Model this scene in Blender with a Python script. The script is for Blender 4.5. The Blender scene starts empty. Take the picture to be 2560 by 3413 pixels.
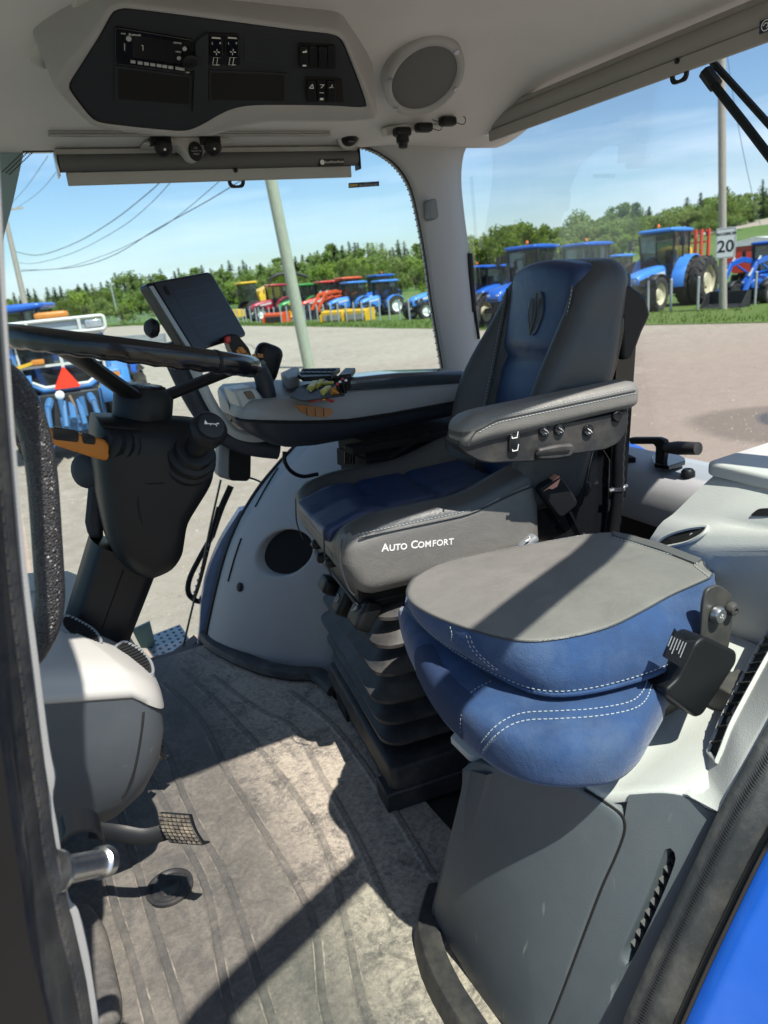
import bpy, bmesh, math, random
from mathutils import Vector as V, Matrix, Euler, noise as mnoise
random.seed(7)
R = math.radians
C = bpy.context.scene.collection
SC = bpy.context.scene

# ---------------------------------------------------------------- camera model
CW, CH, CF = 2560.0, 3413.0, 2367.0
CO = V((0, 0, 1.15))
_y, _p, _r = R(26), R(18), R(5.7)
FW = V((math.sin(_y) * math.cos(_p), math.cos(_y) * math.cos(_p), -math.sin(_p)))
_rt = V((math.cos(_y), -math.sin(_y), 0))
_up = _rt.cross(FW)
RT = _rt * math.cos(_r) - _up * math.sin(_r)
UP = _up * math.cos(_r) + _rt * math.sin(_r)
GZ = -1.3

def ray(px, py):
    return FW * CF + RT * (px - CW / 2) + UP * (CH / 2 - py)

def P(px, py, x=None, y=None, z=None, d=None):
    """point where the sight line through a photo pixel meets a plane of the place"""
    r = ray(px, py)
    if x is not None: t = (x - CO.x) / r.x
    elif y is not None: t = (y - CO.y) / r.y
    elif z is not None: t = (z - CO.z) / r.z
    else: t = d / CF
    return CO + r * t

def PP(px, py, p0, n):
    r = ray(px, py)
    return CO + r * ((p0 - CO).dot(n) / r.dot(n))

# ---------------------------------------------------------------- curve helpers
def cr(pts, n=6, closed=False):
    """Catmull-Rom through points"""
    pts = [V(p) for p in pts]
    out = []
    N = len(pts)
    rng = range(N if closed else N - 1)
    for i in rng:
        if closed:
            a, b, c, d = pts[(i - 1) % N], pts[i], pts[(i + 1) % N], pts[(i + 2) % N]
        else:
            b, c = pts[i], pts[i + 1]
            a = pts[i - 1] if i > 0 else b * 2 - c
            d = pts[i + 2] if i + 2 < N else c * 2 - b
        for k in range(n):
            t = k / n
            out.append(0.5 * ((2 * b) + (c - a) * t + (2 * a - 5 * b + 4 * c - d) * t * t + (3 * b - a - 3 * c + d) * t ** 3))
    if not closed: out.append(pts[-1].copy())
    return out

def lerp(a, b, t): return a + (b - a) * t
def sst(t):
    t = max(0.0, min(1.0, t)); return t * t * (3 - 2 * t)

def round_poly(pts, r, n=4):
    """round the corners of a closed polyline (3D)"""
    pts = [V(p) for p in pts]; out = []
    N = len(pts)
    for i in range(N):
        p, a, b = pts[i], pts[i - 1], pts[(i + 1) % N]
        da, db = (a - p), (b - p)
        la, lb = da.length, db.length
        rr = min(r, la * .45, lb * .45)
        s, e = p + da * (rr / la), p + db * (rr / lb)
        for k in range(n + 1):
            t = k / n
            out.append(s * (1 - t) ** 2 + p * 2 * t * (1 - t) + e * t * t)
    return out

def inset(poly, d):
    """offset a closed 2D/3D-in-xy polyline inwards (ccw) by d"""
    N = len(poly); out = []
    area = sum(poly[i].x * poly[(i + 1) % N].y - poly[(i + 1) % N].x * poly[i].y for i in range(N))
    s = 1 if area > 0 else -1
    for i in range(N):
        a, p, b = poly[i - 1], poly[i], poly[(i + 1) % N]
        t = V((b.x - a.x, b.y - a.y, 0))
        if t.length < 1e-9: out.append(p.copy()); continue
        t.normalize()
        out.append(p + V((-t.y, t.x, 0)) * (d * s))
    return out

# ---------------------------------------------------------------- mesh builder
class B:
    def __init__(s): s.v = []; s.f = []; s.mi = []; s.cur = 0
    def add(s, vs, fs):
        o = len(s.v); s.v += [V(p) for p in vs]
        for f in fs: s.f.append([i + o for i in f]); s.mi.append(s.cur)
        return s
    def box(s, x0, x1, y0, y1, z0, z1):
        return s.obox(V(((x0 + x1) / 2, (y0 + y1) / 2, (z0 + z1) / 2)), V(((x1 - x0) / 2, 0, 0)), V((0, (y1 - y0) / 2, 0)), V((0, 0, (z1 - z0) / 2)))
    def obox(s, c, a, b, d):
        c, a, b, d = V(c), V(a), V(b), V(d)
        vs = [c + a * i + b * j + d * k for k in (-1, 1) for j in (-1, 1) for i in (-1, 1)]
        if a.cross(b).dot(d) < 0: vs = [c + a * -i + b * j + d * k for k in (-1, 1) for j in (-1, 1) for i in (-1, 1)]
        return s.add(vs, [(0, 2, 3, 1), (4, 5, 7, 6), (0, 1, 5, 4), (2, 6, 7, 3), (0, 4, 6, 2), (1, 3, 7, 5)])
    def bar(s, p0, p1, w, h, up=(0, 0, 1)):
        p0, p1 = V(p0), V(p1); d = p1 - p0; up = V(up)
        sx = d.cross(up)
        if sx.length < 1e-6: sx = d.cross(V((1, 0, 0)))
        sx.normalize(); u = sx.cross(d).normalized()
        return s.obox((p0 + p1) / 2, d / 2, sx * w / 2, u * h / 2)
    def rings(s, rs, closed=True, cap0=True, cap1=True):
        n = len(rs[0]); o = len(s.v)
        for r_ in rs: s.v += [V(p) for p in r_]
        m = n if closed else n - 1
        for i in range(len(rs) - 1):
            for j in range(m):
                a, b = o + i * n + j, o + i * n + (j + 1) % n
                s.f.append([a, b, b + n, a + n]); s.mi.append(s.cur)
        if closed and cap0: s.f.append([o + j for j in range(n)][::-1]); s.mi.append(s.cur)
        if closed and cap1: s.f.append([o + (len(rs) - 1) * n + j for j in range(n)]); s.mi.append(s.cur)
        return s
    def grid(s, rows): return s.rings(rows, closed=False)
    def tube(s, path, r, n=10, cap=True, rb=None, up=(0, 0, 1)):
        path = [V(p) for p in path]; N = len(path)
        rs = r if isinstance(r, (list, tuple)) else [r] * N
        rbs = rs if rb is None else (rb if isinstance(rb, (list, tuple)) else [rb] * N)
        t0 = (path[1] - path[0]).normalized()
        u = V(up) - t0 * t0.dot(V(up))
        if u.length < 1e-4: u = V((1, 0, 0)) - t0 * t0.x
        u.normalize(); rings = []
        for i, p in enumerate(path):
            t = (path[min(i + 1, N - 1)] - path[max(i - 1, 0)]).normalized()
            u = (u - t * t.dot(u)).normalized(); w = t.cross(u)
            rings.append([p + u * (math.cos(a) * rs[i]) + w * (math.sin(a) * rbs[i]) for a in [2 * math.pi * k / n for k in range(n)]])
        return s.rings(rings, True, cap, cap)
    def cyl(s, p0, p1, r0, r1=None, n=16, cap=True):
        return s.tube([p0, p1], [r0, r0 if r1 is None else r1], n, cap)
    def lathe(s, c, axis, prof, n=24, cap=True, ref=None):
        """prof: (radius, distance along axis)"""
        c = V(c); ax = V(axis).normalized()
        u = V(ref) if ref else (V((0, 0, 1)) if abs(ax.z) < .9 else V((1, 0, 0)))
        u = (u - ax * ax.dot(u)).normalized(); w = ax.cross(u)
        return s.rings([[c + ax * h + u * (r_ * math.cos(2 * math.pi * k / n)) + w * (r_ * math.sin(2 * math.pi * k / n)) for k in range(n)] for r_, h in prof], True, cap, cap)
    def prism(s, poly, vec, cap=True):
        poly = [V(p) for p in poly]; vec = V(vec)
        nrm = sum(((poly[i] - poly[0]).cross(poly[(i + 1) % len(poly)] - poly[0]) for i in range(len(poly))), V((0, 0, 0)))
        if nrm.dot(vec) < 0: poly = poly[::-1]
        return s.rings([poly, [p + vec for p in poly]])
    def poly(s, pts): return s.add(pts, [list(range(len(pts)))])
    def sphere(s, c, r, n=12, m=8, sc=(1, 1, 1)):
        c = V(c); rs = []
        for i in range(1, m):
            a = math.pi * i / m
            rs.append([c + V((sc[0] * r * math.sin(a) * math.cos(b), sc[1] * r * math.sin(a) * math.sin(b), -sc[2] * r * math.cos(a))) for b in [2 * math.pi * k / n for k in range(n)]])
        return s.rings(rs)
    def rbox(s, c, size, r, n=8, fn=None, M=None):
        """rounded, finely divided box; fn deforms a point of the unit-centred box"""
        hx, hy, hz = [q / 2 for q in size]; vs = []; fs = []; idx = {}
        r = min(r, hx, hy, hz)
        def key(i, j, k):
            if (i, j, k) in idx: return idx[(i, j, k)]
            def rm(q, h):                      # denser near the ends
                t = q / n * 2 - 1
                t = math.copysign(1 - (1 - abs(t)) ** 1.35, t); return t * h
            p = V((rm(i, hx), rm(j, hy), rm(k, hz)))
            q = V((max(-hx + r, min(hx - r, p.x)), max(-hy + r, min(hy - r, p.y)), max(-hz + r, min(hz - r, p.z))))
            d = p - q
            if d.length > 1e-9: p = q + d.normalized() * r
            if fn: p = V(fn(p))
            if M: p = M @ p
            vs.append(p + V(c)); idx[(i, j, k)] = len(vs) - 1; return len(vs) - 1
        for i in range(n):
            for j in range(n):
                fs.append([key(i, j, 0), key(i, j + 1, 0), key(i + 1, j + 1, 0), key(i + 1, j, 0)])
                fs.append([key(i, j, n), key(i + 1, j, n), key(i + 1, j + 1, n), key(i, j + 1, n)])
                fs.append([key(i, 0, j), key(i + 1, 0, j), key(i + 1, 0, j + 1), key(i, 0, j + 1)])
                fs.append([key(i, n, j), key(i, n, j + 1), key(i + 1, n, j + 1), key(i + 1, n, j)])
                fs.append([key(0, i, j), key(0, i, j + 1), key(0, i + 1, j + 1), key(0, i + 1, j)])
                fs.append([key(n, i, j), key(n, i + 1, j), key(n, i + 1, j + 1), key(n, i, j + 1)])
        return s.add(vs, fs)
    def pillow(s, poly, z0, z1, r, k=4, tilt=None, dome=0):
        """solid from a plan outline with rounded rims; tilt(p)->dz"""
        poly = [V((p[0], p[1], 0)) for p in poly]; rs = []
        for i in range(k + 1):
            a = math.pi / 2 * i / k; rs.append((z0 + r - r * math.cos(a), r - r * math.sin(a)))
        for i in range(k + 1):
            a = math.pi / 2 * i / k; rs.append((z1 - r + r * math.sin(a), r - r * math.cos(a)))
        cen = sum(poly, V((0, 0, 0))) / len(poly)
        rr = [[V((p.x, p.y, z)) for p in inset(poly, d)] for z, d in rs]
        top = rr[-1]
        for q in (.8, .55, .3, .1):
            rr.append([V((lerp(cen.x, p.x, q), lerp(cen.y, p.y, q), z1 + dome * (1 - q * q))) for p in top])
        if tilt: rr = [[p + V((0, 0, tilt(p))) for p in ring] for ring in rr]
        return s.rings(rr)

ORG = {}
def origin(o):
    return ORG.get(o.name, V((0, 0, 0)))

def link(name, b, m, parent=None, smooth=38, bev=0, seg=2, sub=0, solid=0, org=None):
    """one mesh object; its coordinates are given in the same frame as its parent thing"""
    me = bpy.data.meshes.new(name)
    o_ = ORG[parent.name] if parent is not None else (V(org) if org is not None else V((0, 0, 0)))
    me.from_pydata([tuple(p - o_) for p in b.v], [], b.f)
    ms = m if isinstance(m, (list, tuple)) else [m]
    for q in ms: me.materials.append(q)
    if len(ms) > 1: me.polygons.foreach_set('material_index', b.mi)
    me.validate(); me.update()
    bm = bmesh.new(); bm.from_mesh(me); bmesh.ops.recalc_face_normals(bm, faces=bm.faces); bm.to_mesh(me); bm.free()
    if smooth:
        me.polygons.foreach_set('use_smooth', [True] * len(me.polygons))
        me.set_sharp_from_angle(angle=R(smooth))
    ob = bpy.data.objects.new(name, me); C.objects.link(ob)
    if parent is not None: ob.parent = parent
    else: ob.location = o_
    ORG[ob.name] = o_
    if solid:
        md = ob.modifiers.new('t', 'SOLIDIFY'); md.thickness = solid; md.offset = 0
    if bev:
        md = ob.modifiers.new('b', 'BEVEL'); md.width = bev; md.segments = seg; md.limit_method = 'ANGLE'; md.angle_limit = R(35)
        md.harden_normals = False
    if sub:
        md = ob.modifiers.new('s', 'SUBSURF'); md.levels = sub; md.render_levels = sub
    return ob

def tag(o, label, cat=None, group=None, kind=None):
    if label: o['label'] = label
    if cat: o['category'] = cat
    if group: o['group'] = group
    if kind: o['kind'] = kind
    return o

def thing(name, label, cat, loc=(0, 0, 0), group=None, rot=0):
    o = bpy.data.objects.new(name, None); C.objects.link(o); o.empty_display_size = .1
    o.location = loc; o.rotation_euler = (0, 0, rot)
    ORG[o.name] = V((0, 0, 0)) if rot else V(loc)      # a turned thing is built in its own frame
    return tag(o, label, cat, group)

def thing_local(name, label, cat, loc=(0, 0, 0), group=None, rot=0):
    o = thing(name, label, cat, loc, group, 0); o.rotation_euler = (0, 0, rot); ORG[o.name] = V((0, 0, 0)); return o

def dup(root, loc, rot, label=None, scale=None):
    r_ = root.copy(); C.objects.link(r_); r_.location = loc; r_.rotation_euler = (0, 0, rot)
    if label: r_['label'] = label
    if scale is not None: r_.scale = scale if isinstance(scale, (tuple, list)) else (scale,) * 3
    for ch in list(root.children):
        c = ch.copy(); C.objects.link(c); c.parent = r_
        for g in list(ch.children):
            d = g.copy(); C.objects.link(d); d.parent = c
    return r_

def text_mesh(txt, size, M, depth=.0004, align='CENTER', sp=1.0, bold=0):
    """letters as a flat mesh builder, laid with the matrix M (x along the text, y up)"""
    cu = bpy.data.curves.new('txt', 'FONT'); cu.body = txt; cu.size = size; cu.align_x = align; cu.align_y = 'CENTER'
    cu.space_character = sp; cu.extrude = depth; cu.resolution_u = 3; cu.offset = bold
    o = bpy.data.objects.new('txt', cu); C.objects.link(o)
    dg = bpy.context.evaluated_depsgraph_get(); me = bpy.data.meshes.new_from_object(o.evaluated_get(dg))
    b = B(); b.add([M @ v.co for v in me.vertices], [list(p.vertices) for p in me.polygons])
    bpy.data.objects.remove(o); bpy.data.curves.remove(cu); bpy.data.meshes.remove(me)
    return b

from mathutils.bvhtree import BVHTree
def bvh(*bs):
    vs, fs = [], []
    for b in bs:
        o = len(vs); vs += [tuple(p) for p in b.v]; fs += [[i + o for i in f] for f in b.f]
    return BVHTree.FromPolygons(vs, fs)
def cast(t, px, py, off=.001):
    r = ray(px, py).normalized(); h = t.ray_cast(CO, r)
    if h[0] is None: return None
    n = h[1] if h[1].dot(r) < 0 else -h[1]
    return h[0] + n * off
def casts(t, pts, off=.001):
    return [q for q in (cast(t, x, y, off) for x, y in pts) if q is not None]

def frame(o, x, y):
    """matrix with origin o, x axis x, y axis near y"""
    x = V(x).normalized(); z = x.cross(V(y)).normalized(); y = z.cross(x)
    M = Matrix((x, y, z)).transposed().to_4x4(); M.translation = V(o); return M

def stitches(b, path, L=.006, gap=.004, r=.0009):
    """dashes of thread along a polyline"""
    path = [V(p) for p in path]; acc = 0; on = True; cur = [path[0]]
    for i in range(len(path) - 1):
        p, q = path[i], path[i + 1]; seg = (q - p).length
        if seg < 1e-7: continue
        d = (q - p) / seg; s = 0
        while True:
            need = (L if on else gap) - acc
            if s + need > seg: acc += seg - s; break
            s += need; acc = 0; pt = p + d * s
            if on: b.cyl(cur[0], pt, r, n=5)
            else: cur = [pt]
            on = not on
    return b
# ---------------------------------------------------------------- materials
def nd(nt, t, **kw):
    n = nt.nodes.new(t)
    for k, v in kw.items():
        if k in n.inputs: n.inputs[k].default_value = v
        else: setattr(n, k, v)
    return n

def hexc(r, g, b): return (r, g, b, 1)

def mat(name, col, rough=.5, metal=0, var=.1, vscale=6, grain=None, gs=300, gstr=.25, gdist=.002, dirt=None, dscale=4, damt=.3, dpow=1, spec=.5, coat=0, sheen=0, stretch=None, wrinkle=0, wscale=16, scuff=0):
    """principled material with some uneven tone, an optional fine grain and optional dust of another colour"""
    m = bpy.data.materials.new(name); m.use_nodes = True; nt = m.node_tree; bs = nt.nodes['Principled BSDF']; L = nt.links.new
    bs.inputs['Roughness'].default_value = rough; bs.inputs['Metallic'].default_value = metal
    bs.inputs['Specular IOR Level'].default_value = spec
    if coat: bs.inputs['Coat Weight'].default_value = coat; bs.inputs['Coat Roughness'].default_value = .06
    if sheen: bs.inputs['Sheen Weight'].default_value = sheen; bs.inputs['Sheen Roughness'].default_value = .4
    tc = nd(nt, 'ShaderNodeTexCoord'); co = tc.outputs['Object']
    if stretch:
        mp = nd(nt, 'ShaderNodeMapping'); mp.inputs['Scale'].default_value = stretch; L(co, mp.inputs['Vector']); co2 = mp.outputs['Vector']
    else: co2 = co
    no = nd(nt, 'ShaderNodeTexNoise', Scale=vscale, Detail=6, Roughness=.65); L(co2, no.inputs['Vector'])
    rp = nd(nt, 'ShaderNodeMapRange'); rp.inputs['From Min'].default_value = .3; rp.inputs['From Max'].default_value = .7
    rp.inputs['To Min'].default_value = 1 - var; rp.inputs['To Max'].default_value = 1 + var; L(no.outputs['Fac'], rp.inputs['Value'])
    mx = nd(nt, 'ShaderNodeVectorMath', operation='SCALE'); mx.inputs[0].default_value = col[:3]; L(rp.outputs[0], mx.inputs['Scale'])
    out = mx.outputs[0]
    if dirt:
        dn = nd(nt, 'ShaderNodeTexNoise', Scale=dscale, Detail=8, Roughness=.7); L(co2, dn.inputs['Vector'])
        dr = nd(nt, 'ShaderNodeMapRange'); dr.inputs['From Min'].default_value = .45; dr.inputs['From Max'].default_value = .75
        dr.inputs['To Max'].default_value = damt; L(dn.outputs['Fac'], dr.inputs['Value'])
        mm = nd(nt, 'ShaderNodeMix', data_type='RGBA'); L(dr.outputs[0], mm.inputs[0]); L(out, mm.inputs[6]); mm.inputs[7].default_value = dirt[:3] + (1,)
        out = mm.outputs[2]
    if scuff:
        ms = nd(nt, 'ShaderNodeMapping'); ms.inputs['Scale'].default_value = (9, 30, 4); ms.inputs['Rotation'].default_value = (.5, .3, .7); L(co, ms.inputs['Vector'])
        s1 = nd(nt, 'ShaderNodeTexNoise', Scale=2.2, Detail=3, Roughness=.5, Distortion=1.2); L(ms.outputs[0], s1.inputs['Vector'])
        s2 = nd(nt, 'ShaderNodeTexNoise', Scale=7, Detail=3); L(co, s2.inputs['Vector'])
        sr = nd(nt, 'ShaderNodeMapRange'); sr.inputs['From Min'].default_value = .69; sr.inputs['From Max'].default_value = .76; sr.inputs['To Max'].default_value = scuff; L(s1.outputs['Fac'], sr.inputs['Value'])
        sq_ = nd(nt, 'ShaderNodeMapRange'); sq_.inputs['From Min'].default_value = .45; sq_.inputs['From Max'].default_value = .6; L(s2.outputs['Fac'], sq_.inputs['Value'])
        sm_ = nd(nt, 'ShaderNodeMath', operation='MULTIPLY'); L(sr.outputs[0], sm_.inputs[0]); L(sq_.outputs[0], sm_.inputs[1])
        mz = nd(nt, 'ShaderNodeMix', data_type='RGBA'); L(sm_.outputs[0], mz.inputs[0]); L(out, mz.inputs[6]); mz.inputs[7].default_value = (.36, .36, .34, 1); out = mz.outputs[2]
    L(out, bs.inputs['Base Color'])
    rr = nd(nt, 'ShaderNodeMapRange'); rr.inputs['To Min'].default_value = max(.02, rough - .1); rr.inputs['To Max'].default_value = min(1, rough + .1); L(no.outputs['Fac'], rr.inputs['Value']); L(rr.outputs[0], bs.inputs['Roughness'])
    if grain:
        if grain == 'leather':
            g = nd(nt, 'ShaderNodeTexVoronoi', Scale=gs); g.feature = 'DISTANCE_TO_EDGE'; h = g.outputs['Distance']
        elif grain == 'weave':
            g = nd(nt, 'ShaderNodeTexChecker', Scale=gs); h = g.outputs['Fac']
        else:
            g = nd(nt, 'ShaderNodeTexNoise', Scale=gs, Detail=3, Roughness=.6); h = g.outputs['Fac']
        L(co, g.inputs['Vector'])
        bp = nd(nt, 'ShaderNodeBump', Strength=gstr, Distance=gdist); L(h, bp.inputs['Height']); L(bp.outputs[0], bs.inputs['Normal'])
    if wrinkle:
        wn_ = nd(nt, 'ShaderNodeTexNoise', Scale=wscale, Detail=4, Roughness=.6, Distortion=1.0); L(co, wn_.inputs['Vector'])
        wb = nd(nt, 'ShaderNodeBump', Strength=wrinkle, Distance=.012); L(wn_.outputs['Fac'], wb.inputs['Height'])
        src = bs.inputs['Normal'].links
        if src: f_ = src[0].from_node; L(wb.outputs[0], f_.inputs['Normal'])
        else: L(wb.outputs[0], bs.inputs['Normal'])
    return m

def emis(name, col, s):
    m = bpy.data.materials.new(name); m.use_nodes = True; nt = m.node_tree; bs = nt.nodes['Principled BSDF']
    bs.inputs['Base Color'].default_value = (0, 0, 0, 1); bs.inputs['Emission Color'].default_value = col[:3] + (1,); bs.inputs['Emission Strength'].default_value = s
    return m

def glass(name, tint=(.86, .93, .90), rough=.0, dust=.02, refl=.3):
    """thin tinted pane: lets light straight through, mirrors at grazing angles, a little dust"""
    m = bpy.data.materials.new(name); m.use_nodes = True; nt = m.node_tree; nt.nodes.clear(); L = nt.links.new
    out = nd(nt, 'ShaderNodeOutputMaterial'); tr = nd(nt, 'ShaderNodeBsdfTransparent', Color=tint + (1,)); gl = nd(nt, 'ShaderNodeBsdfGlossy', Roughness=.02)
    fr = nd(nt, 'ShaderNodeFresnel', IOR=1.45); mx = nd(nt, 'ShaderNodeMixShader'); ml = nd(nt, 'ShaderNodeMath', operation='MULTIPLY'); ml.inputs[1].default_value = refl
    L(fr.outputs[0], ml.inputs[0]); L(ml.outputs[0], mx.inputs[0]); L(tr.outputs[0], mx.inputs[1]); L(gl.outputs[0], mx.inputs[2])
    df = nd(nt, 'ShaderNodeBsdfDiffuse', Color=(.6, .6, .58, 1)); m2 = nd(nt, 'ShaderNodeMixShader')
    tc = nd(nt, 'ShaderNodeTexCoord'); mp = nd(nt, 'ShaderNodeMapping'); mp.inputs['Scale'].default_value = (3, 3, .5); L(tc.outputs['Object'], mp.inputs['Vector'])
    no = nd(nt, 'ShaderNodeTexNoise', Scale=3, Detail=7, Roughness=.7); L(mp.outputs[0], no.inputs['Vector'])
    dr = nd(nt, 'ShaderNodeMapRange'); dr.inputs['From Min'].default_value = .4; dr.inputs['From Max'].default_value = .8; dr.inputs['To Min'].default_value = dust * .3; dr.inputs['To Max'].default_value = dust * 2.2; L(no.outputs['Fac'], dr.inputs['Value'])
    L(dr.outputs[0], m2.inputs[0]); L(mx.outputs[0], m2.inputs[1]); L(df.outputs[0], m2.inputs[2]); L(m2.outputs[0], out.inputs['Surface'])
    return m

M = {}
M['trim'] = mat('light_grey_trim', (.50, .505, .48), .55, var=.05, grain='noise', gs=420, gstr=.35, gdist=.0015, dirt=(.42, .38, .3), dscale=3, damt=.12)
M['trimshade'] = mat('shaded_grey_trim', (.36, .365, .375), .55, var=.05, grain='noise', gs=420, gstr=.35, gdist=.0015, dirt=(.3, .27, .22), dscale=3, damt=.1)  # the light trim again, darkened and cooled for parts lying in shade
M['liner'] = mat('headliner_fabric', (.62, .615, .61), .95, var=.05, vscale=3, grain='noise', gs=700, gstr=.4, gdist=.001)
M['fascia'] = mat('dark_fascia', (.024, .027, .033), .6, spec=.3, var=.1, grain='noise', gs=500, gstr=.2, gdist=.001)
M['black'] = mat('black_plastic', (.008, .009, .0105), .45, spec=.28, var=.2, grain='noise', gs=500, gstr=.15, gdist=.001)
M['blackdusty'] = mat('dusty_black_plastic', (.02, .02, .022), .55, var=.2, dirt=(.28, .25, .2), dscale=9, damt=.25)
M['gloss'] = mat('gloss_black', (.008, .009, .011), .12, var=.1, coat=.4)
M['wheel'] = mat('wheel_rim_skin', (.006, .007, .009), .24, var=.2, coat=.2)
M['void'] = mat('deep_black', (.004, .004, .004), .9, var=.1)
M['dgrey'] = mat('dark_grey_plastic', (.074, .088, .101), .5, scuff=.5, var=.08, grain='leather', gs=330, gstr=.25, gdist=.0012, dirt=(.3, .28, .24), dscale=5, damt=.07)
M['mgrey'] = mat('mid_grey_plastic', (.17, .185, .2), .5, var=.06, grain='noise', gs=500, gstr=.2, gdist=.001)
M['hull'] = mat('console_hull', (.024, .030, .042), .5, spec=.35, var=.08, grain='noise', gs=500, gstr=.15, gdist=.001)
M['trimgrain'] = mat('grained_light_trim', (.47, .475, .46), .55, var=.05, grain='leather', gs=300, gstr=.35, gdist=.0014, dirt=(.40, .37, .3), dscale=4, damt=.14)
M['leathertop'] = mat('shaded_dark_leather', (.06, .063, .063), .42, wrinkle=.15, var=.1, vscale=9, grain='leather', gs=260, gstr=.3, gdist=.0014)  # dark grey leather, darkened further for the shade on the cushion top
M['leather'] = mat('grey_leather', (.165, .16, .148), .46, wrinkle=.16, var=.1, vscale=9, grain='leather', gs=260, gstr=.35, gdist=.0016, spec=.5)
M['leatherdark'] = mat('charcoal_leather', (.045, .049, .052), .42, wrinkle=.14, var=.1, vscale=9, grain='leather', gs=260, gstr=.3, gdist=.0014)
M['leatherblue'] = mat('blue_leather', (.012, .032, .095), .38, wrinkle=.16, var=.12, vscale=8, grain='leather', gs=260, gstr=.25, gdist=.0014)
M['emblem'] = mat('embossed_emblem', (.05, .06, .075), .5, var=.1)
M['velour'] = mat('blue_velour', (.019, .054, .15), .9, wrinkle=.3, wscale=10, var=.22, vscale=14, grain='noise', gs=420, gstr=.5, gdist=.002, dirt=(.17, .22, .3), dscale=5, damt=.38, sheen=.25)
M['greyvinyl'] = mat('grey_vinyl', (.15, .145, .135), .6, wrinkle=.2, scuff=.25, var=.09, vscale=11, grain='leather', gs=330, gstr=.3, gdist=.0012, dirt=(.36, .33, .28), dscale=9, damt=.16)
M['mesh'] = mat('blue_mesh', (.014, .032, .085), .8, var=.15, grain='weave', gs=190, gstr=.6, gdist=.002)
M['thread'] = mat('pale_thread', (.42, .46, .48), .8, var=.1)
M['pebble'] = mat('loose_stones', (.29, .245, .19), .9, var=.35, vscale=2.5)
M['rubber'] = mat('seal_rubber', (.022, .024, .026), .5, var=.25, vscale=14, grain='noise', gs=160, gstr=.3, gdist=.002, dirt=(.22, .2, .17), dscale=12, damt=.3)
M['foam'] = mat('pebbled_grip', (.05, .049, .052), .36, var=.15, grain='leather', gs=300, gstr=1.0, gdist=.005)
M['steel'] = mat('zinc_steel', (.62, .63, .64), .3, 1, var=.2, vscale=30, dirt=(.25, .2, .15), dscale=20, damt=.3)
M['chrome'] = mat('bright_ring', (.55, .57, .6), .3, .8, var=.05)
M['ironblack'] = mat('painted_bracket', (.045, .045, .045), .5, var=.2, dirt=(.2, .17, .13), dscale=15, damt=.3)
M['orange'] = mat('orange_plastic', (.55, .2, .03), .4, var=.08)
M['amber'] = mat('dull_amber', (.45, .18, .04), .45, var=.08)
M['salmon'] = mat('faded_red_button', (.75, .32, .22), .5, var=.08)
M['redbtn'] = mat('red_button', (.5, .03, .03), .35, var=.1)
M['yellowknob'] = mat('yellow_lever', (.5, .44, .09), .45, var=.1)
M['white'] = mat('white_print', (.8, .8, .78), .6, var=.04)
M['greyprint'] = mat('grey_print', (.4, .41, .42), .6, var=.04)
M['surround'] = mat('console_surround', (.36, .36, .36), .6, var=.05, grain='noise', gs=420, gstr=.3, gdist=.0015)
M['screen'] = mat('switched_off_screen', (.012, .012, .015), .3, var=.1)
M['screenline'] = mat('screen_line', (.03, .03, .045), .3, var=.1)
M['silver'] = mat('silver_plastic', (.36, .4, .42), .4, .2, var=.05)
M['shade'] = mat('roller_fabric', (.11, .113, .115), .7, var=.05, grain='weave', gs=500, gstr=.2, gdist=.001)
M['shadealu'] = mat('grey_aluminium', (.36, .36, .35), .5, .3, var=.06)
M['grille'] = mat('speaker_cloth', (.13, .135, .135), .8, var=.05, grain='weave', gs=260, gstr=.8, gdist=.002)
M['sticker'] = mat('dark_blue_sticker', (.01, .02, .06), .5, var=.1)
M['gold'] = mat('sticker_gold', (.45, .3, .05), .5, var=.1)
M['bluepaint'] = mat('blue_paint', (.009, .095, .50), .3, var=.08, coat=.35, dirt=(.3, .32, .35), dscale=3, damt=.06)
M['glass'] = glass('cab_glass', (.76, .90, .95), dust=.015)
M['glassrear'] = glass('rear_glass', (.78, .86, .91), dust=.016, refl=.12)
M['doorglass'] = glass('door_glass', (.86, .93, .88), dust=.002, refl=.15)
M['frit'] = mat('frit_border', (.008, .008, .008), .5, var=.05)
M['plate'] = mat('perforated_plate', (.30, .36, .39), .45, .5, var=.15, dirt=(.3, .26, .2), dscale=14, damt=.4)
M['treadrub'] = mat('pedal_rubber', (.03, .03, .03), .5, var=.2, dirt=(.42, .35, .26), dscale=30, damt=.75)
M['cushionblue'] = mat('shiny_armrest_skin', (.05, .06, .075), .2, var=.06, vscale=6, coat=.8)

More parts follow.
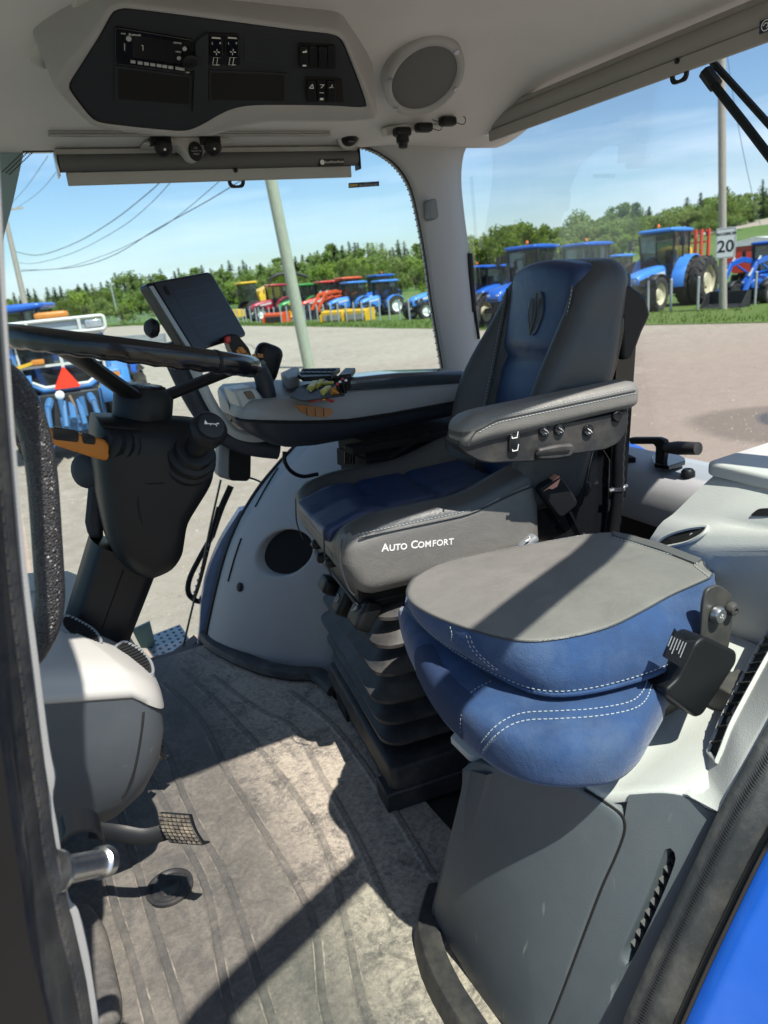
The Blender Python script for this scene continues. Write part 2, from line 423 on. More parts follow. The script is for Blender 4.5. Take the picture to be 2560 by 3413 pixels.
def mat_floor():
    m = bpy.data.materials.new('dusty_rubber_mat'); m.use_nodes = True; nt = m.node_tree; bs = nt.nodes['Principled BSDF']; L = nt.links.new
    tc = nd(nt, 'ShaderNodeTexCoord'); co = tc.outputs['Object']
    def ns(sc, d=8, r=.65, dist=0, v=None):
        n = nd(nt, 'ShaderNodeTexNoise', Scale=sc, Detail=d, Roughness=r, Distortion=dist); L(v or co, n.inputs['Vector']); return n.outputs['Fac']
    def rng(a, f0, f1, t0, t1):
        n = nd(nt, 'ShaderNodeMapRange'); L(a, n.inputs['Value'])
        for k, v in zip(('From Min', 'From Max', 'To Min', 'To Max'), (f0, f1, t0, t1)): n.inputs[k].default_value = v
        return n.outputs[0]
    def mth(op, a, b):
        n = nd(nt, 'ShaderNodeMath', operation=op); n.use_clamp = True
        for i, q in enumerate((a, b)):
            if isinstance(q, (int, float)): n.inputs[i].default_value = q
            else: L(q, n.inputs[i])
        return n.outputs[0]
    # walked-on middle carries more dry mud
    sp = nd(nt, 'ShaderNodeSeparateXYZ'); L(co, sp.inputs[0])
    w1 = rng(sp.outputs['X'], 0, .2, .12, 1); w2 = rng(sp.outputs['X'], .62, .42, .35, 1); w3 = rng(sp.outputs['Y'], 2.05, 1.55, .25, 1)
    w = mth('MULTIPLY', mth('MULTIPLY', w1, w2), w3)
    big = rng(ns(6, 9, .78, .8), .37, .54, .15, 1)
    swirl = rng(ns(19, 8, .75, 3.0), .42, .58, 0, 1)
    fine = rng(ns(90, 5, .75), .3, .62, .45, 1)
    mud = mth('MULTIPLY', mth('ADD', mth('MULTIPLY', big, .85), mth('MULTIPLY', swirl, .5)), w)
    mud = mth('MULTIPLY', mud, fine)
    film = mth('MULTIPLY', rng(ns(11, 9, .75, .8), .3, .7, .06, .42), fine)
    amt = mth('MAXIMUM', mud, film)
    cr1 = nd(nt, 'ShaderNodeMix', data_type='RGBA'); L(ns(40, 6), cr1.inputs[0]); cr1.inputs[6].default_value = (.37, .31, .245, 1); cr1.inputs[7].default_value = (.54, .48, .40, 1)
    at = nd(nt, 'ShaderNodeAttribute', attribute_name='rib'); top = rng(at.outputs['Fac'], .62, .70, 0, 1); edge = rng(at.outputs['Fac'], .46, .54, 0, 1)
    inv = nd(nt, 'ShaderNodeMath', operation='SUBTRACT'); inv.inputs[0].default_value = 1; L(top, inv.inputs[1]); e2_ = mth('MULTIPLY', edge, inv.outputs[0])
    amt = mth('MULTIPLY', amt, rng(top, 0, 1, 1, .62)); amt = mth('MAXIMUM', amt, mth('MULTIPLY', e2_, rng(ns(9, 6, .8), .42, .62, .05, .65)))
    amt = mth('MAXIMUM', amt, mth('MULTIPLY', rng(ns(95, 2, .5), .66, .70, 0, .9), w1))
    mx = nd(nt, 'ShaderNodeMix', data_type='RGBA'); L(amt, mx.inputs[0]); mx.inputs[6].default_value = (.040, .042, .044, 1); L(cr1.outputs[2], mx.inputs[7])
    L(mx.outputs[2], bs.inputs['Base Color']); bs.inputs['Roughness'].default_value = .75
    vo = nd(nt, 'ShaderNodeTexVoronoi', Scale=300); L(co, vo.inputs['Vector'])
    b1 = nd(nt, 'ShaderNodeBump', Strength=.12, Distance=.001); L(vo.outputs['Distance'], b1.inputs['Height'])
    b2 = nd(nt, 'ShaderNodeBump', Strength=.45, Distance=.003); L(mud, b2.inputs['Height']); L(b1.outputs[0], b2.inputs['Normal']); L(b2.outputs[0], bs.inputs['Normal'])
    return m
M['mat'] = mat_floor()

def mat_ground(name, c1, c2, c3, s1=.15, s2=2.5, bump=.4, rough=.9):
    m = bpy.data.materials.new(name); m.use_nodes = True; nt = m.node_tree; bs = nt.nodes['Principled BSDF']; L = nt.links.new
    tc = nd(nt, 'ShaderNodeTexCoord'); co = tc.outputs['Object']
    a = nd(nt, 'ShaderNodeTexNoise', Scale=s1, Detail=9, Roughness=.65, Distortion=.5); L(co, a.inputs['Vector'])
    b = nd(nt, 'ShaderNodeTexNoise', Scale=s2, Detail=9, Roughness=.75); L(co, b.inputs['Vector'])
    r1 = nd(nt, 'ShaderNodeMapRange'); r1.inputs['From Min'].default_value = .35; r1.inputs['From Max'].default_value = .65; L(a.outputs['Fac'], r1.inputs['Value'])
    r2 = nd(nt, 'ShaderNodeMapRange'); r2.inputs['From Min'].default_value = .4; r2.inputs['From Max'].default_value = .7; L(b.outputs['Fac'], r2.inputs['Value'])
    m1 = nd(nt, 'ShaderNodeMix', data_type='RGBA'); L(r1.outputs[0], m1.inputs[0]); m1.inputs[6].default_value = c1 + (1,); m1.inputs[7].default_value = c2 + (1,)
    m2 = nd(nt, 'ShaderNodeMix', data_type='RGBA'); L(r2.outputs[0], m2.inputs[0]); L(m1.outputs[2], m2.inputs[6]); m2.inputs[7].default_value = c3 + (1,)
    sc = nd(nt, 'ShaderNodeMath', operation='MULTIPLY'); sc.inputs[1].default_value = 1
    L(m2.outputs[2], bs.inputs['Base Color']); bs.inputs['Roughness'].default_value = rough; bs.inputs['Specular IOR Level'].default_value = .2
    bp = nd(nt, 'ShaderNodeBump', Strength=bump, Distance=.05); L(b.outputs['Fac'], bp.inputs['Height']); L(bp.outputs[0], bs.inputs['Normal'])
    return m
M['gravel'] = mat_ground('gravel_lot', (.36, .315, .25), (.30, .265, .215), (.42, .38, .31))
M['gravelred'] = mat_ground('damp_red_gravel', (.27, .205, .165), (.22, .165, .135), (.31, .25, .2), s1=.4)
M['grass'] = mat_ground('mown_grass', (.10, .16, .03), (.14, .18, .05), (.06, .10, .018), s1=.5, s2=9, bump=1)
M['field'] = mat_ground('meadow', (.09, .16, .035), (.15, .19, .06), (.07, .12, .03), s1=.03, s2=.8)
M['weathered'] = mat('weathered_wood', (.34, .31, .26), .85, var=.25, vscale=8, stretch=(6, 6, .4), dirt=(.2, .17, .13), dscale=6, damt=.4)
M['greenwood'] = mat('pale_treated_wood', (.34, .37, .27), .85, var=.2, vscale=8, stretch=(6, 6, .4), dirt=(.24, .27, .17), dscale=6, damt=.4)
M['galv'] = mat('galvanised_post', (.4, .42, .42), .5, .4, var=.15)
M['wire'] = mat('cable', (.05, .055, .06), .6, var=.1)
M['tyre'] = mat('tyre_rubber', (.025, .024, .023), .8, var=.25, dirt=(.2, .17, .13), dscale=3, damt=.4)
M['tractorblue'] = mat('tractor_blue', (.014, .105, .46), .35, var=.12, coat=.3, vscale=2)
M['tractorpale'] = mat('faded_tractor_blue', (.05, .22, .62), .4, var=.12, coat=.2, vscale=2)
M['oldblue'] = mat('old_faded_blue', (.05, .20, .47), .5, var=.25, vscale=3, dirt=(.2, .18, .14), dscale=5, damt=.6)
M['hitchblue'] = mat('greasy_blue_iron', (.05, .17, .36), .55, var=.3, vscale=9, dirt=(.06, .05, .045), dscale=9, damt=.85)
M['tractorred'] = mat('tractor_red', (.55, .05, .025), .35, var=.1, coat=.3)
M['darkred'] = mat('dark_red_paint', (.35, .015, .03), .35, var=.1, coat=.3)
M['orangered'] = mat('orange_red_paint', (.65, .09, .02), .4, var=.1, coat=.2)
M['green'] = mat('green_paint', (.03, .25, .03), .35, var=.1, coat=.3)
M['yellow'] = mat('yellow_paint', (.68, .4, .02), .4, var=.1, coat=.2)
M['limeyellow'] = mat('lime_plastic', (.7, .68, .05), .5, var=.1)
M['cabglass'] = glass('tractor_cab_glass', (.36, .44, .45), dust=.04, refl=.7)
M['chassis'] = mat('chassis_black', (.02, .02, .021), .6, var=.3)
M['rimcream'] = mat('cream_rim', (.55, .5, .34), .5, var=.15)
M['rimwhite'] = mat('white_rim', (.75, .75, .7), .5, var=.1)
M['offwhite'] = mat('dirty_white_paint', (.6, .6, .55), .5, var=.12, dirt=(.35, .3, .24), dscale=5, damt=.3)
M['beacon'] = mat('beacon_orange', (.85, .18, .02), .3, var=.05)
M['lamp'] = mat('headlamp_lens', (.6, .62, .65), .12, .6, var=.2)
M['smvred'] = mat('slow_vehicle_red', (.85, .04, .01), .5, var=.03)
M['signwhite'] = mat('sign_white', (.75, .75, .73), .5, var=.03)
M['signblack'] = mat('sign_black', (.01, .01, .01), .5, var=.03)
M['bark'] = mat('bark', (.09, .07, .05), .9, var=.3)
def leafmat(name, c, tr=.35):
    m = mat(name, c, .7, var=.35, vscale=1.2, spec=.2)
    nt = m.node_tree; bs = nt.nodes['Principled BSDF']; L = nt.links.new
    out = nt.nodes['Material Output']; t = nd(nt, 'ShaderNodeBsdfTranslucent'); t.inputs['Color'].default_value = (c[0] * 1.3, c[1] * 1.3, c[2], 1)
    mx = nd(nt, 'ShaderNodeMixShader', Fac=tr); L(bs.outputs[0], mx.inputs[1]); L(t.outputs[0], mx.inputs[2]); L(mx.outputs[0], out.inputs['Surface'])
    return m
M['needle'] = leafmat('spruce_needles', (.095, .14, .055))
M['needle2'] = leafmat('fir_needles', (.11, .155, .06))
M['leaf'] = leafmat('fresh_leaves', (.20, .27, .045))
M['leaf2'] = leafmat('mid_leaves', (.17, .235, .06))
M['leaf3'] = leafmat('willow_leaves', (.19, .24, .07))
# ---------------------------------------------------------------- the cab shell
def hit(px, py, F, t0=.2, t1=5):
    """first crossing of a sight line with the surface F(p)=0"""
    r = ray(px, py).normalized(); n = 400; pv = F(CO + r * t0); pt = t0
    for i in range(1, n + 1):
        t = t0 + (t1 - t0) * i / n; v = F(CO + r * t)
        if v * pv <= 0:
            a, b = pt, t
            for _ in range(40):
                m = (a + b) / 2
                if F(CO + r * m) * pv > 0: a = m
                else: b = m
            return CO + r * ((a + b) / 2)
        pv, pt = v, t
    return CO + r * t1

cab = thing('tractor_cab', 'inside of a tractor cab with light grey trim, open left door and big windows', 'tractor cab', (0, 0, 0))

def zl(x, y):
    """headliner height"""
    a = .165 * sst((y - 1.5) / .6); b = .085 * sst((x - 1.15) / .4); c = .08 * sst((.95 - y) / .25); d = .12 * sst((.1 - x) / .5)
    s = (a ** 6 + b ** 6 + c ** 6 + d ** 6) ** (1 / 6)
    return 1.70 - s
def Fl(p): return p.z - zl(p.x, p.y)

b = B()
b.grid([[V((lerp(-.5, 1.58, i / 48), lerp(.70, 2.12, j / 40), 0)) for j in range(41)] for i in range(49)])
for p in b.v: p.z = zl(p.x, p.y)
link('headliner', b, M['liner'], cab, smooth=180, solid=.01)
b = B(); b.box(-.58, 1.72, .68, 2.2, 1.72, 1.86)
link('roof_shell', b, M['bluepaint'], cab, bev=.05, seg=3)
b = B(); b.tube([(-.5, .716, 1.645), (1.6, .716, 1.645)], .045, 10, rb=.035)
link('roof_rail', b, M['trim'], cab)
b = B(); b.tube([(-.5, 2.13, 1.6), (1.6, 2.16, 1.6)], .06, 10, rb=.05); b.tube([(1.6, .74, 1.68), (1.6, 2.2, 1.68)], .06, 10, rb=.05)
b.tube([(-.5, .74, 1.62), (-.5, 2.13, 1.62)], .07, 10)
link('roof_rail', b, M['mgrey'], cab)

# --- floor pan, firewall
b = B(); b.box(-.55, 1.55, .55, 2.36, -.06, -.012); link('floor_pan', b, M['chassis'], cab)
b = B(); b.box(-.5, -.42, .62, 2.2, 0, .42); link('firewall', b, M['fascia'], cab, bev=.02)

# --- left front pillar: trim strip with the notched rubber seal beside it
tr_in = [(-70, -900), (-52, -500), (-38, -200), (-26, 50), (-16, 250), (-3, 500), (10, 750), (20, 1000), (37, 1300), (59, 1600), (90, 1900), (127, 2185), (166, 2487), (187, 2590), (168, 2663), (187, 2763), (192, 2850), (216, 2994), (262, 3033), (297, 3172), (306, 3240), (332, 3413), (350, 3600)]
tr_out = [(-170, -900), (-130, -500), (-105, -200), (-86, 50), (-70, 250), (-52, 500), (-36, 750), (-20, 1000), (2, 1300), (27, 1600), (54, 1900), (89, 2185), (127, 2487), (144, 2590), (150, 2663), (165, 2763), (186, 2850), (214, 2994), (226, 3033), (258, 3172), (272, 3240), (297, 3413), (318, 3600)]
IN = cr([V((.085, .66, 1.76))] + [P(x, y, y=.63) for x, y in tr_in] + [V((-.07, .63, -.05))], 3); OUT = cr([V((.062, .648, 1.76))] + [P(x, y, y=.618) for x, y in tr_out] + [V((-.08, .618, -.05))], 3)
rows = []
for a, o in zip(IN, OUT):
    rows.append([a + V((-.09, .03, 0)), a + V((-.012, .012, 0)), a + V((-.002, .004, 0)), a, lerp(a, o, .5) + V((.004, -.002, 0)), o, o + V((-.02, -.006, 0)), o + V((-.09, .0, 0))])
b = B(); b.rings(rows); link('pillar_trim', b, mat('pillar_weave_trim', (.33, .335, .33), .6, var=.04, grain='weave', gs=420, gstr=.5, gdist=.001), cab, smooth=50)
rows = []
for k, o in enumerate(OUT):
    q = o + V((-.003, -.004, 0))
    rows.append([q, q + V((.006, -.008, 0)), q + V((.004, -.018, 0)), q + V((-.006, -.024, 0)), q + V((-.004, -.032, 0)), q + V((-.014, -.045, 0)), q + V((-.018, -.07, 0)), q + V((-.05, -.09, 0)), q + V((-.08, -.02, 0))])
b = B(); b.rings(rows)
link('door_seal', b, M['rubber'], cab, smooth=60)
# moulded notches along the seal
b = B(); acc = 0
for i in range(len(OUT) - 1):
    p, q = OUT[i], OUT[i + 1]; L_ = (q - p).length; d = (q - p).normalized()
    s = -acc
    while s < L_:
        if s >= 0:
            c = p + d * s + V((-.0045, -.0215, 0)); b.obox(c, d * .0028, V((.0022, .0, 0)), V((-.0022, -.0055, 0)))
        s += .0125
    acc = (L_ + acc) % .0125
link('seal_notch', b, M['rubber'], cab, smooth=0)
# painted door post edge beyond the seal
b = B(); b.rings([[o + V((-.03, -.1, 0)), o + V((-.02, -.13, 0)), o + V((-.1, -.14, 0)), o + V((-.12, -.08, 0))] for o in OUT[::3]])
link('post_edge', b, M['black'], cab)

# --- right front pillar
pts = [(.145, 2.115, 1.53), (.10, 2.14, 1.43), (.03, 2.17, 1.28), (-.03, 2.2, 1.05), (-.08, 2.24, .75), (-.1, 2.28, .4), (-.1, 2.32, 0)]
b = B(); b.rings([[V(p), V(p) + V((-.10, 0, .02)), V(p) + V((-.11, .05, .02)), V(p) + V((0, .035, 0))] for p in cr(pts, 4)])
link('pillar_trim', b, M['trim'], cab)
# windscreen pane far left
b = B(); b.poly([(-.18, .62, 1.6), (-.18, 2.1, 1.55), (-.45, 2.25, .4), (-.45, .62, .4)]); link('windscreen', b, M['glass'], cab, solid=.005)

# --- right window: pane, printed border
GP, GN = V((0, 2.1, 1.53)), V((0, 1, .163)).normalized()
b = B(); b.poly([PP(-120, 470, GP, GN), PP(1215, 470, GP, GN), PP(1330, 545, GP, GN), PP(1390, 640, GP, GN), PP(1420, 760, GP, GN), PP(1460, 1000, GP, GN), PP(1500, 1260, GP, GN), V((1.3, 2.31, .25)), V((.5, 2.345, .03)), V((-.12, 2.345, .03))])
link('side_window', b, M['glass'], cab, smooth=0)
edge = cr([PP(x, y, GP - GN * .012, GN) for x, y in [(1195, 488), (1265, 512), (1325, 560), (1368, 630), (1398, 750), (1418, 870), (1436, 1000), (1456, 1120), (1478, 1250)]], 6)
b = B()
b.rings([[e, e + V((.03, 0, .008)), e + V((.03, .008, .008)), e + V((0, .008, 0))] for e in edge]); 
link('frit_border', b, M['frit'], cab)
# dots of the printed border
b = B()
for i, e in enumerate(edge):
    for k in range(2):
        c = e + V((-.006 - k * .006, -.001, -.002 * k)); b.add([c + V((.0022 * math.cos(a), 0, .0022 * math.sin(a))) for a in [j * math.pi / 4 for j in range(8)]], [list(range(8))])
link('frit_dots', b, M['frit'], cab, smooth=0); b = B()
ed2 = [PP(lerp(78, 0, t), lerp(498, 572, t), GP - GN * .012, GN) for t in [k / 16 for k in range(17)]]
for e in ed2:
    for k in range(3):
        c = e + V((.006 + k * .007, -.001, -.003 * k)); b.add([c + V((.002 * math.cos(a), 0, .002 * math.sin(a))) for a in [j * math.pi / 4 for j in range(8)]], [list(range(8))])
link('frit_dots', b, M['frit'], cab, smooth=0)
b = B(); pa, pb = PP(75, 497, GP - GN * .01, GN), PP(1200, 484, GP - GN * .01, GN)
b.bar(pa, pb, .004, .014); link('frit_band', b, M['frit'], cab)

# --- right rear pillar
Lp = [(1190, 470), (1272, 508), (1332, 556), (1374, 628), (1403, 750), (1423, 870), (1441, 1000), (1461, 1120), (1484, 1260), (1500, 1400)]
Rp = [(1640, 352), (1588, 400), (1552, 462), (1530, 520), (1524, 600), (1533, 700), (1546, 800), (1560, 900), (1576, 1020), (1592, 1160), (1606, 1300)]
Lw = cr([PP(x, y, GP - GN * .02, GN) for x, y in Lp], 5)
Rw = cr([P(x, y, y=lerp(2.14, 2.27, i / 10)) for i, (x, y) in enumerate(Rp)], 5)
N = 40
def resamp(pl, n):
    L = [0]
    for i in range(len(pl) - 1): L.append(L[-1] + (pl[i + 1] - pl[i]).length)
    out = []; j = 0
    for k in range(n):
        s = L[-1] * k / (n - 1)
        while j < len(pl) - 2 and L[j + 1] < s: j += 1
        t = (s - L[j]) / max(1e-9, L[j + 1] - L[j]); out.append(lerp(pl[j], pl[j + 1], t))
    return out
Lr, Rr = resamp(Lw, N), resamp(Rw, N)
rows = []
for i, (a, c) in enumerate(zip(Lr, Rr)):
    w = (c - a).length
    rows.append([a + V((.02, .06, 0)), a, lerp(a, c, .08) + V((-.004, -.012, 0)), lerp(a, c, .3) + V((0, -.03 * min(1, w / .12), 0)), lerp(a, c, .6) + V((.0, -.035 * min(1, w / .12), 0)), lerp(a, c, .9) + V((.002, -.012, 0)), c, c + V((.03, .02, 0))])
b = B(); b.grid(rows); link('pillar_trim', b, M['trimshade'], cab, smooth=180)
# small coat hook plate on the pillar
b = B(); c0 = P(1446, 668, y=2.105); c1 = P(1447, 730, y=2.125)
b.prism(round_poly([P(1434, 664, y=2.06), P(1456, 660, y=2.06), P(1464, 722, y=2.07), P(1452, 734, y=2.07), P(1434, 728, y=2.07)], .01), V((0, .06, 0)))
link('coat_hook', b, M['mgrey'], cab, bev=.003)

# --- rear window
b = B(); b.poly([(1.56, .5, .6), (1.56, 2.45, .6), (1.56, 2.45, 1.64), (1.56, .5, 1.64)]); link('rear_window', b, M['glassrear'], cab, smooth=0)
# black hinge strut along the edge of the rear window
b = B(); a0, a1 = P(1524, 590, x=1.53), P(1596, 1130, x=1.55); b.tube([a0, a1], .006, 8)
b.tube([P(1563, 845, x=1.53), P(1577, 1040, x=1.53)], .014, 10)
b.lathe(P(1548, 848, x=1.52), (0, -1, 0), [(.012, -.015), (.012, .015)], 12); b.lathe(P(1572, 1135, x=1.53), (0, -1, 0), [(.01, -.012), (.01, .012)], 12)
link('window_strut', b, M['black'], cab)
# --- back wall and shelf under the rear window
b = B(); b.box(1.5, 1.56, .5, 2.3, 0, .6); b.box(1.05, 1.5, .95, 2.3, -.0, .04); link('back_wall', b, M['void'], cab)
rows = []
for i in range(25):
    y = lerp(2.3, .85, i / 24); dx = .04 * math.cos((y - 1.5) * 2.2)
    rows.append([(1.6, y, .602), (1.52 + dx, y, .605), (1.435 + dx, y, .598), (1.405 + dx, y, .585), (1.385 + dx, y, .55), (1.372 + dx, y, .475), (1.378 + dx, y, .462), (1.5, y, .46)])
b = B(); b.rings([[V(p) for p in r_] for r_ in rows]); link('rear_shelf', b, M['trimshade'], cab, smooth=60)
b = B(); b.pillow(round_poly([V((1.44, 2.1, 0)), V((1.44, 1.47, 0)), V((1.485, 1.40, 0)), V((1.51, 1.47, 0)), V((1.51, 2.1, 0))], .02), .59, .6125, .003)
link('shelf_slot_shade', b, M['void'], cab)  # black slab on the shelf stands for the shade in its slot
b = B(); b.lathe(P(2293, 1583, z=.602), (0, 0, 1), [(.018, -.004), (.017, .01), (.012, .016)], 14); link('screw_cap', b, M['black'], cab)
b = B(); b.prism([P(x, y, x=1.7) for x, y in [(2000, 1462), (2066, 1487), (2110, 1503), (2160, 1532), (2200, 1640), (2000, 1640)]], V((.06, .03, 0)))
link('rear_fender', b, M['bluepaint'], cab, smooth=60)

# --- right wheel-arch trim, a bulging panel with a round cup hole
def A_(z):
    T = [(-.1, .35), (0, .385), (.15, .443), (.31, .512), (.42, .58), (.5, .65), (.605, .775), (.7, .92), (.8, 1.15)]
    for (z0, x0), (z1, x1) in zip(T, T[1:]):
        if z <= z1: return lerp(x0, x1, (z - z0) / (z1 - z0))
    return T[-1][1]
def Asm(z): return (A_(z - .06) + 2 * A_(z) + A_(z + .06)) / 4
def xs(y, z):
    u = max(0, (2.32 - y) / .45)
    return Asm(z) + .30 * u ** 1.5 - .02 * math.sin(min(1, u) * math.pi)
def Fs(p): return p.x - xs(p.y, p.z)
hc = hit(936, 1845, Fs); hr = (hit(1018, 1845, Fs) - hit(856, 1845, Fs)).length / 2
NN = 64; ring_h = []; ring_o = []
for k in range(NN):
    a = 2 * math.pi * k / NN
    ring_h.append((hc.y + .082 * math.cos(a), hc.z + .070 * math.sin(a)))
    ca, sa = math.cos(a), math.sin(a)
    m = min((abs((2.335 if ca > 0 else 1.72) - hc.y) / max(1e-6, abs(ca))), (abs((.80 if sa > 0 else -.01) - hc.z) / max(1e-6, abs(sa))))
    ring_o.append((hc.y + ca * m, hc.z + sa * m))
rows = []
for t, dx in [(0, .14), (0, .02), (0, .006), (.012, .0015), (.03, 0), (.07, 0), (.13, 0), (.2, 0), (.3, 0), (.42, 0), (.56, 0), (.7, 0), (.85, 0), (1, 0)]:
    row = []
    for h, o in zip(ring_h, ring_o):
        y, z = lerp(h[0], o[0], t), lerp(h[1], o[1], t); row.append(V((xs(y, z) + dx, y, z)))
    rows.append(row)
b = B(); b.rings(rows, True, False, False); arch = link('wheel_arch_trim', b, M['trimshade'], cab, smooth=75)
b = B(); b.rings([[V((xs(h[0], h[1]) + d, lerp(hc.y, h[0], .97), lerp(hc.z, h[1], .97))) for h in ring_h] for d in (.03, .17)]); link('cup_well', b, M['void'], arch)
b = B()
for seg in ([(775, 1760), (810, 1690), (840, 1640), (870, 1595)], [(770, 2010), (785, 1940), (800, 1870), (812, 1800)]):
    if seg[0][0] == 775: seg = [(852, 1690), (880, 1638), (905, 1595), (928, 1560)]
    else: seg = [(762, 1938), (775, 1890), (790, 1840), (806, 1794)]
    b = B(); pth = cr([hit(x, y, Fs) + V((-.001, 0, 0)) for x, y in seg], 5); b.tube(pth, .004, 6, rb=.002); link('trim_slot', b, M['void'], arch)
b = B(); p = hit(799, 1958, Fs); b.lathe(p + V((.004, 0, 0)), (-1, -.4, .5), [(.016, 0), (.016, .006), (.010, .010)], 14, ref=(0, 0, 1))
link('trim_plug', b, M['black'], arch)
gb = cr([V((xs(2.325, z) - .004, 2.325, z)) for z in [-.01, .1, .2, .3, .4, .5, .58, .65, .7]], 4)
b = B(); b.tube(gb, .006, 6); link('arch_edge_seal', b, M['frit'], cab)
b = B(); gp = [V((Asm(z) - .014 - .028 * math.sin(max(0, min(1, z / .45)) * math.pi), 2.37, z - .02)) for z in [-.05, .05, .15, .25, .35, .45]]
b.rings([[p, p + V((.08, 0, 0)), p + V((.08, .05, 0)), p + V((.01, .05, 0))] for p in cr(gp, 4)])
link('outer_arch', b, mat('violet_blue_paint', (.42, .42, .62), .4, var=.2, coat=.3), cab)
b = B(); base = [hit(x, y, lambda p: p.z - .012) for x, y in [(688, 2118), (720, 2150), (770, 2180), (830, 2208), (900, 2232), (980, 2246), (1060, 2252), (1120, 2300)]]
b.tube(cr(base, 5), .022, 8, rb=.03); link('mat_upstand', b, M['blackdusty'], cab)

# ---------------------------------------------------------------- left wheel-arch console with the dark front panel
def kf(y): return .55 * max(0, min(1, (.86 - y) / .36)) ** 1.3
def xf(y, z): return .462 + z * kf(y)
def Ff(p): return p.x - xf(p.y, p.z)
con = thing('side_console', 'light grey side console beside the open door, with dark grey lower panel and vent slots', 'console', (.8, .7, 0))
def hf(x, y, d=0): return hit(x, y, Ff) + V((-d, 0, 0))
def patch_ring(inner, outer, levels, fx=xf, d=0):
    rows = []
    for t, dx in levels:
        rows.append([V((fx(lerp(i[0], o[0], t), lerp(i[1], o[1], t)) + dx - d, lerp(i[0], o[0], t), lerp(i[1], o[1], t))) for i, o in zip(inner, outer)])
    return rows
def ringpts(poly, n):
    pl = list(poly) + [poly[0]]; pl = [V(p) for p in pl]; return resamp(pl, n + 1)[:-1]
# vent in the dark panel
slot_px = [(2217, 2834), (2238, 2832), (2248, 2850), (2246, 2885), (2200, 3000), (2150, 3110), (2110, 3190), (2092, 3214), (2080, 3208), (2074, 3172), (2100, 3110), (2150, 3000), (2190, 2900)]
slot = ringpts(cr([hf(*q) for q in slot_px], 4, True), 48)
si = [(p.y, p.z) for p in slot]; cy = sum(p[0] for p in si) / 48; cz = sum(p[1] for p in si) / 48
seam_px = [(1951, 2632), (1990, 2655), (2060, 2702), (2082, 2732), (2082, 2775), (2055, 2850), (2010, 2950), (1960, 3080), (1900, 3240), (1850, 3370), (1822, 3440), (1790, 3560)]
seam = cr([hf(*q) for q in seam_px], 5)
top_px = [(1997, 2661), (2100, 2650), (2206, 2645), (2283, 2657), (2330, 2680), (2360, 2701), (2397, 2707)]
topb = cr([hf(*q) for q in top_px], 4)
seal_px = [(2560, 2416), (2480, 2555), (2397, 2707), (2330, 2850), (2250, 3020), (2170, 3195), (2075, 3413), (2020, 3560)]
seal = [P(x, y, y=.5) for x, y in seal_px]
# the panel right of the seam: ring from the vent slot to the outer loop
sm_ = [p for p in seam if p.y < topb[0].y + .005]
outer_loop = topb + cr(seal[2:], 4)[1:] + [V((seam[-1].x, seam[-1].y - .02, seam[-1].z))] + sm_[::-1]
def by_angle(loop, n):
    dense = resamp(loop + [loop[0]], 900); out = []
    for k in range(n):
        i = si[k]; a = math.atan2(i[1] - cz, i[0] - cy)
        out.append(min(dense, key=lambda p: abs((math.atan2(p.z - cz, p.y - cy) - a + math.pi) % (2 * math.pi) - math.pi)))
    return [(p.y, p.z) for p in out]
op = by_angle(outer_loop, 48)
b = B(); b.rings(patch_ring(si, op, [(0, .05), (0, .006), (0, .002), (.02, .0), (.06, 0), (.15, 0), (.3, 0), (.5, 0), (.75, 0), (1, 0), (1, .01)]), True, False, False)
b_ = B(); b_.tube([V((xf(p.y, p.z) - .0012, p.y, p.z)) for p in seam], .0022, 6)
panel = link('lower_panel', b, M['dgrey'], con, smooth=50)
b = B(); b.rings([[V((xf(y, z) + d, y, z)) for y, z in si] for d in (.03, .08)]); link('vent_duct', b, M['void'], panel)
b = B()
for k in range(9):
    t = (k + .6) / 9.3; c = lerp(hf(2228, 2850), hf(2092, 3195), t); 
    b.obox(c + V((.022, 0, 0)), V((.012, 0, .004)), V((-.001, .011, .005)), V((0, .0008, -.0016)))
link('vent_fin', b, M['black'], panel)
# removable door left of the seam
link('panel_gap', b_, M['void'], panel)
lp_px = [(1546, 2600), (1530, 2690), (1500, 2830), (1468, 2975), (1452, 3040), (1470, 3090), (1540, 3210), (1612, 3330), (1692, 3418), (1740, 3480), (1790, 3560)]
lpt = cr([hf(*q, .0) for q in lp_px], 4)
topl = [V((xf(.80, .415), .80, .415)), V((xf(.78, .438), .78, .438)), V((xf(.70, .44), .70, .44)), V((xf(.645, .44), .645, .44))]
loop = topl + [p for p in seam] + lpt[::-1]
cyp = sum(p.y for p in loop) / len(loop); czp = sum(p.z for p in loop) / len(loop)
loopr = ringpts(loop, 110); lo = [(p.y, p.z) for p in loopr]
rows = []
for s_, dx in [(1.0, .012), (1.0, .001), (.994, -.003), (.985, -.0048), (.95, -.005), (.85, -.0055), (.7, -.006), (.5, -.0065), (.3, -.007), (.1, -.007)]:
    rows.append([V((xf(lerp(cyp, y, s_), lerp(czp, z, s_)) + dx, lerp(cyp, y, s_), lerp(czp, z, s_))) for y, z in lo])
b = B(); b.rings(rows, True, False, True); link('panel_door', b, M['dgrey'], con, smooth=50)
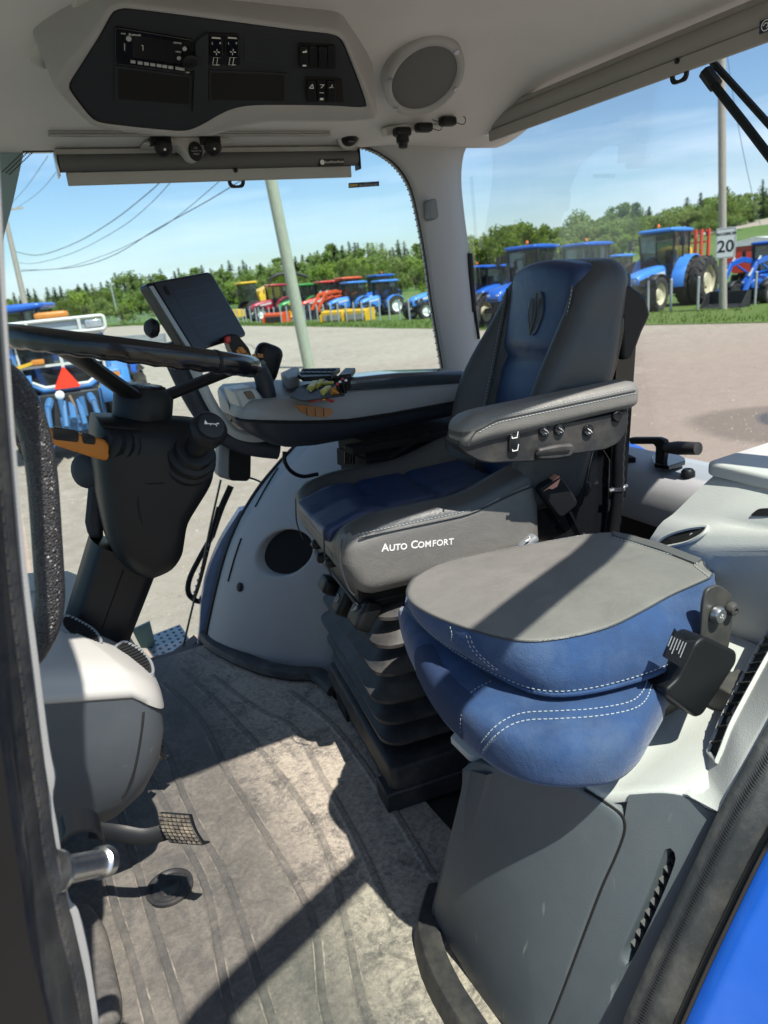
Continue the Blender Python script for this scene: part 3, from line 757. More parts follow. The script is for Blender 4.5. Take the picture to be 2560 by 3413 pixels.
# kick edge at the floor, left of the door
b = B(); kick = [hf(*q, -.004) for q in [(1560, 2560), (1530, 2690), (1490, 2850), (1440, 3040), (1420, 3120), (1470, 3200), (1560, 3330), (1640, 3430), (1720, 3560)]]
kk = cr(kick, 4)
b.rings([[p + V((.03, .03, 0)), p + V((0, .008, 0)), p + V((-.006, -.004, .0)), p + V((.003, -.04, .01)), p + V((.06, -.05, .01))] for p in kk]); link('kick_edge', b, M['dgrey'], con, smooth=60)
b = B(); lip = [hit(x, y, lambda p: p.z - .02) for x, y in [(1440, 2960), (1412, 3060), (1408, 3110), (1430, 3200), (1475, 3300), (1530, 3390), (1600, 3500)]]
lp2 = cr(lip, 5); b.rings([[p + V((.0, 0, .012)), p + V((-.006, 0, .014)), p + V((-.012, 0, .008)), p + V((-.02, 0, -.022)), p + V((.03, -.01, -.022)), p + V((.03, -.01, .01))] for p in lp2])
link('mat_lip', b, M['blackdusty'], con, smooth=60)
# inner side wall and shelf (light)
b = B(); rows = []
for x in [.52, .53, .56, .7, .9, 1.06]:
    rows.append([V((x, .955 + .02 * (x - .4), -.0)), V((x, .90 + .02 * (x - .4), .25)), V((x, .865 + .1 * (x - .46), .40)), V((x, .85 + .1 * (x - .46), .43)), V((x, .83 + .1 * (x - .46), .44))])
rows = [[V((p.x, p.y - .03, p.z - (.02 if p.z > .3 else 0))) for p in r_] for r_ in rows]; b.grid(rows); link('inner_wall', b, M['dgrey'], con, smooth=60)
shelf_front = [V((.500, .86, .43)), V((xf(.80, .43) + .012, .80, .432)), V((xf(.70, .44) + .004, .70, .440))] + [hf(x, y, -.002) for x, y in [(1951, 2632), (1997, 2660), (2100, 2648), (2206, 2643), (2283, 2655), (2330, 2680), (2360, 2700), (2395, 2705)]]
foot = [P(2290, 2575, z=.442), P(2350, 2470, z=.445), P(2420, 2330, z=.45), P(2500, 2180, z=.46), P(2580, 2030, z=.475)]
def shelf_rows():
    rows = []
    F2 = resamp(shelf_front, 24)
    back = resamp([V((1.06, .92, .46)), V((1.06, .55, .475))], 24)
    for t in [0, .0, .015, .05, .12, .25, .45, .7, 1]:
        rows.append([lerp(a, c, t) + V((0, 0, -.012 if (t == 0 and len(rows) == 0) else (.0 if t == 0 else .004 + .0 * t))) for a, c in zip(F2, back)])
    return rows
b = B(); b.grid(shelf_rows()); link('shelf', b, M['trimgrain'], con, smooth=60)
# ridge beside the door seal with its air slot
f5 = resamp(cr(foot, 4), 30); s5 = resamp(cr([seal[2], seal[1], seal[0], P(2640, 2280, y=.5), P(2760, 2090, y=.5)], 4), 30)
f5[0] = hf(2283, 2655, .0) + V((0, 0, .004))
rows = []
for i, (f_, s_) in enumerate(zip(f5, s5)):
    h = .035 * sst(i / 8)
    rows.append([f_ + V((.0, .01, -.006)), f_ + V((0, -.004, .002)), lerp(f_, s_, .2) + V((-.0, 0, h * .55)), lerp(f_, s_, .45) + V((-.0, 0, h * 1.0)), lerp(f_, s_, .7) + V((0, 0, h * .9)), lerp(f_, s_, .92) + V((0, 0, h * .3)), s_, s_ + V((0, -.03, -.03))])
b = B(); b.grid([list(c) for c in rows]); ridge = link('door_side_ridge', b, M['trimgrain'], con, smooth=75)
# air slot of the ridge: black plate painting the shade inside, with fins and a rounded lip
def rid(t, u):
    i = min(28, int(t * 29)); f = t * 29 - i; j = [0, .0, .2, .45, .7, .92, 1]
    def rowpt(r_):
        ts = [0, .2, .45, .7, .92, 1.0]; ps = r_[1:7]
        for q in range(5):
            if u <= ts[q + 1]: return lerp(ps[q], ps[q + 1], (u - ts[q]) / (ts[q + 1] - ts[q]))
        return ps[-1]
    return lerp(rowpt(rows[i]), rowpt(rows[i + 1]), f)
lo_ = [rid(t, .30) for t in [.12 + .8 * k / 20 for k in range(21)]]; hi_ = [rid(t, .58) for t in [.12 + .8 * k / 20 for k in range(21)]]
nrm = V((-.55, .25, .8)).normalized()
b = B(); lp = [p + nrm * .003 for p in lo_] + [p + nrm * .003 for p in hi_[::-1]]; b.prism(lp, nrm * -.008); link('vent_duct', b, M['void'], ridge, smooth=0)
b = B(); b.tube([p + nrm * .003 for p in lo_ + hi_[::-1] + [lo_[0]]], .0035, 6); link('vent_lip', b, M['trim'], ridge)
b = B()
for k in range(14):
    t = .15 + .75 * k / 13; p, q = rid(t, .32) + nrm * .005, rid(t + .03, .56) + nrm * .005; b.bar(p, q, .0022, .005, nrm)
link('vent_fin', b, M['black'], ridge)
# sloping storage box and its lid
Bl = [V((1.05, .962, .60)), V((1.035, .83, .622)), V((1.05, .70, .66)), V((1.06, .45, .70))]
Tl = [V((1.165, .905, .728)), V((1.15, .83, .728)), V((1.14, .70, .728)), V((1.13, .45, .728))]
Bc, Tc = resamp(Bl, 20), resamp(Tl, 20); rows = []
rows.append([p + V((.0, 0, 0)) + V((.02, 0, -.16 - (p.z - .6))) for p in Bc]); rows.append([p + V((.008, 0, -.05)) for p in Bc]); rows.append([p + V((.001, 0, -.008)) for p in Bc]); rows.append([p + V((.004, 0, .0)) for p in Bc])
for t in [.04, .09, .16, .24, .32, .38, .43, .48, .53, .58, .66, .76, .88, 1]:
    rows.append([lerp(p, q, t) + V((0, 0, .005 * math.sin(t * math.pi) + .010 * math.exp(-((t - .2) / .13) ** 2) + (-.016 * math.exp(-((t - .46 - .002 * i) / .07) ** 2) * sst((i - 3) / 5)))) for i, (p, q) in enumerate(zip(Bc, Tc))])
b = B(); b.grid(rows); tB = bvh(b); box = link('storage_box', b, M['trimgrain'], con, smooth=80)
b = B(); b.grid([[Bl[0] + V((.3, .0, -.25)), Bl[0] + V((.02, 0, -.16)), Bl[0] + V((.008, 0, -.05)), Bl[0], Tl[0]], [V((1.5, 1.0, .3)), V((1.5, .99, .45)), V((1.5, .985, .55)), V((1.5, .97, .62)), V((1.5, .93, .728))]]); link('box_side', b, M['trim'], con)
b = B(); b.pillow(round_poly([V((1.152, .917, 0)), V((1.12, .45, 0)), V((1.52, .45, 0)), V((1.52, .94, 0))], .02), .728, .756, .008); link('box_lid', b, M['trimgrain'], con, smooth=60)
# hand recess low on the slope, its shade put in as a black plate
def Fbox(p):
    t = 0; 
    return (p - V((1.05, .9, .61))).dot(V((-.75, .12, .66)))
bn = V((-.75, .12, .66)).normalized()
rec = cr([q_ for q_ in [cast(tB, x, y, .0) for x, y in [(2192, 1815), (2230, 1786), (2290, 1766), (2345, 1758), (2362, 1762), (2345, 1785), (2300, 1810), (2250, 1822), (2215, 1826)]] if q_ is not None], 4, True)
b = B(); b.prism([p + bn * .004 for p in rec], bn * -.012); link('recess_shade', b, M['void'], box, smooth=0)
b = B(); b.tube([p + bn * .0035 for p in rec + [rec[0]]], .004, 6); link('recess_lip', b, M['trim'], box)
lat = [q_ for q_ in [cast(tB, x, y, .0) for x, y in [(2500, 1722), (2530, 1698), (2600, 1694), (2600, 1722)]] if q_ is not None]
b = B(); b.prism(round_poly(lat, .006), V((-.003, 0, .003))); link('box_latch', b, M['gloss'], box, bev=.003)

# rubber seal of the door opening, and the blue wing outside it
si_ = cr([P(x, y, y=.5) for x, y in [(2900, 1850), (2760, 2090), (2640, 2280)] + seal_px] + [V((.36, .5, -.02))], 5)
so_ = cr([P(x, y, y=.455) for x, y in [(3000, 2080), (2840, 2330), (2700, 2530), (2590, 2690), (2520, 2810), (2440, 2970), (2380, 3095), (2320, 3225), (2260, 3360), (2235, 3418), (2180, 3560)]] + [V((.40, .455, -.02))], 5)
N = 80; si_, so_ = resamp(si_, N), resamp(so_, N); rows = []
for a, c in zip(si_, so_):
    u = V((-.5, -.1, .85)).normalized()
    rows.append([a + V((.01, .0, -.02)), a + u * .004, lerp(a, c, .18) + u * .010, lerp(a, c, .36) + u * .006, lerp(a, c, .5) + u * .009, lerp(a, c, .66) + u * .012, lerp(a, c, .8) + u * .004, c + u * .001, c + V((.02, -.002, -.03))])
b = B(); b.grid(rows); sl = link('door_seal', b, M['rubber'], con, smooth=70)
b = B(); acc = 0
for i in range(N - 1):
    for k in range(3):
        t = (i + k / 3 - int(i + k / 3)); p = lerp(lerp(si_[i], si_[i + 1], k / 3), lerp(so_[i], so_[i + 1], k / 3), .36); d = (so_[i] - si_[i])
        b.obox(p + V((-.5, -.1, .85)).normalized() * .007, d * .14, (si_[i + 1] - si_[i]) * .06, V((-.5, -.1, .85)) * .002)
link('seal_notch', b, M['chassis'], sl, smooth=0)
rows = []
for c in so_:
    rows.append([c + V((.004, .004, -.006)), c + V((0, -.003, -.002)), c + V((.003, -.006, -.006)), c + V((.0, -.010, -.003)), c + V((.004, -.014, -.010))])
b = B(); b.grid(rows); link('sill_strip', b, M['gloss'], con, smooth=60)
rows = []
for c in so_:
    q = c + V((.003, -.012, -.009))
    rows.append([q, q + V((.01, -.02, -.006)), q + V((.03, -.12, -.02)), q + V((.05, -.28, -.05)), q + V((.08, -.5, -.12))])
b = B(); b.grid(rows); link('wing_panel', b, M['bluepaint'], con, smooth=60, solid=.004)
# ---------------------------------------------------------------- driver's seat (own frame: x forward, y towards the door, z up)
S0 = V((.756, 1.47, 0)); FA = V((-.99, .14, 0)).normalized(); LA = V((-FA.y, FA.x, 0)); SROT = math.atan2(FA.y, FA.x)
def sl_(p): d = p - S0; return V((d.dot(FA), d.dot(LA), d.z))
def SB(px, py, b_):
    r = ray(px, py); t = (S0 + LA * b_ - CO).dot(LA) / r.dot(LA); return sl_(CO + r * t)
def SA(px, py, a_):
    r = ray(px, py); t = (S0 + FA * a_ - CO).dot(FA) / r.dot(FA); return sl_(CO + r * t)
seat = thing_local('driver_seat', 'driver seat in charcoal and blue leather with an armrest, facing the steering wheel', 'seat', S0, rot=SROT)
# cushion: grey sides and bolsters
def cush(p):
    x, y, z = p.x, p.y, p.z
    t = 0
    if z > 0:
        y2 = abs(y) / .235
        z = z - .030 * (1 - sst((y2 - .5) / .3)) * (1 - .2 * sst((x - .1) / .1))       # sunk middle
        z += .036 * sst((-x - .02) / .2) * sst((y2 - .45) / .3) + .010 * sst((-x) / .25)
    z -= .02 * sst((x - .12) / .12) * (1 if z > 0 else .0)
    if z < 0: x = x - .02 * sst(-z / .075) * (1 if x > 0 else 0)
    y *= 1 - .06 * sst((-x) / .25) 
    return (x, y, z)
b = B(); b.rbox((-.02, 0, .608), (.475, .475, .176), .045, 24, cush); cu = link('seat_cushion', b, [M['leather'], M['leathertop']], seat, smooth=80)
for pg in cu.data.polygons: pg.material_index = 1 if (pg.center.z > .666 + .028 * sst((-pg.center.x - .04) / .2) or abs(pg.center.y) < .2 and pg.center.z > .6) else 0
# blue middle of the cushion, a shallow pad just proud of the sunk part
def cin(p):
    x, y, z = p.x, p.y, p.z
    if z > 0: z += -.006 * (1 - abs(y) / .12) - .009 * (math.exp(-((x + .06) / .010) ** 2) + math.exp(-((x - .075) / .010) ** 2))
    return (x, y * (1 - .1 * sst(-x / .2)), z + .010 * sst(-x / .25) - .016 * sst((x - .13) / .09) * 1.3)
b = B(); b.rbox((.004, 0, .662), (.446, .262, .040), .018, 40, cin); ci = link('cushion_insert', b, M['leatherblue'], seat, smooth=80)
b = B(); b.rbox((-.02, 0, .600), (.477, .16, .10), .04, 6)
# seams and stitching along the near side of the cushion
b = B()
sd = []
for i in range(25):
    x = lerp(.20, -.22, i / 24); q = V(cush(V((x, .2375, .040)))); sd.append(V((x - .02 + .0, .2355 * (1 - .06 * sst((-x) / .25)) + .002, .608 + .055 + .028 * sst((-x - .02) / .2))))
b.tube(sd, .0022, 5); link('piping', b, M['leatherdark'], cu); b = B(); b.tube(cr([(.212, .222, .662), (.222, .226, .61), (.212, .228, .555), (.200, .226, .535)], 4), .0018, 5); link('piping', b, M['leatherdark'], cu); b = B(); b.tube(cr([(.226, .135, .660), (.232, .135, .60), (.222, .135, .55)], 4), .0018, 5); link('piping', b, M['leatherdark'], cu); b = B(); b.tube(cr([(.226, -.135, .660), (.232, -.135, .60), (.222, -.135, .55)], 4), .0018, 5); link('piping', b, M['leatherdark'], cu)
b = B(); stitches(b, [p + V((0, -.004, .007)) for p in sd], .0045, .0035, .0006); link('stitching', b, M['thread'], cu, smooth=0)
# lettering embroidered on the near side
CBY = V((0, .025, 0)); cu.location = CBY; ci.location = CBY; t0_ = SB(1305, 1824, .2622) - CBY; t1_ = SB(1480, 1806, .2622) - CBY
mtx = frame((t0_ + t1_) / 2 + V((0, .0006, 0)), t1_ - t0_, V((0, 0, 1)))
def caps(txt, M_, big, small, b):
    """small-capital lettering: first letters taller"""
    x = 0; parts = []
    for w in txt.split(' '):
        parts.append((w[0], big)); parts += [(c, small) for c in w[1:]] + [(' ', small)]
    wid = {'A': .72, 'U': .70, 'T': .62, 'O': .78, 'C': .68, 'M': .86, 'F': .6, 'R': .68, ' ': .42}
    tot = sum(wid.get(c, .68) * s for c, s in parts[:-1]); x = -tot / 2
    for c, s in parts[:-1]:
        w = wid.get(c, .68) * s
        if c != ' ':
            tm = text_mesh(c, s, M_ @ Matrix.Translation((x + w / 2, (s - big) * .36, 0)), .0004, bold=.0003); b.add(tm.v, tm.f)
        x += w
b = B(); caps('AUTO COMFORT', mtx, .0235, .019, b); link('embroidered_lettering', b, M['white'], cu, smooth=0)

# backrest
BC = .045
def backs(z):   # recline: local x of the front face at height z
    return lerp(-.245, -.385, sst((z - .62) / .5) * .5 + (z - .62) / .5 * .5)
def bfn(p):
    # p: x thickness, y width, z height (centre 0), height .54
    z = p.z + .885; y = p.y; hz = (z - .62) / .53
    w = lerp(1.06, 1.14, math.sin(min(1, hz * 1.3) * math.pi)) * (1 - .08 * sst((hz - .55) / .5))
    y = y * w
    z -= .020 * (abs(p.y) / .21) ** 2.5 * sst((hz - .6) / .4)
    x = p.x + backs(z)
    if p.x > 0:
        yy = abs(p.y) / .1825
        x += .075 * sst((yy - .5) / .35) * (1 - sst((hz - .45) / .55)) + .02 * sst((yy - .5) / .4) * (1 - sst((hz - .9) / .1)) - .0
    return (x - .075, y + BC, z)
b = B(); b.rbox((0, 0, 0), (.12, .365, .54), .05, 24, bfn); bk = link('backrest', b, M['leatherdark'], seat, smooth=80)
def bin_(p):
    z = p.z + .885; hz = (z - .62) / .53; y = p.y * lerp(.78, 1.04, sst(hz)) + .012
    z -= .02 * (abs(p.y) / .14) ** 2 * sst((hz - .6) / .4)
    x = p.x + backs(z) - .042
    if p.x > 0:
        x += .010 * sst((z - .945) / .025) + .012 * (1 - (abs(p.y) / .14) ** 2) - .010 * math.exp(-((z - .943) / .010) ** 2) - .004 * sst((z - 1.1) / .04)
    else: x += 0
    return (x + .012, y + BC, z)
b = B(); b.rbox((0, 0, 0), (.05, .27, .545), .02, 26, bin_); bi = link('backrest_insert', b, M['leatherblue'], seat, smooth=80)
# stitched seams each side of the insert
for sgn in (-1, 1):
    pth = []
    for i in range(30):
        z = lerp(.66, 1.12, i / 29); hz = (z - .62) / .53; y = sgn * .139 * lerp(.78, 1.04, sst(hz)) + BC + .012
        pth.append(V((backs(z) - .010 + (.024 if sgn < 0 else .028), y, z - .02 * sst((hz - .6) / .4))))
    b = B(); b.tube(pth, .003, 6); link('piping', b, M['leatherdark'], bk)
    b = B(); stitches(b, [p + V((.0036, sgn * .006, 0)) for p in pth], .0045, .004, .0006); link('stitching', b, M['thread'], bk, smooth=0)
# leaf emblem pressed into the head section: an upright oval with three ears
ec = V((backs(1.045) + .0215, BC + .03, 1.045)); ex = V((0, 1, 0)); ez = V((-.22, 0, 1)).normalized()
nrm_ = V((1, 0, .22)).normalized()
oval = []
for k in range(32):
    a = 2 * math.pi * k / 32; r_ = 1 + .04 * math.cos(6 * a); oval.append(ec + ex * (.031 * math.cos(a) * r_) + ez * (.050 * math.sin(a) * r_) + nrm_ * (-.0035 * math.cos(a) ** 2))
b = B(); b.prism([p - nrm_ * .004 for p in oval], nrm_ * .0055); em = link('oval_emblem', b, M['emblem'], bi, smooth=30)
b = B()
for sx_, tip, mid in ((0, .044, 0), (-1, .034, .016), (1, .034, .016)):
    for side in (-1, 1):
        b.tube([ec + nrm_ * .0022 + ez * -.045, ec + nrm_ * .0022 + ex * (sx_ * mid * .8 + side * .008) + ez * -.005, ec + nrm_ * .0022 + ex * (sx_ * mid * 1.1) + ez * tip], .0011, 5)
b.tube([ec + nrm_ * .0022 + ez * -.05, ec + nrm_ * .0022 + ez * .04], .0012, 5)
link('emblem_lines', b, M['leatherdark'], em)
# hard back shell with its hooked headrest bracket
def shell(p):
    z = p.z + .86; x = p.x + backs(z) - .125; y = p.y * (1 - .12 * sst((z - 1) / .15)) + BC
    return (x, y, z)
b = B(); b.rbox((0, 0, 0), (.05, .34, .52), .02, 8, shell)
g0 = V((backs(1.08) - .16, BC, 1.06))
for y in (.19,):
    b.bar((-.49, BC + .13, .60), (-.52, BC + .13, 1.06), .05, .04, (0, 1, 0))
link('back_shell', b, M['gloss'], seat, smooth=60)
b = B()
pf = [V((-.51, 0, 1.085)), V((-.555, 0, 1.09)), V((-.60, 0, 1.06)), V((-.612, 0, 1.02)), V((-.59, 0, .985)), V((-.565, 0, .93)), V((-.535, 0, .93)), V((-.535, 0, 1.02))]
b.prism([p + V((.05, BC + .05, 0)) for p in pf], V((0, .12, 0))); link('belt_guide', b, M['black'], seat, bev=.008, seg=2)
# side plate and seat belt conduit
b = B(); pl = [V((-.25, .185, .70)), V((-.42, .185, .78)), V((-.47, .185, .70)), V((-.46, .185, .45)), V((-.30, .185, .42)), V((-.22, .185, .52))]
b.prism(pl, V((0, .012, 0)))
b.lathe((-.40, .195, .645), (0, 1, 0), [(.016, 0), (.016, .006), (.012, .008)], 14)
b.box(-.47, -.24, -.2, .18, .40, .62)
link('recliner_plate', b, M['gloss'], seat, bev=.004)
b = B(); cp = cr([(-.475, .225, .86), (-.478, .225, .80), (-.470, .225, .72), (-.468, .225, .62), (-.455, .225, .52), (-.43, .22, .42)], 8)
b.tube(cp, [.013 + .0018 * (i % 2) for i in range(len(cp))], 10); link('belt_conduit', b, M['black'], seat, smooth=60)
b = B(); b.tube([(-.445, .225, .635), (-.49, .232, .640)], .005, 8); b.lathe((-.47, .225, .637), (0, 0, 1), [(.0165, -.004), (.0165, .004)], 12); link('cable_tie', b, M['steel'], seat)

# left armrest: leather pad on a black switch panel
arm = B()
def armfn(p):
    x, y, z = p.x, p.y, p.z
    u = (x + .22) / .44                       # 0 rear .. 1 front
    z += .016 * (1 - u) - (.010 * sst((u - .85) / .15) if z > 0 else 0)
    if z < 0: z *= lerp(.75, 1.0, sst(u * 1.5))
    if z < 0: z -= .006 * sst((u - .8) / .2)
    return (x - .234, y + .30, z + .857)
arm.rbox((0, 0, 0), (.42, .078, .062), .024, 20, armfn); ap = link('armrest_pad', arm, M['leather'], seat, smooth=80)
b = B(); st = []; st2 = []
for i in range(40):
    u = i / 39; x = lerp(-.19, .178, u); st.append(V(armfn(V((x, .0388, .012 - .010 * sst((u - .85) / .15))))) + V((0, .0004, 0)))
for k in range(8):
    a = k / 7 * math.pi / 2; st.append(V(armfn(V((.178 + .018 * math.sin(a), .0388, .002 - .024 * (k / 7))))))
b.tube(st, .0017, 5); link('piping', b, M['leatherdark'], ap)
b = B(); stitches(b, [p + V((0, -.0016, .005)) for p in st[:40]], .0045, .003, .0006); stitches(b, [p + V((0, .0005, -.005)) for p in st[:40]], .0045, .003, .0006)
link('stitching', b, M['thread'], ap, smooth=0)
ppx = [(1528, 1470), (1640, 1455), (1800, 1425), (1960, 1398), (2090, 1370), (2098, 1400), (2085, 1450), (2062, 1480), (2020, 1500), (1940, 1512), (1910, 1515), (1780, 1540), (1640, 1545), (1600, 1538), (1555, 1515), (1533, 1490)]
pp = [SB(x, y, .327) for x, y in ppx]
b = B(); b.prism(round_poly([p + V((0, -.062, 0)) for p in pp], .008), V((0, .06, 0))); apn = link('armrest_panel', b, M['blackdusty'], seat, bev=.008, seg=3)
def disk(name, px, py, r_, m, parent, b_=.3245, h=.008, ring=True):
    c = SB(px, py, b_); b = B(); b.lathe(c, (0, 1, 0), [(r_, 0), (r_, h * .7), (r_ * .82, h), (r_ * .5, h * .85)], 18); o = link(name, b, m, parent)
    return c + V((0, h, 0)), o
for px_, py_, kind in ((1812, 1434, 0), (1862, 1430, 1), (1957, 1433, 2)):
    c, o = disk('round_button', px_, py_, .0125, M['gloss'], apn)
    b = B()
    for q in ((-.004, 0, -.003, .002), (.001, .0, .002, .005), (.0, 0, -.004, -.004)):
        b.bar(c + V((q[0] - .002, .0005, q[2] - .002)), c + V((q[0] + .003, .0005, q[3])), .0012, .0012, (0, 1, 0))
    link('button_symbol', b, M['white'] if kind == 2 else M['greyprint'], o, smooth=0)
rk = [SB(x, y, .3255) for x, y in [(1694, 1446), (1727, 1442), (1727, 1500), (1692, 1504)]]
b = B(); b.prism(rk, V((0, .008, 0))); ro = link('rocker_switch', b, M['gloss'], apn, bev=.002)
b = B()
for zc, bold in ((.014, 0), (-.012, 1)):
    c = (rk[0] + rk[2]) / 2 + V((0, .0085, zc)); b.bar(c + V((.007, 0, -.004)), c + V((-.005, 0, -.004)), .0016, .0016, (0, 1, 0)); b.bar(c + V((-.004, 0, -.004)), c + V((-.007, 0, .008)), .0016, .0016, (0, 1, 0)); b.bar(c + V((.007, 0, -.004)), c + V((.007, 0, 0)), .0016, .0016, (0, 1, 0))
link('switch_symbol', b, M['white'], ro, smooth=0)
hl = [SB(x, y, .324) for x, y in [(1782, 1492), (1850, 1478), (1900, 1475), (1905, 1500), (1890, 1520), (1840, 1528), (1780, 1530)]]
b = B(); b.prism(round_poly(hl, .008), V((0, .016, 0))); ha = link('folding_handle', b, M['blackdusty'], apn, bev=.005)
b = B(); b.bar(SB(1785, 1512, .341), SB(1898, 1502, .341), .004, .004); link('handle_groove', b, M['void'], ha)
c, o = disk('pivot_cap', 2053, 1386, .012, M['black'], apn)

# belt buckle on its stalk
bl = B(); q = lambda x, y, b_=.27: SB(x, y, b_)
face = [q(1800, 1628), q(1868, 1590), q(1880, 1597), q(1926, 1670), q(1922, 1688), q(1878, 1725), q(1862, 1722), q(1808, 1650)]
bl.prism(round_poly(face, .005), V((0, -.028, 0))); bu = link('belt_buckle', bl, M['black'], seat, bev=.004)
b = B(); rb_ = [q(1811, 1637, .2715), q(1867, 1595, .2715), q(1862, 1608, .2715), q(1856, 1622, .2715), q(1840, 1630, .2715), q(1828, 1628, .2715)]
b.prism(rb_, V((0, .001, 0))); b.prism([p + V((0, -.022, .003)) for p in [q(1811, 1634), q(1867, 1591), q(1866, 1597), q(1812, 1640)]], V((0, .02, 0))); link('release_button', b, M['salmon'], bu, smooth=0)
b = B(); b.bar(q(1888, 1700, .255), q(1945, 1815, .24), .006, .032, (0, 1, 0)); link('buckle_stalk', b, M['gloss'], bu)
b = B(); b.lathe(q(1940, 1795, .245), (0, 1, 0), [(.014, 0), (.014, .006), (.008, .008)], 12); link('stalk_bolt', b, M['steel'], bu)
b = B(); c = SB(1758, 1810, .262); b.rbox(c, (.05, .03, .02), .009, 6, M=Matrix.Rotation(.5, 4, 'Y')); hv = link('height_lever', b, M['mgrey'], seat, smooth=80)
b = B(); c2 = SB(1760, 1800, .279); b.bar(c2 + V((.006, 0, -.002)), c2 + V((-.006, 0, .003)), .002, .003, (0, 1, 0)); b.bar(c2 + V((-.002, 0, .0)), c2 + V((-.004, 0, .008)), .002, .003, (0, 1, 0)); link('lever_symbol', b, M['white'], hv, smooth=0)

# suspension: slide frame, paddles, rubber bellows, base
b = B(); b.rbox((-.03, 0, .505), (.42, .40, .05), .01, 4); b.box(-.23, .15, -.2, .2, .47, .49)
b.bar((.175, -.2, .478), (.175, .2, .478), .012, .012); link('slide_frame', b, M['black'], seat, bev=.004)
b = B(); ns_ = 5; rr = []
def rrect(hx, hy, z, r_, ox=0, n=6):
    out = []
    for (sx, sy, a0) in ((1, 1, 0), (-1, 1, 90), (-1, -1, 180), (1, -1, 270)):
        for k in range(n + 1):
            a = R(a0 + 90 * k / n); out.append(V((ox + sx * (hx - r_) + r_ * math.cos(a), sy * (hy - r_) + r_ * math.sin(a), z)))
    return out
z = .475; prof = []
for k in range(6):
    w = lerp(.0, .032, min(1, k / 3)) if k < 4 else lerp(.03, .018, (k - 3) / 2)
    z1 = z - .061
    prof += [(.146 + w, z), (.172 + w, z - .016), (.180 + w, z - .022), (.180 + w, z - .030), (.170 + w, z - .034), (.142 + w, z - .040)]
    z = z1
for w, zz in prof: rr.append(rrect(w + .0, w + .05, zz, .05, -.03))
b.rings(rr); link('suspension_bellows', b, M['blackdusty'], seat, smooth=50)
b = B(); b.rings([rrect(.19, .25, .105, .02, -.03), rrect(.20, .27, .10, .02, -.03), rrect(.205, .28, .06, .02, -.03), rrect(.205, .28, .055, .02, -.03), rrect(.19, .27, .0, .02, -.03)])
b.box(-.2, .19, .21, .285, .0, .05)
sb = link('seat_base', b, M['blackdusty'], seat, bev=.004)
b = B()
for y0, y1 in ((-.17, -.08),): b.box(.168, .177, y0, y1, .015, .058)
link('base_opening', b, M['void'], sb, smooth=0)
# adjuster paddles under the front edge
def paddle(name, px, py, w, h, a_, sym=None, lift=0):
    c = SA(px, py, a_); b = B(); b.rbox(c, (.042, w * 1.15, h * 1.1), .010, 6, M=Matrix.Rotation(-.55, 4, 'Y')); o = link(name, b, M['black'], seat, smooth=80); return c, o
c, o = paddle('adjuster_paddle', 1096, 1950, .055, .035, .175)
c, o = paddle('adjuster_paddle', 1150, 2005, .052, .06, .158)
n_ = V((.82, 0, .57)).normalized(); e_ = V((-.57, 0, .82))
b = B(); k_ = c + n_ * .024; b.bar(k_ + V((0, -.006, 0)) + e_ * -.008, k_ + V((0, .006, 0)) + e_ * -.008, .002, .002, n_); b.bar(k_ + V((0, .006, 0)) + e_ * -.008, k_ + V((0, .006, 0)) + e_ * .004, .002, .002, n_); b.bar(k_ + V((0, -.006, 0)) + e_ * -.008, k_ + V((0, -.006, 0)) + e_ * .004, .002, .002, n_); b.bar(k_ + V((0, -.008, 0)) + e_ * .010, k_ + V((0, .008, 0)) + e_ * .006, .002, .002, n_); link('paddle_symbol', b, M['greyprint'], o, smooth=0)
c, o = paddle('adjuster_paddle', 1214, 2040, .062, .065, .165)
b = B(); k_ = c + n_ * .025; b.bar(k_ + V((0, -.008, 0)) + e_ * -.010, k_ + V((0, -.001, 0)) + e_ * -.002, .0022, .002, n_); b.bar(k_ + V((0, -.001, 0)) + e_ * -.002, k_ + V((0, .002, 0)) + e_ * .008, .0022, .002, n_); b.bar(k_ + V((0, -.008, 0)) + e_ * .011, k_ + V((0, .008, 0)) + e_ * .012, .0022, .002, n_); b.bar(k_ + V((0, .002, 0)) + e_ * -.002, k_ + V((0, .006, 0)) + e_ * .006, .0022, .002, n_); link('paddle_symbol', b, M['greyprint'], o, smooth=0)
# loose adjuster knobs under the front corner of the cushion
for i, (x, y) in enumerate(((1062, 1812), (1078, 1858), (1108, 1872))):
    c = SA(x, y, .20); b = B(); b.rbox(c, (.035, .028, .024), .010, 6); o = link('adjuster_knob', b, M['black'], seat, smooth=80)
    b = B(); k_ = c + V((.0185, 0, .002)); b.bar(k_ + V((0, -.005, -.003)), k_ + V((0, .004, .004)), .0015, .002, (1, 0, 0)); link('knob_symbol', b, M['greyprint'], o, smooth=0)

# ---------------------------------------------------------------- folded passenger seat
ps = thing('passenger_seat', 'folded blue velour passenger seat with grey vinyl back, lying shut on the side console', 'seat', (.7, .75, .44))
ZT, ZS = .662, .60
up_px = [(1358, 1992), (1364, 1950), (1395, 1918), (1500, 1872), (1800, 1812), (2040, 1778), (2180, 1812), (2330, 1866), (2350, 1895), (2378, 1920), (2330, 1945), (2240, 1985), (2150, 2035), (2050, 2085), (1950, 2116), (1830, 2137), (1740, 2140), (1640, 2122), (1500, 2078), (1400, 2032)]
upo = [P(x, y, z=ZT) for x, y in up_px]
lo_px = [(1362, 2030), (1364, 1985), (1398, 1945), (1500, 1900), (1800, 1835), (2050, 1800), (2200, 1830), (2345, 1885), (2375, 1930), (2350, 2060), (2332, 2165), (2215, 2232), (2050, 2285), (1900, 2312), (1790, 2305), (1690, 2265), (1580, 2205), (1480, 2140), (1400, 2075)]
loo = [P(x, y, z=ZS - .012) for x, y in lo_px]
n_ = 96
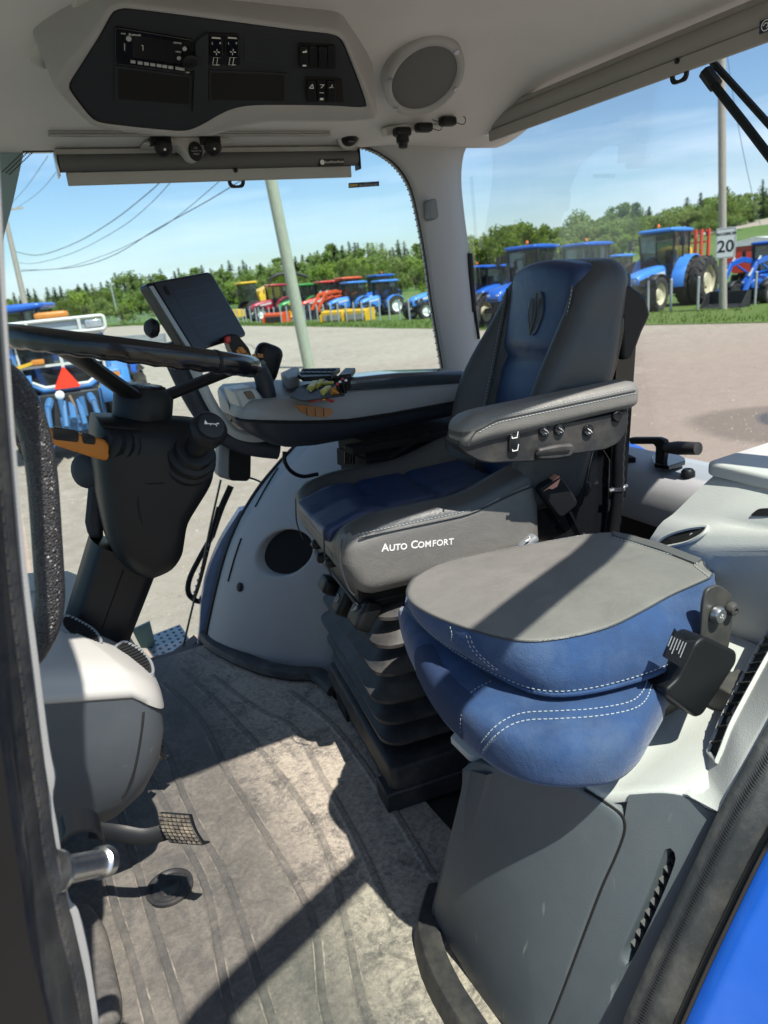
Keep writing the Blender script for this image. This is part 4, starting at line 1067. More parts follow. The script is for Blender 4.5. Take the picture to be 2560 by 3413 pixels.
cenT = sum(upo, V()) / len(upo); cenL = sum(loo, V()) / len(loo)
def angsort(pl, c, n):
    d = resamp(pl + [pl[0]], 1500); out = []
    for k in range(n):
        a = 2 * math.pi * k / n - math.pi
        out.append(min(d, key=lambda p: abs((math.atan2(p.y - c.y, p.x - c.x) - a + math.pi) % (2 * math.pi) - math.pi)))
    return out
T_ = angsort(cr(upo, 4, True), cenT, n_); L_ = angsort(cr(loo, 4, True), cenT, n_)
def domed(p, c, z, h, q): return V((lerp(c.x, p.x, q), lerp(c.y, p.y, q), z + h * (1 - q * q)))
rows = [[V((lerp(p.x, cenT.x, .2), lerp(p.y, cenT.y, .2), ZS - .020)) for p in L_], [V((lerp(p.x, cenT.x, .07), lerp(p.y, cenT.y, .07), ZS - .020)) for p in L_], [V((lerp(p.x, cenT.x, .025), lerp(p.y, cenT.y, .025), ZS - .016)) for p in L_], [p + V((0, 0, -.006)) for p in L_], [p.copy() for p in L_]]
for t in (.25, .5, .75, .92): rows.append([lerp(p, q, t) + ((lerp(p, q, t) - cenT).normalized() * (.012 * math.sin(t * math.pi))) for p, q in zip(L_, T_)])
sideb = B(); rows.append([p.copy() for p in T_]); rows.append([V((lerp(p.x, cenT.x, .04), lerp(p.y, cenT.y, .04), ZT - .004)) for p in T_]); sideb.rings(rows)
tS = bvh(sideb); bkp = link('seat_back', sideb, M['velour'], ps, smooth=70)
rows = [[p + V((0, 0, -.002)) for p in T_], [V((lerp(p.x, cenT.x, .006), lerp(p.y, cenT.y, .006), ZT + .0025)) for p in T_]] + [[domed(p, cenT, ZT + .003, .008, q) for p in T_] for q in (.97, .9, .8, .65, .5, .35, .2, .08)]
b = B(); b.rings(rows, True, False, True); vin = link('vinyl_cover', b, M['greyvinyl'], bkp, smooth=70)
tp = [domed(p, cenT, ZT + .004, .006, .985) for p in T_]
bx = cr([P(x, y, z=ZT + .006) for x, y in [(2046, 1790), (2110, 1808), (2200, 1838), (2318, 1872), (2314, 1882), (2345, 1906), (2372, 1925)]], 4)
b = B(); stitches(b, bx, .0045, .003, .0008); link('stitching', b, M['thread'], vin, smooth=0)
flap = [P(x, y, z=ZT + .004) for x, y in [(2040, 1776), (2190, 1812), (2338, 1868), (2318, 1884), (2200, 1838), (2046, 1790)]]
b = B(); b.prism(flap, V((0, 0, .004))); link('vinyl_flap', b, mat('vinyl_flap', (.09, .09, .088), .6, grain='leather', gs=330), vin, smooth=0)
# lower rim piping with double stitching
rim = [p + (p - cenT).normalized() * .002 + V((0, 0, .001)) for p in L_]
sel = [p for p in L_ if p.y < cenT.y + .06 and p.x < .80 or (p.y < cenT.y)]
b = B(); b.tube(rim + [rim[0]], .003, 6); link('piping', b, M['velour'], bkp)
b = B(); stitches(b, [lerp(p, q, .12) + (p - cenT).normalized() * .0062 for p, q in zip(L_, T_)], .0042, .0038, .0006); link('stitching', b, M['thread'], bkp, smooth=0)
cors = [P(x, y, z=.64) for x, y in [(1500, 2088)]]
b = B(); stitches(b, cr(casts(tS, [(2366, 1955), (2360, 2000), (2346, 2055), (2334, 2105), (2328, 2150)], .0012), 4), .0045, .0035, .0007)
link('stitching', b, M['thread'], bkp, smooth=0); b = B()
for dx_ in (0, 12): stitches(b, cr(casts(tS, [(1556 + dx_, 2118), (1572 + dx_, 2160), (1610 + dx_, 2200), (1650 + dx_, 2232)], .0012), 4), .004, .0035, .0006)
link('stitching', b, M['thread'], bkp, smooth=0); b = B(); stitches(b, cr(casts(tS, [(1502, 2088), (1508, 2112), (1504, 2140)], .0012), 4), .003, .003, .0006)
link('stitching', b, M['thread'], bkp, smooth=0)
b = B(); b.tube([domed(p, cenT, ZT + .0015, .008, 1.0) for p in T_] + [domed(T_[0], cenT, ZT + .0015, .008, 1.0)], .0016, 5); link('vinyl_seam', b, M['leatherdark'], vin)
# corner seams of the mesh front
b = B()
for (x0, y0, x1, y1, x2, y2) in ((1500, 2090, 1512, 2125, 1506, 2150), (1558, 2122, 1590, 2170, 1640, 2225)):
    pass
# lower cushion
lc_px = [(1338, 2075), (1348, 2165), (1390, 2265), (1450, 2362), (1540, 2460), (1640, 2542), (1740, 2590), (1850, 2610), (1960, 2610), (2060, 2592), (2130, 2535), (2170, 2470), (2215, 2390), (2240, 2330)]
zc = lambda x: .47 + .06 * sst((1640 - x) / 320) * .6 + .0
lc = [P(x, y, z=.515) for x, y in lc_px] + [V((.97, .72, .5)), V((.98, .93, .5)), V((.80, 1.0, .5)), V((.58, 1.0, .5))]
cenC = sum(lc, V()) / len(lc); C_ = angsort(cr(lc, 4, True), cenC, n_)
def cz_(p): return 0
rows = []
for z, q in [(.502, .90), (.503, .95), (.506, .98), (.514, .995), (.526, 1.0), (.546, 1.002), (.556, .992), (.565, .965), (.571, .92), (.574, .84), (.575, .6), (.575, .3), (.575, .1)]:
    rows.append([V((lerp(cenC.x, p.x, q), lerp(cenC.y, p.y, q), z + .012 * sst((p.y - .8) / .15))) for p in C_])
b = B(); b.rings(rows); tC = bvh(b); lcu = link('seat_cushion', b, M['velour'], ps, smooth=70)
def Fc(p):
    # approximate cushion side: distance to the widest outline
    return 0
def on_rows(px, py):
    """where the sight line meets the cushion side"""
    best = None; r = ray(px, py).normalized(); bd = 1e9
    for i in range(3, 9):
        for p in rows[i]:
            v = p - CO; t = v.dot(r); d = (v - r * t).length
            if d < bd: bd = d; best = (t, p)
    h_ = cast(tC, px, py, .0012)
    return h_ if h_ is not None else best[1] + (best[1] - cenC).normalized() * .002
sA = [on_rows(x, y) for x, y in [(1612, 2500), (1650, 2455), (1700, 2420), (1760, 2402), (1850, 2398), (1980, 2390), (2100, 2368), (2150, 2335), (2175, 2280), (2200, 2250)]]
sA = cr(sA, 4)
sA2 = cr([V((x, y - 22, 0)) for x, y in [(1606, 2496), (1644, 2452), (1696, 2416), (1758, 2398), (1850, 2394), (1980, 2386), (2096, 2364), (2140, 2330), (2160, 2285)]], 4); sA2 = [(p.x, p.y) for p in sA2]
b = B(); stitches(b, sA, .0045, .003, .0007); stitches(b, [on_rows(x, y) for x, y in sA2], .0045, .003, .0007)
link('stitching', b, M['thread'], lcu, smooth=0); b = B()
sB = cr([on_rows(x, y) for x, y in [(1538, 2440), (1540, 2380), (1570, 2310), (1640, 2270)]], 4); stitches(b, sB, .0035, .004, .0005)
link('stitching', b, M['thread'], lcu, smooth=0); b = B()
sC = cr([on_rows(x, y) for x, y in [(1385, 2230), (1395, 2180), (1440, 2145)]], 4); stitches(b, sC, .0035, .004, .0005)
link('stitching', b, M['thread'], lcu, smooth=0)
b = B(); b.tube([p + V((0, 0, -.006)) for p in sA], .0022, 6); link('piping', b, M['velour'], lcu)
# knitted panel at the front corner of the lower cushion
pm = []
i0 = [k for k in range(n_)]
fr_ = [k for k in i0 if rows[4][k].x < cenC.x and on_rows(1400, 2200).y + .04 > rows[4][k].y > on_rows(1550, 2420).y]
fr_.sort(key=lambda k: rows[4][k].y)
if len(fr_) > 2:
    b = B(); b.grid([[rows[i][k] + (rows[i][k] - cenC).normalized() * .0016 for i in range(3, 10)] for k in fr_]); link('mesh_panel', b, M['mesh'], lcu, smooth=70)
# hinge plates, bolts and recliner cover at the rear near corner
hp = [P(x, y, y=.63) for x, y in [(2346, 2010), (2356, 1965), (2395, 1948), (2435, 1975), (2448, 2020), (2442, 2080), (2428, 2170), (2392, 2210), (2330, 2190)]]
b = B(); b.prism(round_poly(hp, .01), V((0, .006, 0))); hg = link('hinge_plate', b, M['ironblack'], ps, bev=.0015)
for x, y, r_, m_ in ((2386, 2046, .013, 'steel'), (2433, 2027, .0105, 'ironblack')):
    b = B(); c = P(x, y, y=.628); b.lathe(c, (-.0, -1, .0), [(r_, 0), (r_, .005), (r_ * .8, .010), (r_ * .35, .011), (r_ * .3, .007)], 16); link('hinge_bolt', b, M[m_], hg)
b = B(); cv = [P(x, y, y=.60) for x, y in [(2310, 2170), (2400, 2118), (2462, 2180), (2455, 2215), (2335, 2375), (2220, 2330), (2222, 2290), (2280, 2240)]]
cv = [P(x, y, y=.595) for x, y in [(2318, 2145), (2350, 2120), (2460, 2172), (2458, 2210), (2345, 2385), (2322, 2395), (2222, 2322), (2222, 2298), (2262, 2262)]]
b.prism(round_poly(cv, .008), V((.01, .05, -.01))); rc = link('recliner_cover', b, M['black'], ps, bev=.012, seg=4)
tg = [P(x, y, y=.59) for x, y in [(2252, 2098), (2290, 2140), (2322, 2138), (2270, 2225), (2212, 2190)]]
b = B(); b.prism(tg, V((.002, .004, 0))); tgo = link('care_tag', b, M['black'], ps, smooth=0)
b = B()
for i in range(6):
    a0 = lerp(P(2240, 2120, y=.589), P(2296, 2146, y=.589), i / 6); a1 = a0 + (P(2222, 2180, y=.589) - P(2250, 2110, y=.589)) * .8
    b.bar(a0, lerp(a0, a1, .6 + .3 * ((i * 7) % 3) / 2), .0012, .0005, (0, 1, 0))
link('tag_print', b, M['greyprint'], tgo, smooth=0)
b = B(); b.box(.86, .93, .60, .66, .444, .50); b.box(.60, .95, .68, .90, .444, .475); link('seat_bracket', b, M['ironblack'], ps, bev=.003)
# ---------------------------------------------------------------- rubber floor mat with ribs and a drain plug
fm = thing('floor_mat', 'dusty black rubber floor mat with long raised ribs and dried mud', 'floor mat', (.2, 1.4, 0))
ribs = [[(-.035, .75), (-.045, 1.1), (-.06, 1.32), (-.06, 1.5)],
        [(.015, .6), (.010, .97), (.0, 1.27), (-.008, 1.59), (-.01, 1.75)],
        [(.09, .6), (.082, .93), (.113, 1.23), (.10, 1.42), (.089, 1.577), (.06, 1.9)],
        [(.135, .6), (.139, .894), (.157, 1.2), (.140, 1.47), (.134, 1.81), (.09, 2.1)],
        [(.225, .6), (.218, .845), (.273, 1.05), (.268, 1.3), (.254, 1.57), (.251, 1.87), (.20, 2.15)],
        [(.29, .6), (.277, .809), (.327, 1.02), (.372, 1.25), (.361, 1.55), (.326, 1.857), (.27, 2.2)],
        [(.40, .95), (.43, 1.15), (.449, 1.396), (.464, 1.652), (.405, 1.82), (.34, 2.1)],
        [(.52, 1.0), (.55, 1.3), (.56, 1.6), (.52, 1.85)]]
rc_ = [resamp(cr([V((x, y, 0)) for x, y in r_], 8), 60) for r_ in ribs]
def rib_at(r_, y):
    if y < r_[0].y - .001 or y > r_[-1].y + .001: return None
    for i in range(len(r_) - 1):
        if r_[i].y <= y <= r_[i + 1].y: return lerp(r_[i].x, r_[i + 1].x, (y - r_[i].y) / max(1e-6, r_[i + 1].y - r_[i].y))
    return None
xsn = []
x = -.42
while x < .62: xsn.append(x); x += .0028 if x > -.12 else .012
ysn = [.56 + i * .014 for i in range(126)]
b = B(); rows = []; rv = []
for y in ysn:
    row = []; act = [(rib_at(r_, y), sst(min(1, (y - r_[0].y) / .02)) * sst(min(1, (r_[-1].y - y) / .02))) for r_ in rc_]; act = [a for a in act if a[0] is not None]
    for x in xsn:
        h = 0; best = 0
        for xx, e in act:
            d = abs(x - xx)
            if d < .024: h = max(h, e * (.0050 * sst((.0095 - d) / .0030) - .0008 * math.exp(-(d / .004) ** 2))); best = max(best, max(0, 1 - d / .022))
        rv.append(best)
        row.append(V((x, y, h + .0015 * mnoise.noise(V((x * 16, y * 16, 3))) + .0009 * mnoise.noise(V((x * 60, y * 60, 1))))))
    rows.append(row)
b.grid(rows); sheet = link('rubber_sheet', b, M['mat'], fm, smooth=60)
at_ = sheet.data.attributes.new('rib', 'FLOAT', 'POINT'); at_.data.foreach_set('value', rv)
dp = P(566, 2958, z=.004)
b = B(); b.lathe(dp, (0, 0, 1), [(.048, -.002), (.048, .004), (.043, .0055), (.039, .004), (.037, .002), (.036, .0022), (.029, .004), (.024, .003), (.02, .006), (.012, .006), (.008, .004)], 32); link('drain_plug', b, M['blackdusty'], fm, smooth=30)
b = B(); tri = [P(x, y, z=.01) for x, y in [(170, 2990), (330, 3030), (395, 3190), (400, 3260), (340, 3320), (200, 3340)]]
b.pillow(round_poly([V((-.30, 1.02, 0)), V((-.085, 1.02, 0)), V((-.075, 1.06, 0)), V((-.08, 1.22, 0)), V((-.10, 1.30, 0)), V((-.30, 1.34, 0))], .02), -.005, .045, .02); link('raised_corner', b, M['mat'], fm, smooth=70)

# ---------------------------------------------------------------- front console with two round air vents
da = thing('front_console', 'pale grey front console with two oval air vents and dark grey lower half', 'console', (0, 1.35, .3))
def sect(xm, ym, z, r_, y1=1.75, x0=-.36, tilt=0):
    pl = [V((x0, ym, 0)), V((xm - .012, ym, 0)), V((xm, ym + .10, 0)), V((xm - .045, y1, 0)), V((x0, y1, 0))]
    pl = round_poly(pl, r_, 6); return [V((p.x, p.y, z + tilt * (p.y - ym))) for p in pl]
def zb(x): return .62 - 1.42 * max(0, x + .12) ** 1.5 - .25 * max(0, x - .06)
def bmp(y): return .046 * sst((y - 1.165) / .06) * (1 - .85 * sst((y - 1.25) / .3))
def ztop(x, y): return zb(x) + bmp(y)
def ringz(s_, fz): return [V((p.x, p.y, fz(p))) for p in s_]
secs = [ringz(sect(xm, ym, 0, r_), lambda p, t=t: lerp(zl0, zb(p.x) - .004, t)) for xm, ym, r_, t, zl0 in ((-.06, 1.34, .05, 0, .20), (.015, 1.265, .06, .06, .20), (.055, 1.225, .06, .22, .20), (.088, 1.192, .06, .48, .20), (.106, 1.174, .06, .78, .20), (.111, 1.168, .06, 1, .20))]
b = B(); b.rings(secs); shell_lo = b; low_ = link('lower_shell', b, M['dgrey'], da, smooth=60)
rr = []
for d, off in ((.992, -.002), (1, 0), (1, .016), (.994, .55), (.978, .82), (.95, .96), (.9, 1.0), (.8, 1.0), (.65, 1.0), (.45, 1), (.25, 1)):
    s0 = sect(.114, 1.165, 0, .06); c0 = V((-.08, 1.47, 0)); s1 = [lerp(c0, p, d) for p in s0]
    rr.append(ringz(s1, lambda p: zb(p.x) + (off if off < .1 else max(.016, bmp(p.y + .035) * off))))
b = B(); b.rings(rr); shell_hi = b; top = link('top_shell', b, mat('pale_console_top', (.43, .42, .395), .5, var=.04, grain='noise', gs=500, gstr=.15, gdist=.001), da, smooth=70)
tD = bvh(shell_lo, shell_hi)
sm = casts(tD, [(478, 2372), (474, 2420), (462, 2500), (447, 2570), (425, 2630), (408, 2660)], .0005)
b = B(); b.tube(cr(sm, 4), .0022, 6); link('panel_seam', b, M['chassis'], da)
for k, px in enumerate(([(206, 2066), (222, 2052), (262, 2068), (310, 2098), (335, 2130), (332, 2146), (300, 2146), (250, 2126), (212, 2094)], [(398, 2146), (420, 2140), (470, 2170), (502, 2205), (510, 2240), (495, 2248), (450, 2232), (405, 2190), (385, 2160)])):
    cxm, cym = sum(p[0] for p in px) / 9, sum(p[1] for p in px) / 9
    c = cast(tD, cxm, cym, .001)
    for k_ in (1, .75, .5, .35, .2):
        a1, a2, a3, a4 = [cast(tD, cxm + dx_ * k_, cym + dy_ * k_) for dx_, dy_ in ((40, 12), (0, -25), (0, 30), (-40, -12))]
        if None not in (a1, a2, a3, a4): break
    vn = V((.22, -.50, .84)).normalized(); c = c + vn * (.020 if k == 0 else .012)
    pts = cr([PP(x, y, c, vn) for x, y in px], 5, True); cc_ = sum(pts, V()) / len(pts)
    b = B(); b.prism([p + vn * .001 for p in pts], vn * -.016); ve = link('air_vent', b, M['void'], da, smooth=0)
    b = B(); b.tube([p for p in pts + [pts[0]]], .003, 8); link('vent_rim', b, M['mgrey'], ve)
    b = B(); b.rings([[cc_ + (p - cc_) * s_ - vn * h_ for p in pts] for s_, h_ in ((1.06, -.001), (1.09, .003), (1.2, .045))], True, False, False); link('vent_collar', b, top.data.materials[0], ve)
    b = B(); cc = sum(pts, V()) / len(pts); d = (PP(px[5][0], px[5][1], c, vn) - PP(px[1][0], px[1][1], c, vn)); w_ = vn.cross(d).normalized(); wid = max(abs((p - cc).dot(w_)) for p in pts); dn_ = d.normalized()
    for q in range(-5, 6):
        hw = wid * .92 * math.sqrt(max(.02, 1 - (q / 6) ** 2)); p = cc + d * (q / 12.5)
        b.obox(p + vn * .0015, w_ * hw, dn_ * .0007, vn * .0015 - dn_ * .001)
    link('vent_vane', b, M['black'], ve, smooth=0)

# ---------------------------------------------------------------- steering column
sc_ = thing('steering_column', 'tilted black steering column with bulbous shroud and two stalks', 'steering column', (.08, 1.4, .5))
ya = 1.40
L0 = [P(x, y, y=ya) for x, y in [(205, 2110), (300, 1790)]]; R0 = [P(x, y, y=ya) for x, y in [(415, 2150), (525, 1870)]]
b = B(); rr = []
for t in [0, .25, .5, .75, 1]:
    l, r_ = lerp(L0[0], L0[1], t), lerp(R0[0], R0[1], t); m_ = (l + r_) / 2; hx = (r_ - l) / 2; hy = V((0, .055, 0))
    pl = [m_ + hx * a_ + hy * b_ for a_, b_ in ((-1, -.4), (-.8, -1), (.75, -1), (1, -.5), (1, .6), (.7, 1), (-.8, 1), (-1, .5))]; rr.append(round_poly(pl, .012, 3))
b.rings(rr); link('column_tube', b, M['black'], sc_, smooth=50)
b = B(); b.tube([P(412, 1900, y=ya - .0565), P(340, 2100, y=ya - .0565)], .0012, 5); link('tube_seam', b, M['void'], sc_)
hd = [(312, 1395), (340, 1386), (500, 1392), (640, 1398), (690, 1412), (702, 1450), (702, 1540), (690, 1600), (650, 1668), (614, 1730), (602, 1790), (592, 1840), (560, 1885), (510, 1910), (480, 1915), (430, 1895), (385, 1850), (355, 1790), (335, 1710), (318, 1600), (308, 1500)]
def hdp(y, s_, dz=0):
    pts = [P(x, yy, y=1.33) for x, yy in hd]; c = sum(pts, V()) / len(pts)
    return [V((lerp(c.x, p.x, s_), y, lerp(c.z, p.z, s_))) for p in cr(pts, 3, True)]
b = B(); b.rings([hdp(1.262, .55), hdp(1.264, .74), hdp(1.272, .88), hdp(1.288, .96), hdp(1.31, .995), hdp(1.33, 1), hdp(1.38, 1.0), hdp(1.42, .97), hdp(1.45, .86), hdp(1.46, .7)]); sh = link('shroud', b, M['black'], sc_, smooth=70)
b = B(); b.tube(cr([P(459, 1610, y=1.2655), P(462, 1700, y=1.262), P(478, 1760, y=1.264), P(482, 1830, y=1.268), P(478, 1900, y=1.29)], 4), .002, 5); b.tube(cr([P(440, 1610, y=1.266), P(520, 1612, y=1.262), P(580, 1605, y=1.266)], 4), .0018, 5); link('shroud_seam', b, M['void'], sh)
b = B(); b.tube([P(345, 1420, y=1.275), P(380, 1425, y=1.272), P(470, 1432, y=1.27)], .002, 6); link('shroud_groove', b, M['void'], sh)
b = B(); c = P(296, 1568, y=1.40); b.lathe(c, (-.6, -.5, .1), [(.034, -.03), (.034, .005), (.03, .014), (.015, .018)], 20); link('tilt_knob', b, M['fascia'], sc_, smooth=60)
b = B(); b.rings([[P(x, y, y=yy) for x, y in [(300, 1560), (335, 1560), (345, 1800), (295, 1790), (283, 1740)]] for yy in (1.38, 1.46)]); link('rear_cover', b, M['fascia'], sc_, bev=.01)
# stalk left: amber lever with black paddles
b = B(); c = P(385, 1478, y=1.285); ax = (P(180, 1438, y=1.22) - c).normalized()
b.lathe(c + ax * -.03, ax, [(.040, 0), (.040, .012), (.034, .016), (.035, .026), (.028, .031), (.028, .042), (.02, .048)], 20, ref=(0, 0, 1)); bo = link('stalk_boot', b, M['black'], sc_, smooth=40)
st_px = [(362, 1478), (366, 1510), (352, 1532), (300, 1518), (200, 1485), (150, 1470), (130, 1455), (130, 1425), (180, 1422), (300, 1448), (345, 1462)]
b = B(); b.prism([P(x, y, y=lerp(1.22, 1.285, (x - 130) / 240) + .008) for x, y in st_px], V((0, -.022, 0))); ls = link('indicator_stalk', b, M['orange'], sc_, bev=.006, seg=3)
b = B()
for pxs in ([(176, 1421), (250, 1432), (262, 1440), (262, 1474), (190, 1466), (176, 1462)], [(270, 1440), (300, 1446), (318, 1456), (318, 1482), (275, 1478)]):
    b.prism(round_poly([P(x, y, y=lerp(1.22, 1.285, (x - 130) / 240) - .013) for x, y in pxs], .005), V((0, -.004, 0)))
link('stalk_button', b, M['gloss'], ls, bev=.002)
# stalk right: twist grip with the horn button on its end
c0 = P(628, 1532, y=1.285); c1 = P(702, 1422, y=1.185); ax = (c1 - c0).normalized(); Ls = (c1 - c0).length
b = B(); b.lathe(c0 - ax * .012, ax, [(.050, 0), (.050, .016), (.044, .02), (.044, .036), (.036, .04), (.034, .055), (.026, .058)], 24); link('stalk_boot', b, M['black'], sc_, smooth=35)
b = B(); b.lathe(c0, ax, [(.02, .03), (.021, Ls - .035), (.029, Ls - .030), (.032, Ls - .012), (.031, Ls - .004), (.027, Ls + .001), (.023, Ls + .001)], 24); hs = link('horn_stalk', b, M['black'], sc_, smooth=35)
b = B(); b.lathe(c1, ax, [(.0225, -.002), (.0225, .004), (.019, .0062), (.0, .0066)], 24, cap=False); hb = link('horn_button', b, M['fascia'], hs, smooth=50)
hx = (P(722, 1424, y=c1.y) - P(690, 1420, y=c1.y)).normalized()
fm_ = frame(c1 + ax * .0068, hx - ax * hx.dot(ax), V((0, 0, 1)))
b = B()
def hp_(x, y): return fm_ @ V((x * 1.15, y * 1.25, 0))
b.tube([hp_(-.008, .0005), hp_(.005, .0015)], .0009, 5); b.add([hp_(-.011, .005), hp_(-.007, .0018), hp_(-.007, -.001), hp_(-.011, -.005)], [(0, 1, 2, 3)])
b.tube([hp_(.004, .0016), hp_(.007, .0), hp_(.007, -.004), hp_(.003, -.006), hp_(-.001, -.006), hp_(-.003, -.003), hp_(-.002, .0)], .0009, 5); b.tube([hp_(.006, .002), hp_(.010, .003)], .0012, 5)
link('horn_symbol', b, M['white'], hb, smooth=0)
# steering wheel
sw = thing('steering_wheel', 'glossy black steering wheel seen edge-on above the tilted column', 'steering wheel', (.2, 1.35, 1.06))
Wc = V((.198, 1.35, 1.072)); wn = V((.255, .02, .967)).normalized(); e1 = V((1, 0, 0)); e1 = (e1 - wn * e1.dot(wn)).normalized(); e2 = wn.cross(e1)
def rimp(f, r_=.208, h=0): return Wc + e1 * (r_ * math.cos(f)) + e2 * (r_ * math.sin(f)) + wn * h
b = B(); n_ = 120; rr = []
for k in range(n_):
    f = 2 * math.pi * k / n_; rd = (e1 * math.cos(f) + e2 * math.sin(f)); c = rimp(f); ring = []
    for j in range(14):
        a = 2 * math.pi * j / 14; g = 1 + (.07 * math.cos(f * 36) if (math.sin(a) < -.2) else 0)
        ring.append(c + rd * (.0165 * math.cos(a) * g) + wn * (.0188 * math.sin(a) * g))
    rr.append(ring)
rr.append(rr[0]); b.rings(rr, True, False, False); link('rim', b, M['wheel'], sw, smooth=70)
for f in (math.radians(-62),):
    rd = (e1 * math.cos(f) + e2 * math.sin(f)); c = rimp(f); tv = rd.cross(wn)
    b = B(); b.tube([c - tv * .003, c + tv * .003], .0174, 16, rb=.0196, up=rd); link('rim_joint', b, M['black'], sw)
hubc = P(478, 1335, y=1.35)
for f in (R(-128), R(12), R(118)):
    a = rimp(f, .20, -.008); z_ = hubc + (a - hubc).normalized() * .03 + V((0, 0, -.006)); m_ = lerp(a, z_, .62)
    rd = (e1 * math.cos(f) + e2 * math.sin(f)); tg_ = rd.cross(wn)
    b = B(); b.tube(cr([a, lerp(a, m_, .4), m_, z_], 4), [.040, .033, .028, .025, .023, .022, .022, .022, .023, .024, .025, .026, .027], 10, rb=.010, up=tg_); link('spoke', b, M['black'], sw, smooth=60)
b = B(); b.lathe(hubc, wn, [(.05, -.062), (.052, -.03), (.052, .01), (.046, .020), (.043, .024)], 28); hub = link('hub', b, M['black'], sw, smooth=40)
b = B(); b.lathe(hubc + wn * .0235, wn, [(.038, 0), (.037, .004), (.028, .0065), (.01, .007)], 28); hc_ = link('hub_cap', b, M['gloss'], hub, smooth=50)
b = B(); b.tube([hubc + wn * .029 + e1 * (.03 * math.cos(k * math.pi / 12)) + e2 * (.03 * math.sin(k * math.pi / 12)) for k in range(25)], .0015, 6); 
for q in (-.012, 0, .012): b.tube([hubc + wn * .0305 + e2 * -.016, hubc + wn * .0305 + e2 * .016 + e1 * q], .0016, 5)
link('cap_emblem', b, M['chrome'], hc_)

# ---------------------------------------------------------------- grab handle, latch pin
gh = thing('grab_handle', 'thick black pebbled grab handle curving down beside the door pillar', 'handle', (0, .82, 1))
gp = [(0, 1245), (45, 1285), (80, 1345), (105, 1410), (126, 1490), (141, 1590), (150, 1700), (158, 1820), (165, 1930), (166, 2010), (152, 2085), (120, 2150), (75, 2205)]
gpt = cr([P(x, y, y=.80) for x, y in gp], 6)
b = B(); b.tube(gpt, .0150, 18, rb=.022, up=(1, 0, 0)); link('grip', b, M['foam'], gh, smooth=70)
b = B()
for p in (gpt[0] + V((-.03, -.03, .03)), gpt[-1] + V((-.03, -.03, -.02))): b.tube([p, p + V((-.06, -.06, 0))], .018, 10)
link('mounting_foot', b, M['black'], gh)
lp_ = thing('latch_pin', 'bright zinc door latch pin with a curved black guard on the pillar', 'latch', P(220, 2880, y=.65))
pa, pb = P(188, 2906, y=.61), P(352, 2872, y=.66)
dx = (pb - pa).normalized()
b = B(); b.lathe(pa, dx, [(.019, -.006), (.019, .0), (.0145, .001), (.0145, .006), (.0125, .008), (.0125, (pb - pa).length - .014), (.0155, (pb - pa).length - .012), (.0155, (pb - pa).length), (.012, (pb - pa).length + .002), (.006, (pb - pa).length + .0005)], 24); link('pin', b, M['steel'], lp_, smooth=35)
g_ = [(196, 2890), (200, 2820), (225, 2785), (270, 2765), (320, 2768), (348, 2800), (356, 2850)]
gpts = cr([P(x, y, y=.675) for x, y in g_], 5)
b = B(); b.rings([[p, p + V((0, .03, .004)), p + V((.0, .03, .001)) + (p - P(275, 2870, y=.675)).normalized() * -.003, p + (p - P(275, 2870, y=.675)).normalized() * -.003] for p in gpts]); link('guard', b, M['black'], lp_, smooth=50)

# ---------------------------------------------------------------- pedals
def pedal(label, pad_px, zt, arm_px, zarm):
    t = thing('foot_pedal', label, 'pedal', P(pad_px[0][0], pad_px[0][1], z=zt), 'pedals under the front console')
    tl, tr, br, bl = [P(x, y, z=z_) for (x, y), z_ in zip(pad_px, (zt + .02, zt + .02, zt - .015, zt - .02))]
    n_ = (tr - tl).cross(bl - tl).normalized()
    if n_.z < 0: n_ = -n_
    b = B(); rr = []
    for k in range(7):
        u = k / 6; bow = n_ * (.008 * math.sin(u * math.pi)); a_, c_ = lerp(tl, bl, u) + bow, lerp(tr, br, u) + bow; rr.append([a_, c_, c_ - n_ * .012, a_ - n_ * .012])
    b.rings(rr); b.bar(bl - n_ * .012, br - n_ * .012, .004, .025, n_); pd = link('pedal_pad', b, M['black'], t, bev=.004)
    b = B()
    for i in range(7):
        for j in range(8):
            u, w_ = (i + .5) / 7, (j + .5) / 8
            if (i + j) % 1 == 0:
                p = lerp(lerp(tl, tr, u), lerp(bl, br, u), w_) + n_ * (.002 + .008 * math.sin(w_ * math.pi)); b.obox(p, (tr - tl) * .048, (bl - tl) * .045, n_ * .0022)
    link('pad_tread', b, M['treadrub'], pd, smooth=0)
    b = B(); ap_ = [P(x, y, z=z_) for (x, y), z_ in zip(arm_px, zarm)]; b.tube(cr(ap_, 4), .004, 8, rb=.015, up=(0, -1, .4)); link('pedal_arm', b, M['black'], t, smooth=50)
    return t
pedal('brake pedal with a muddy checkered pad, nearest the door', [(528, 2708), (632, 2716), (678, 2815), (566, 2806)], .25, [(300, 2765), (400, 2778), (480, 2790), (556, 2772)], [.26, .25, .235, .235])
pedal('small muddy pedal half hidden behind the front console', [(505, 2478), (535, 2490), (548, 2530), (490, 2528)], .15, [(440, 2560), (470, 2560), (500, 2552), (512, 2540)], [.14, .14, .135, .135])

# ---------------------------------------------------------------- touch-screen monitor on its curved arm
mo = thing('monitor', 'switched-off touch screen monitor on a curved silver arm', 'monitor', (.45, 1.85, 1.05))
mc = [(483, 944), (703, 904), (824, 1112), (632, 1186)]; md = [1.755, 1.89, 1.885, 1.76]
tl, tr, br, bl = [P(x, y, y=d) for (x, y), d in zip(mc, md)]
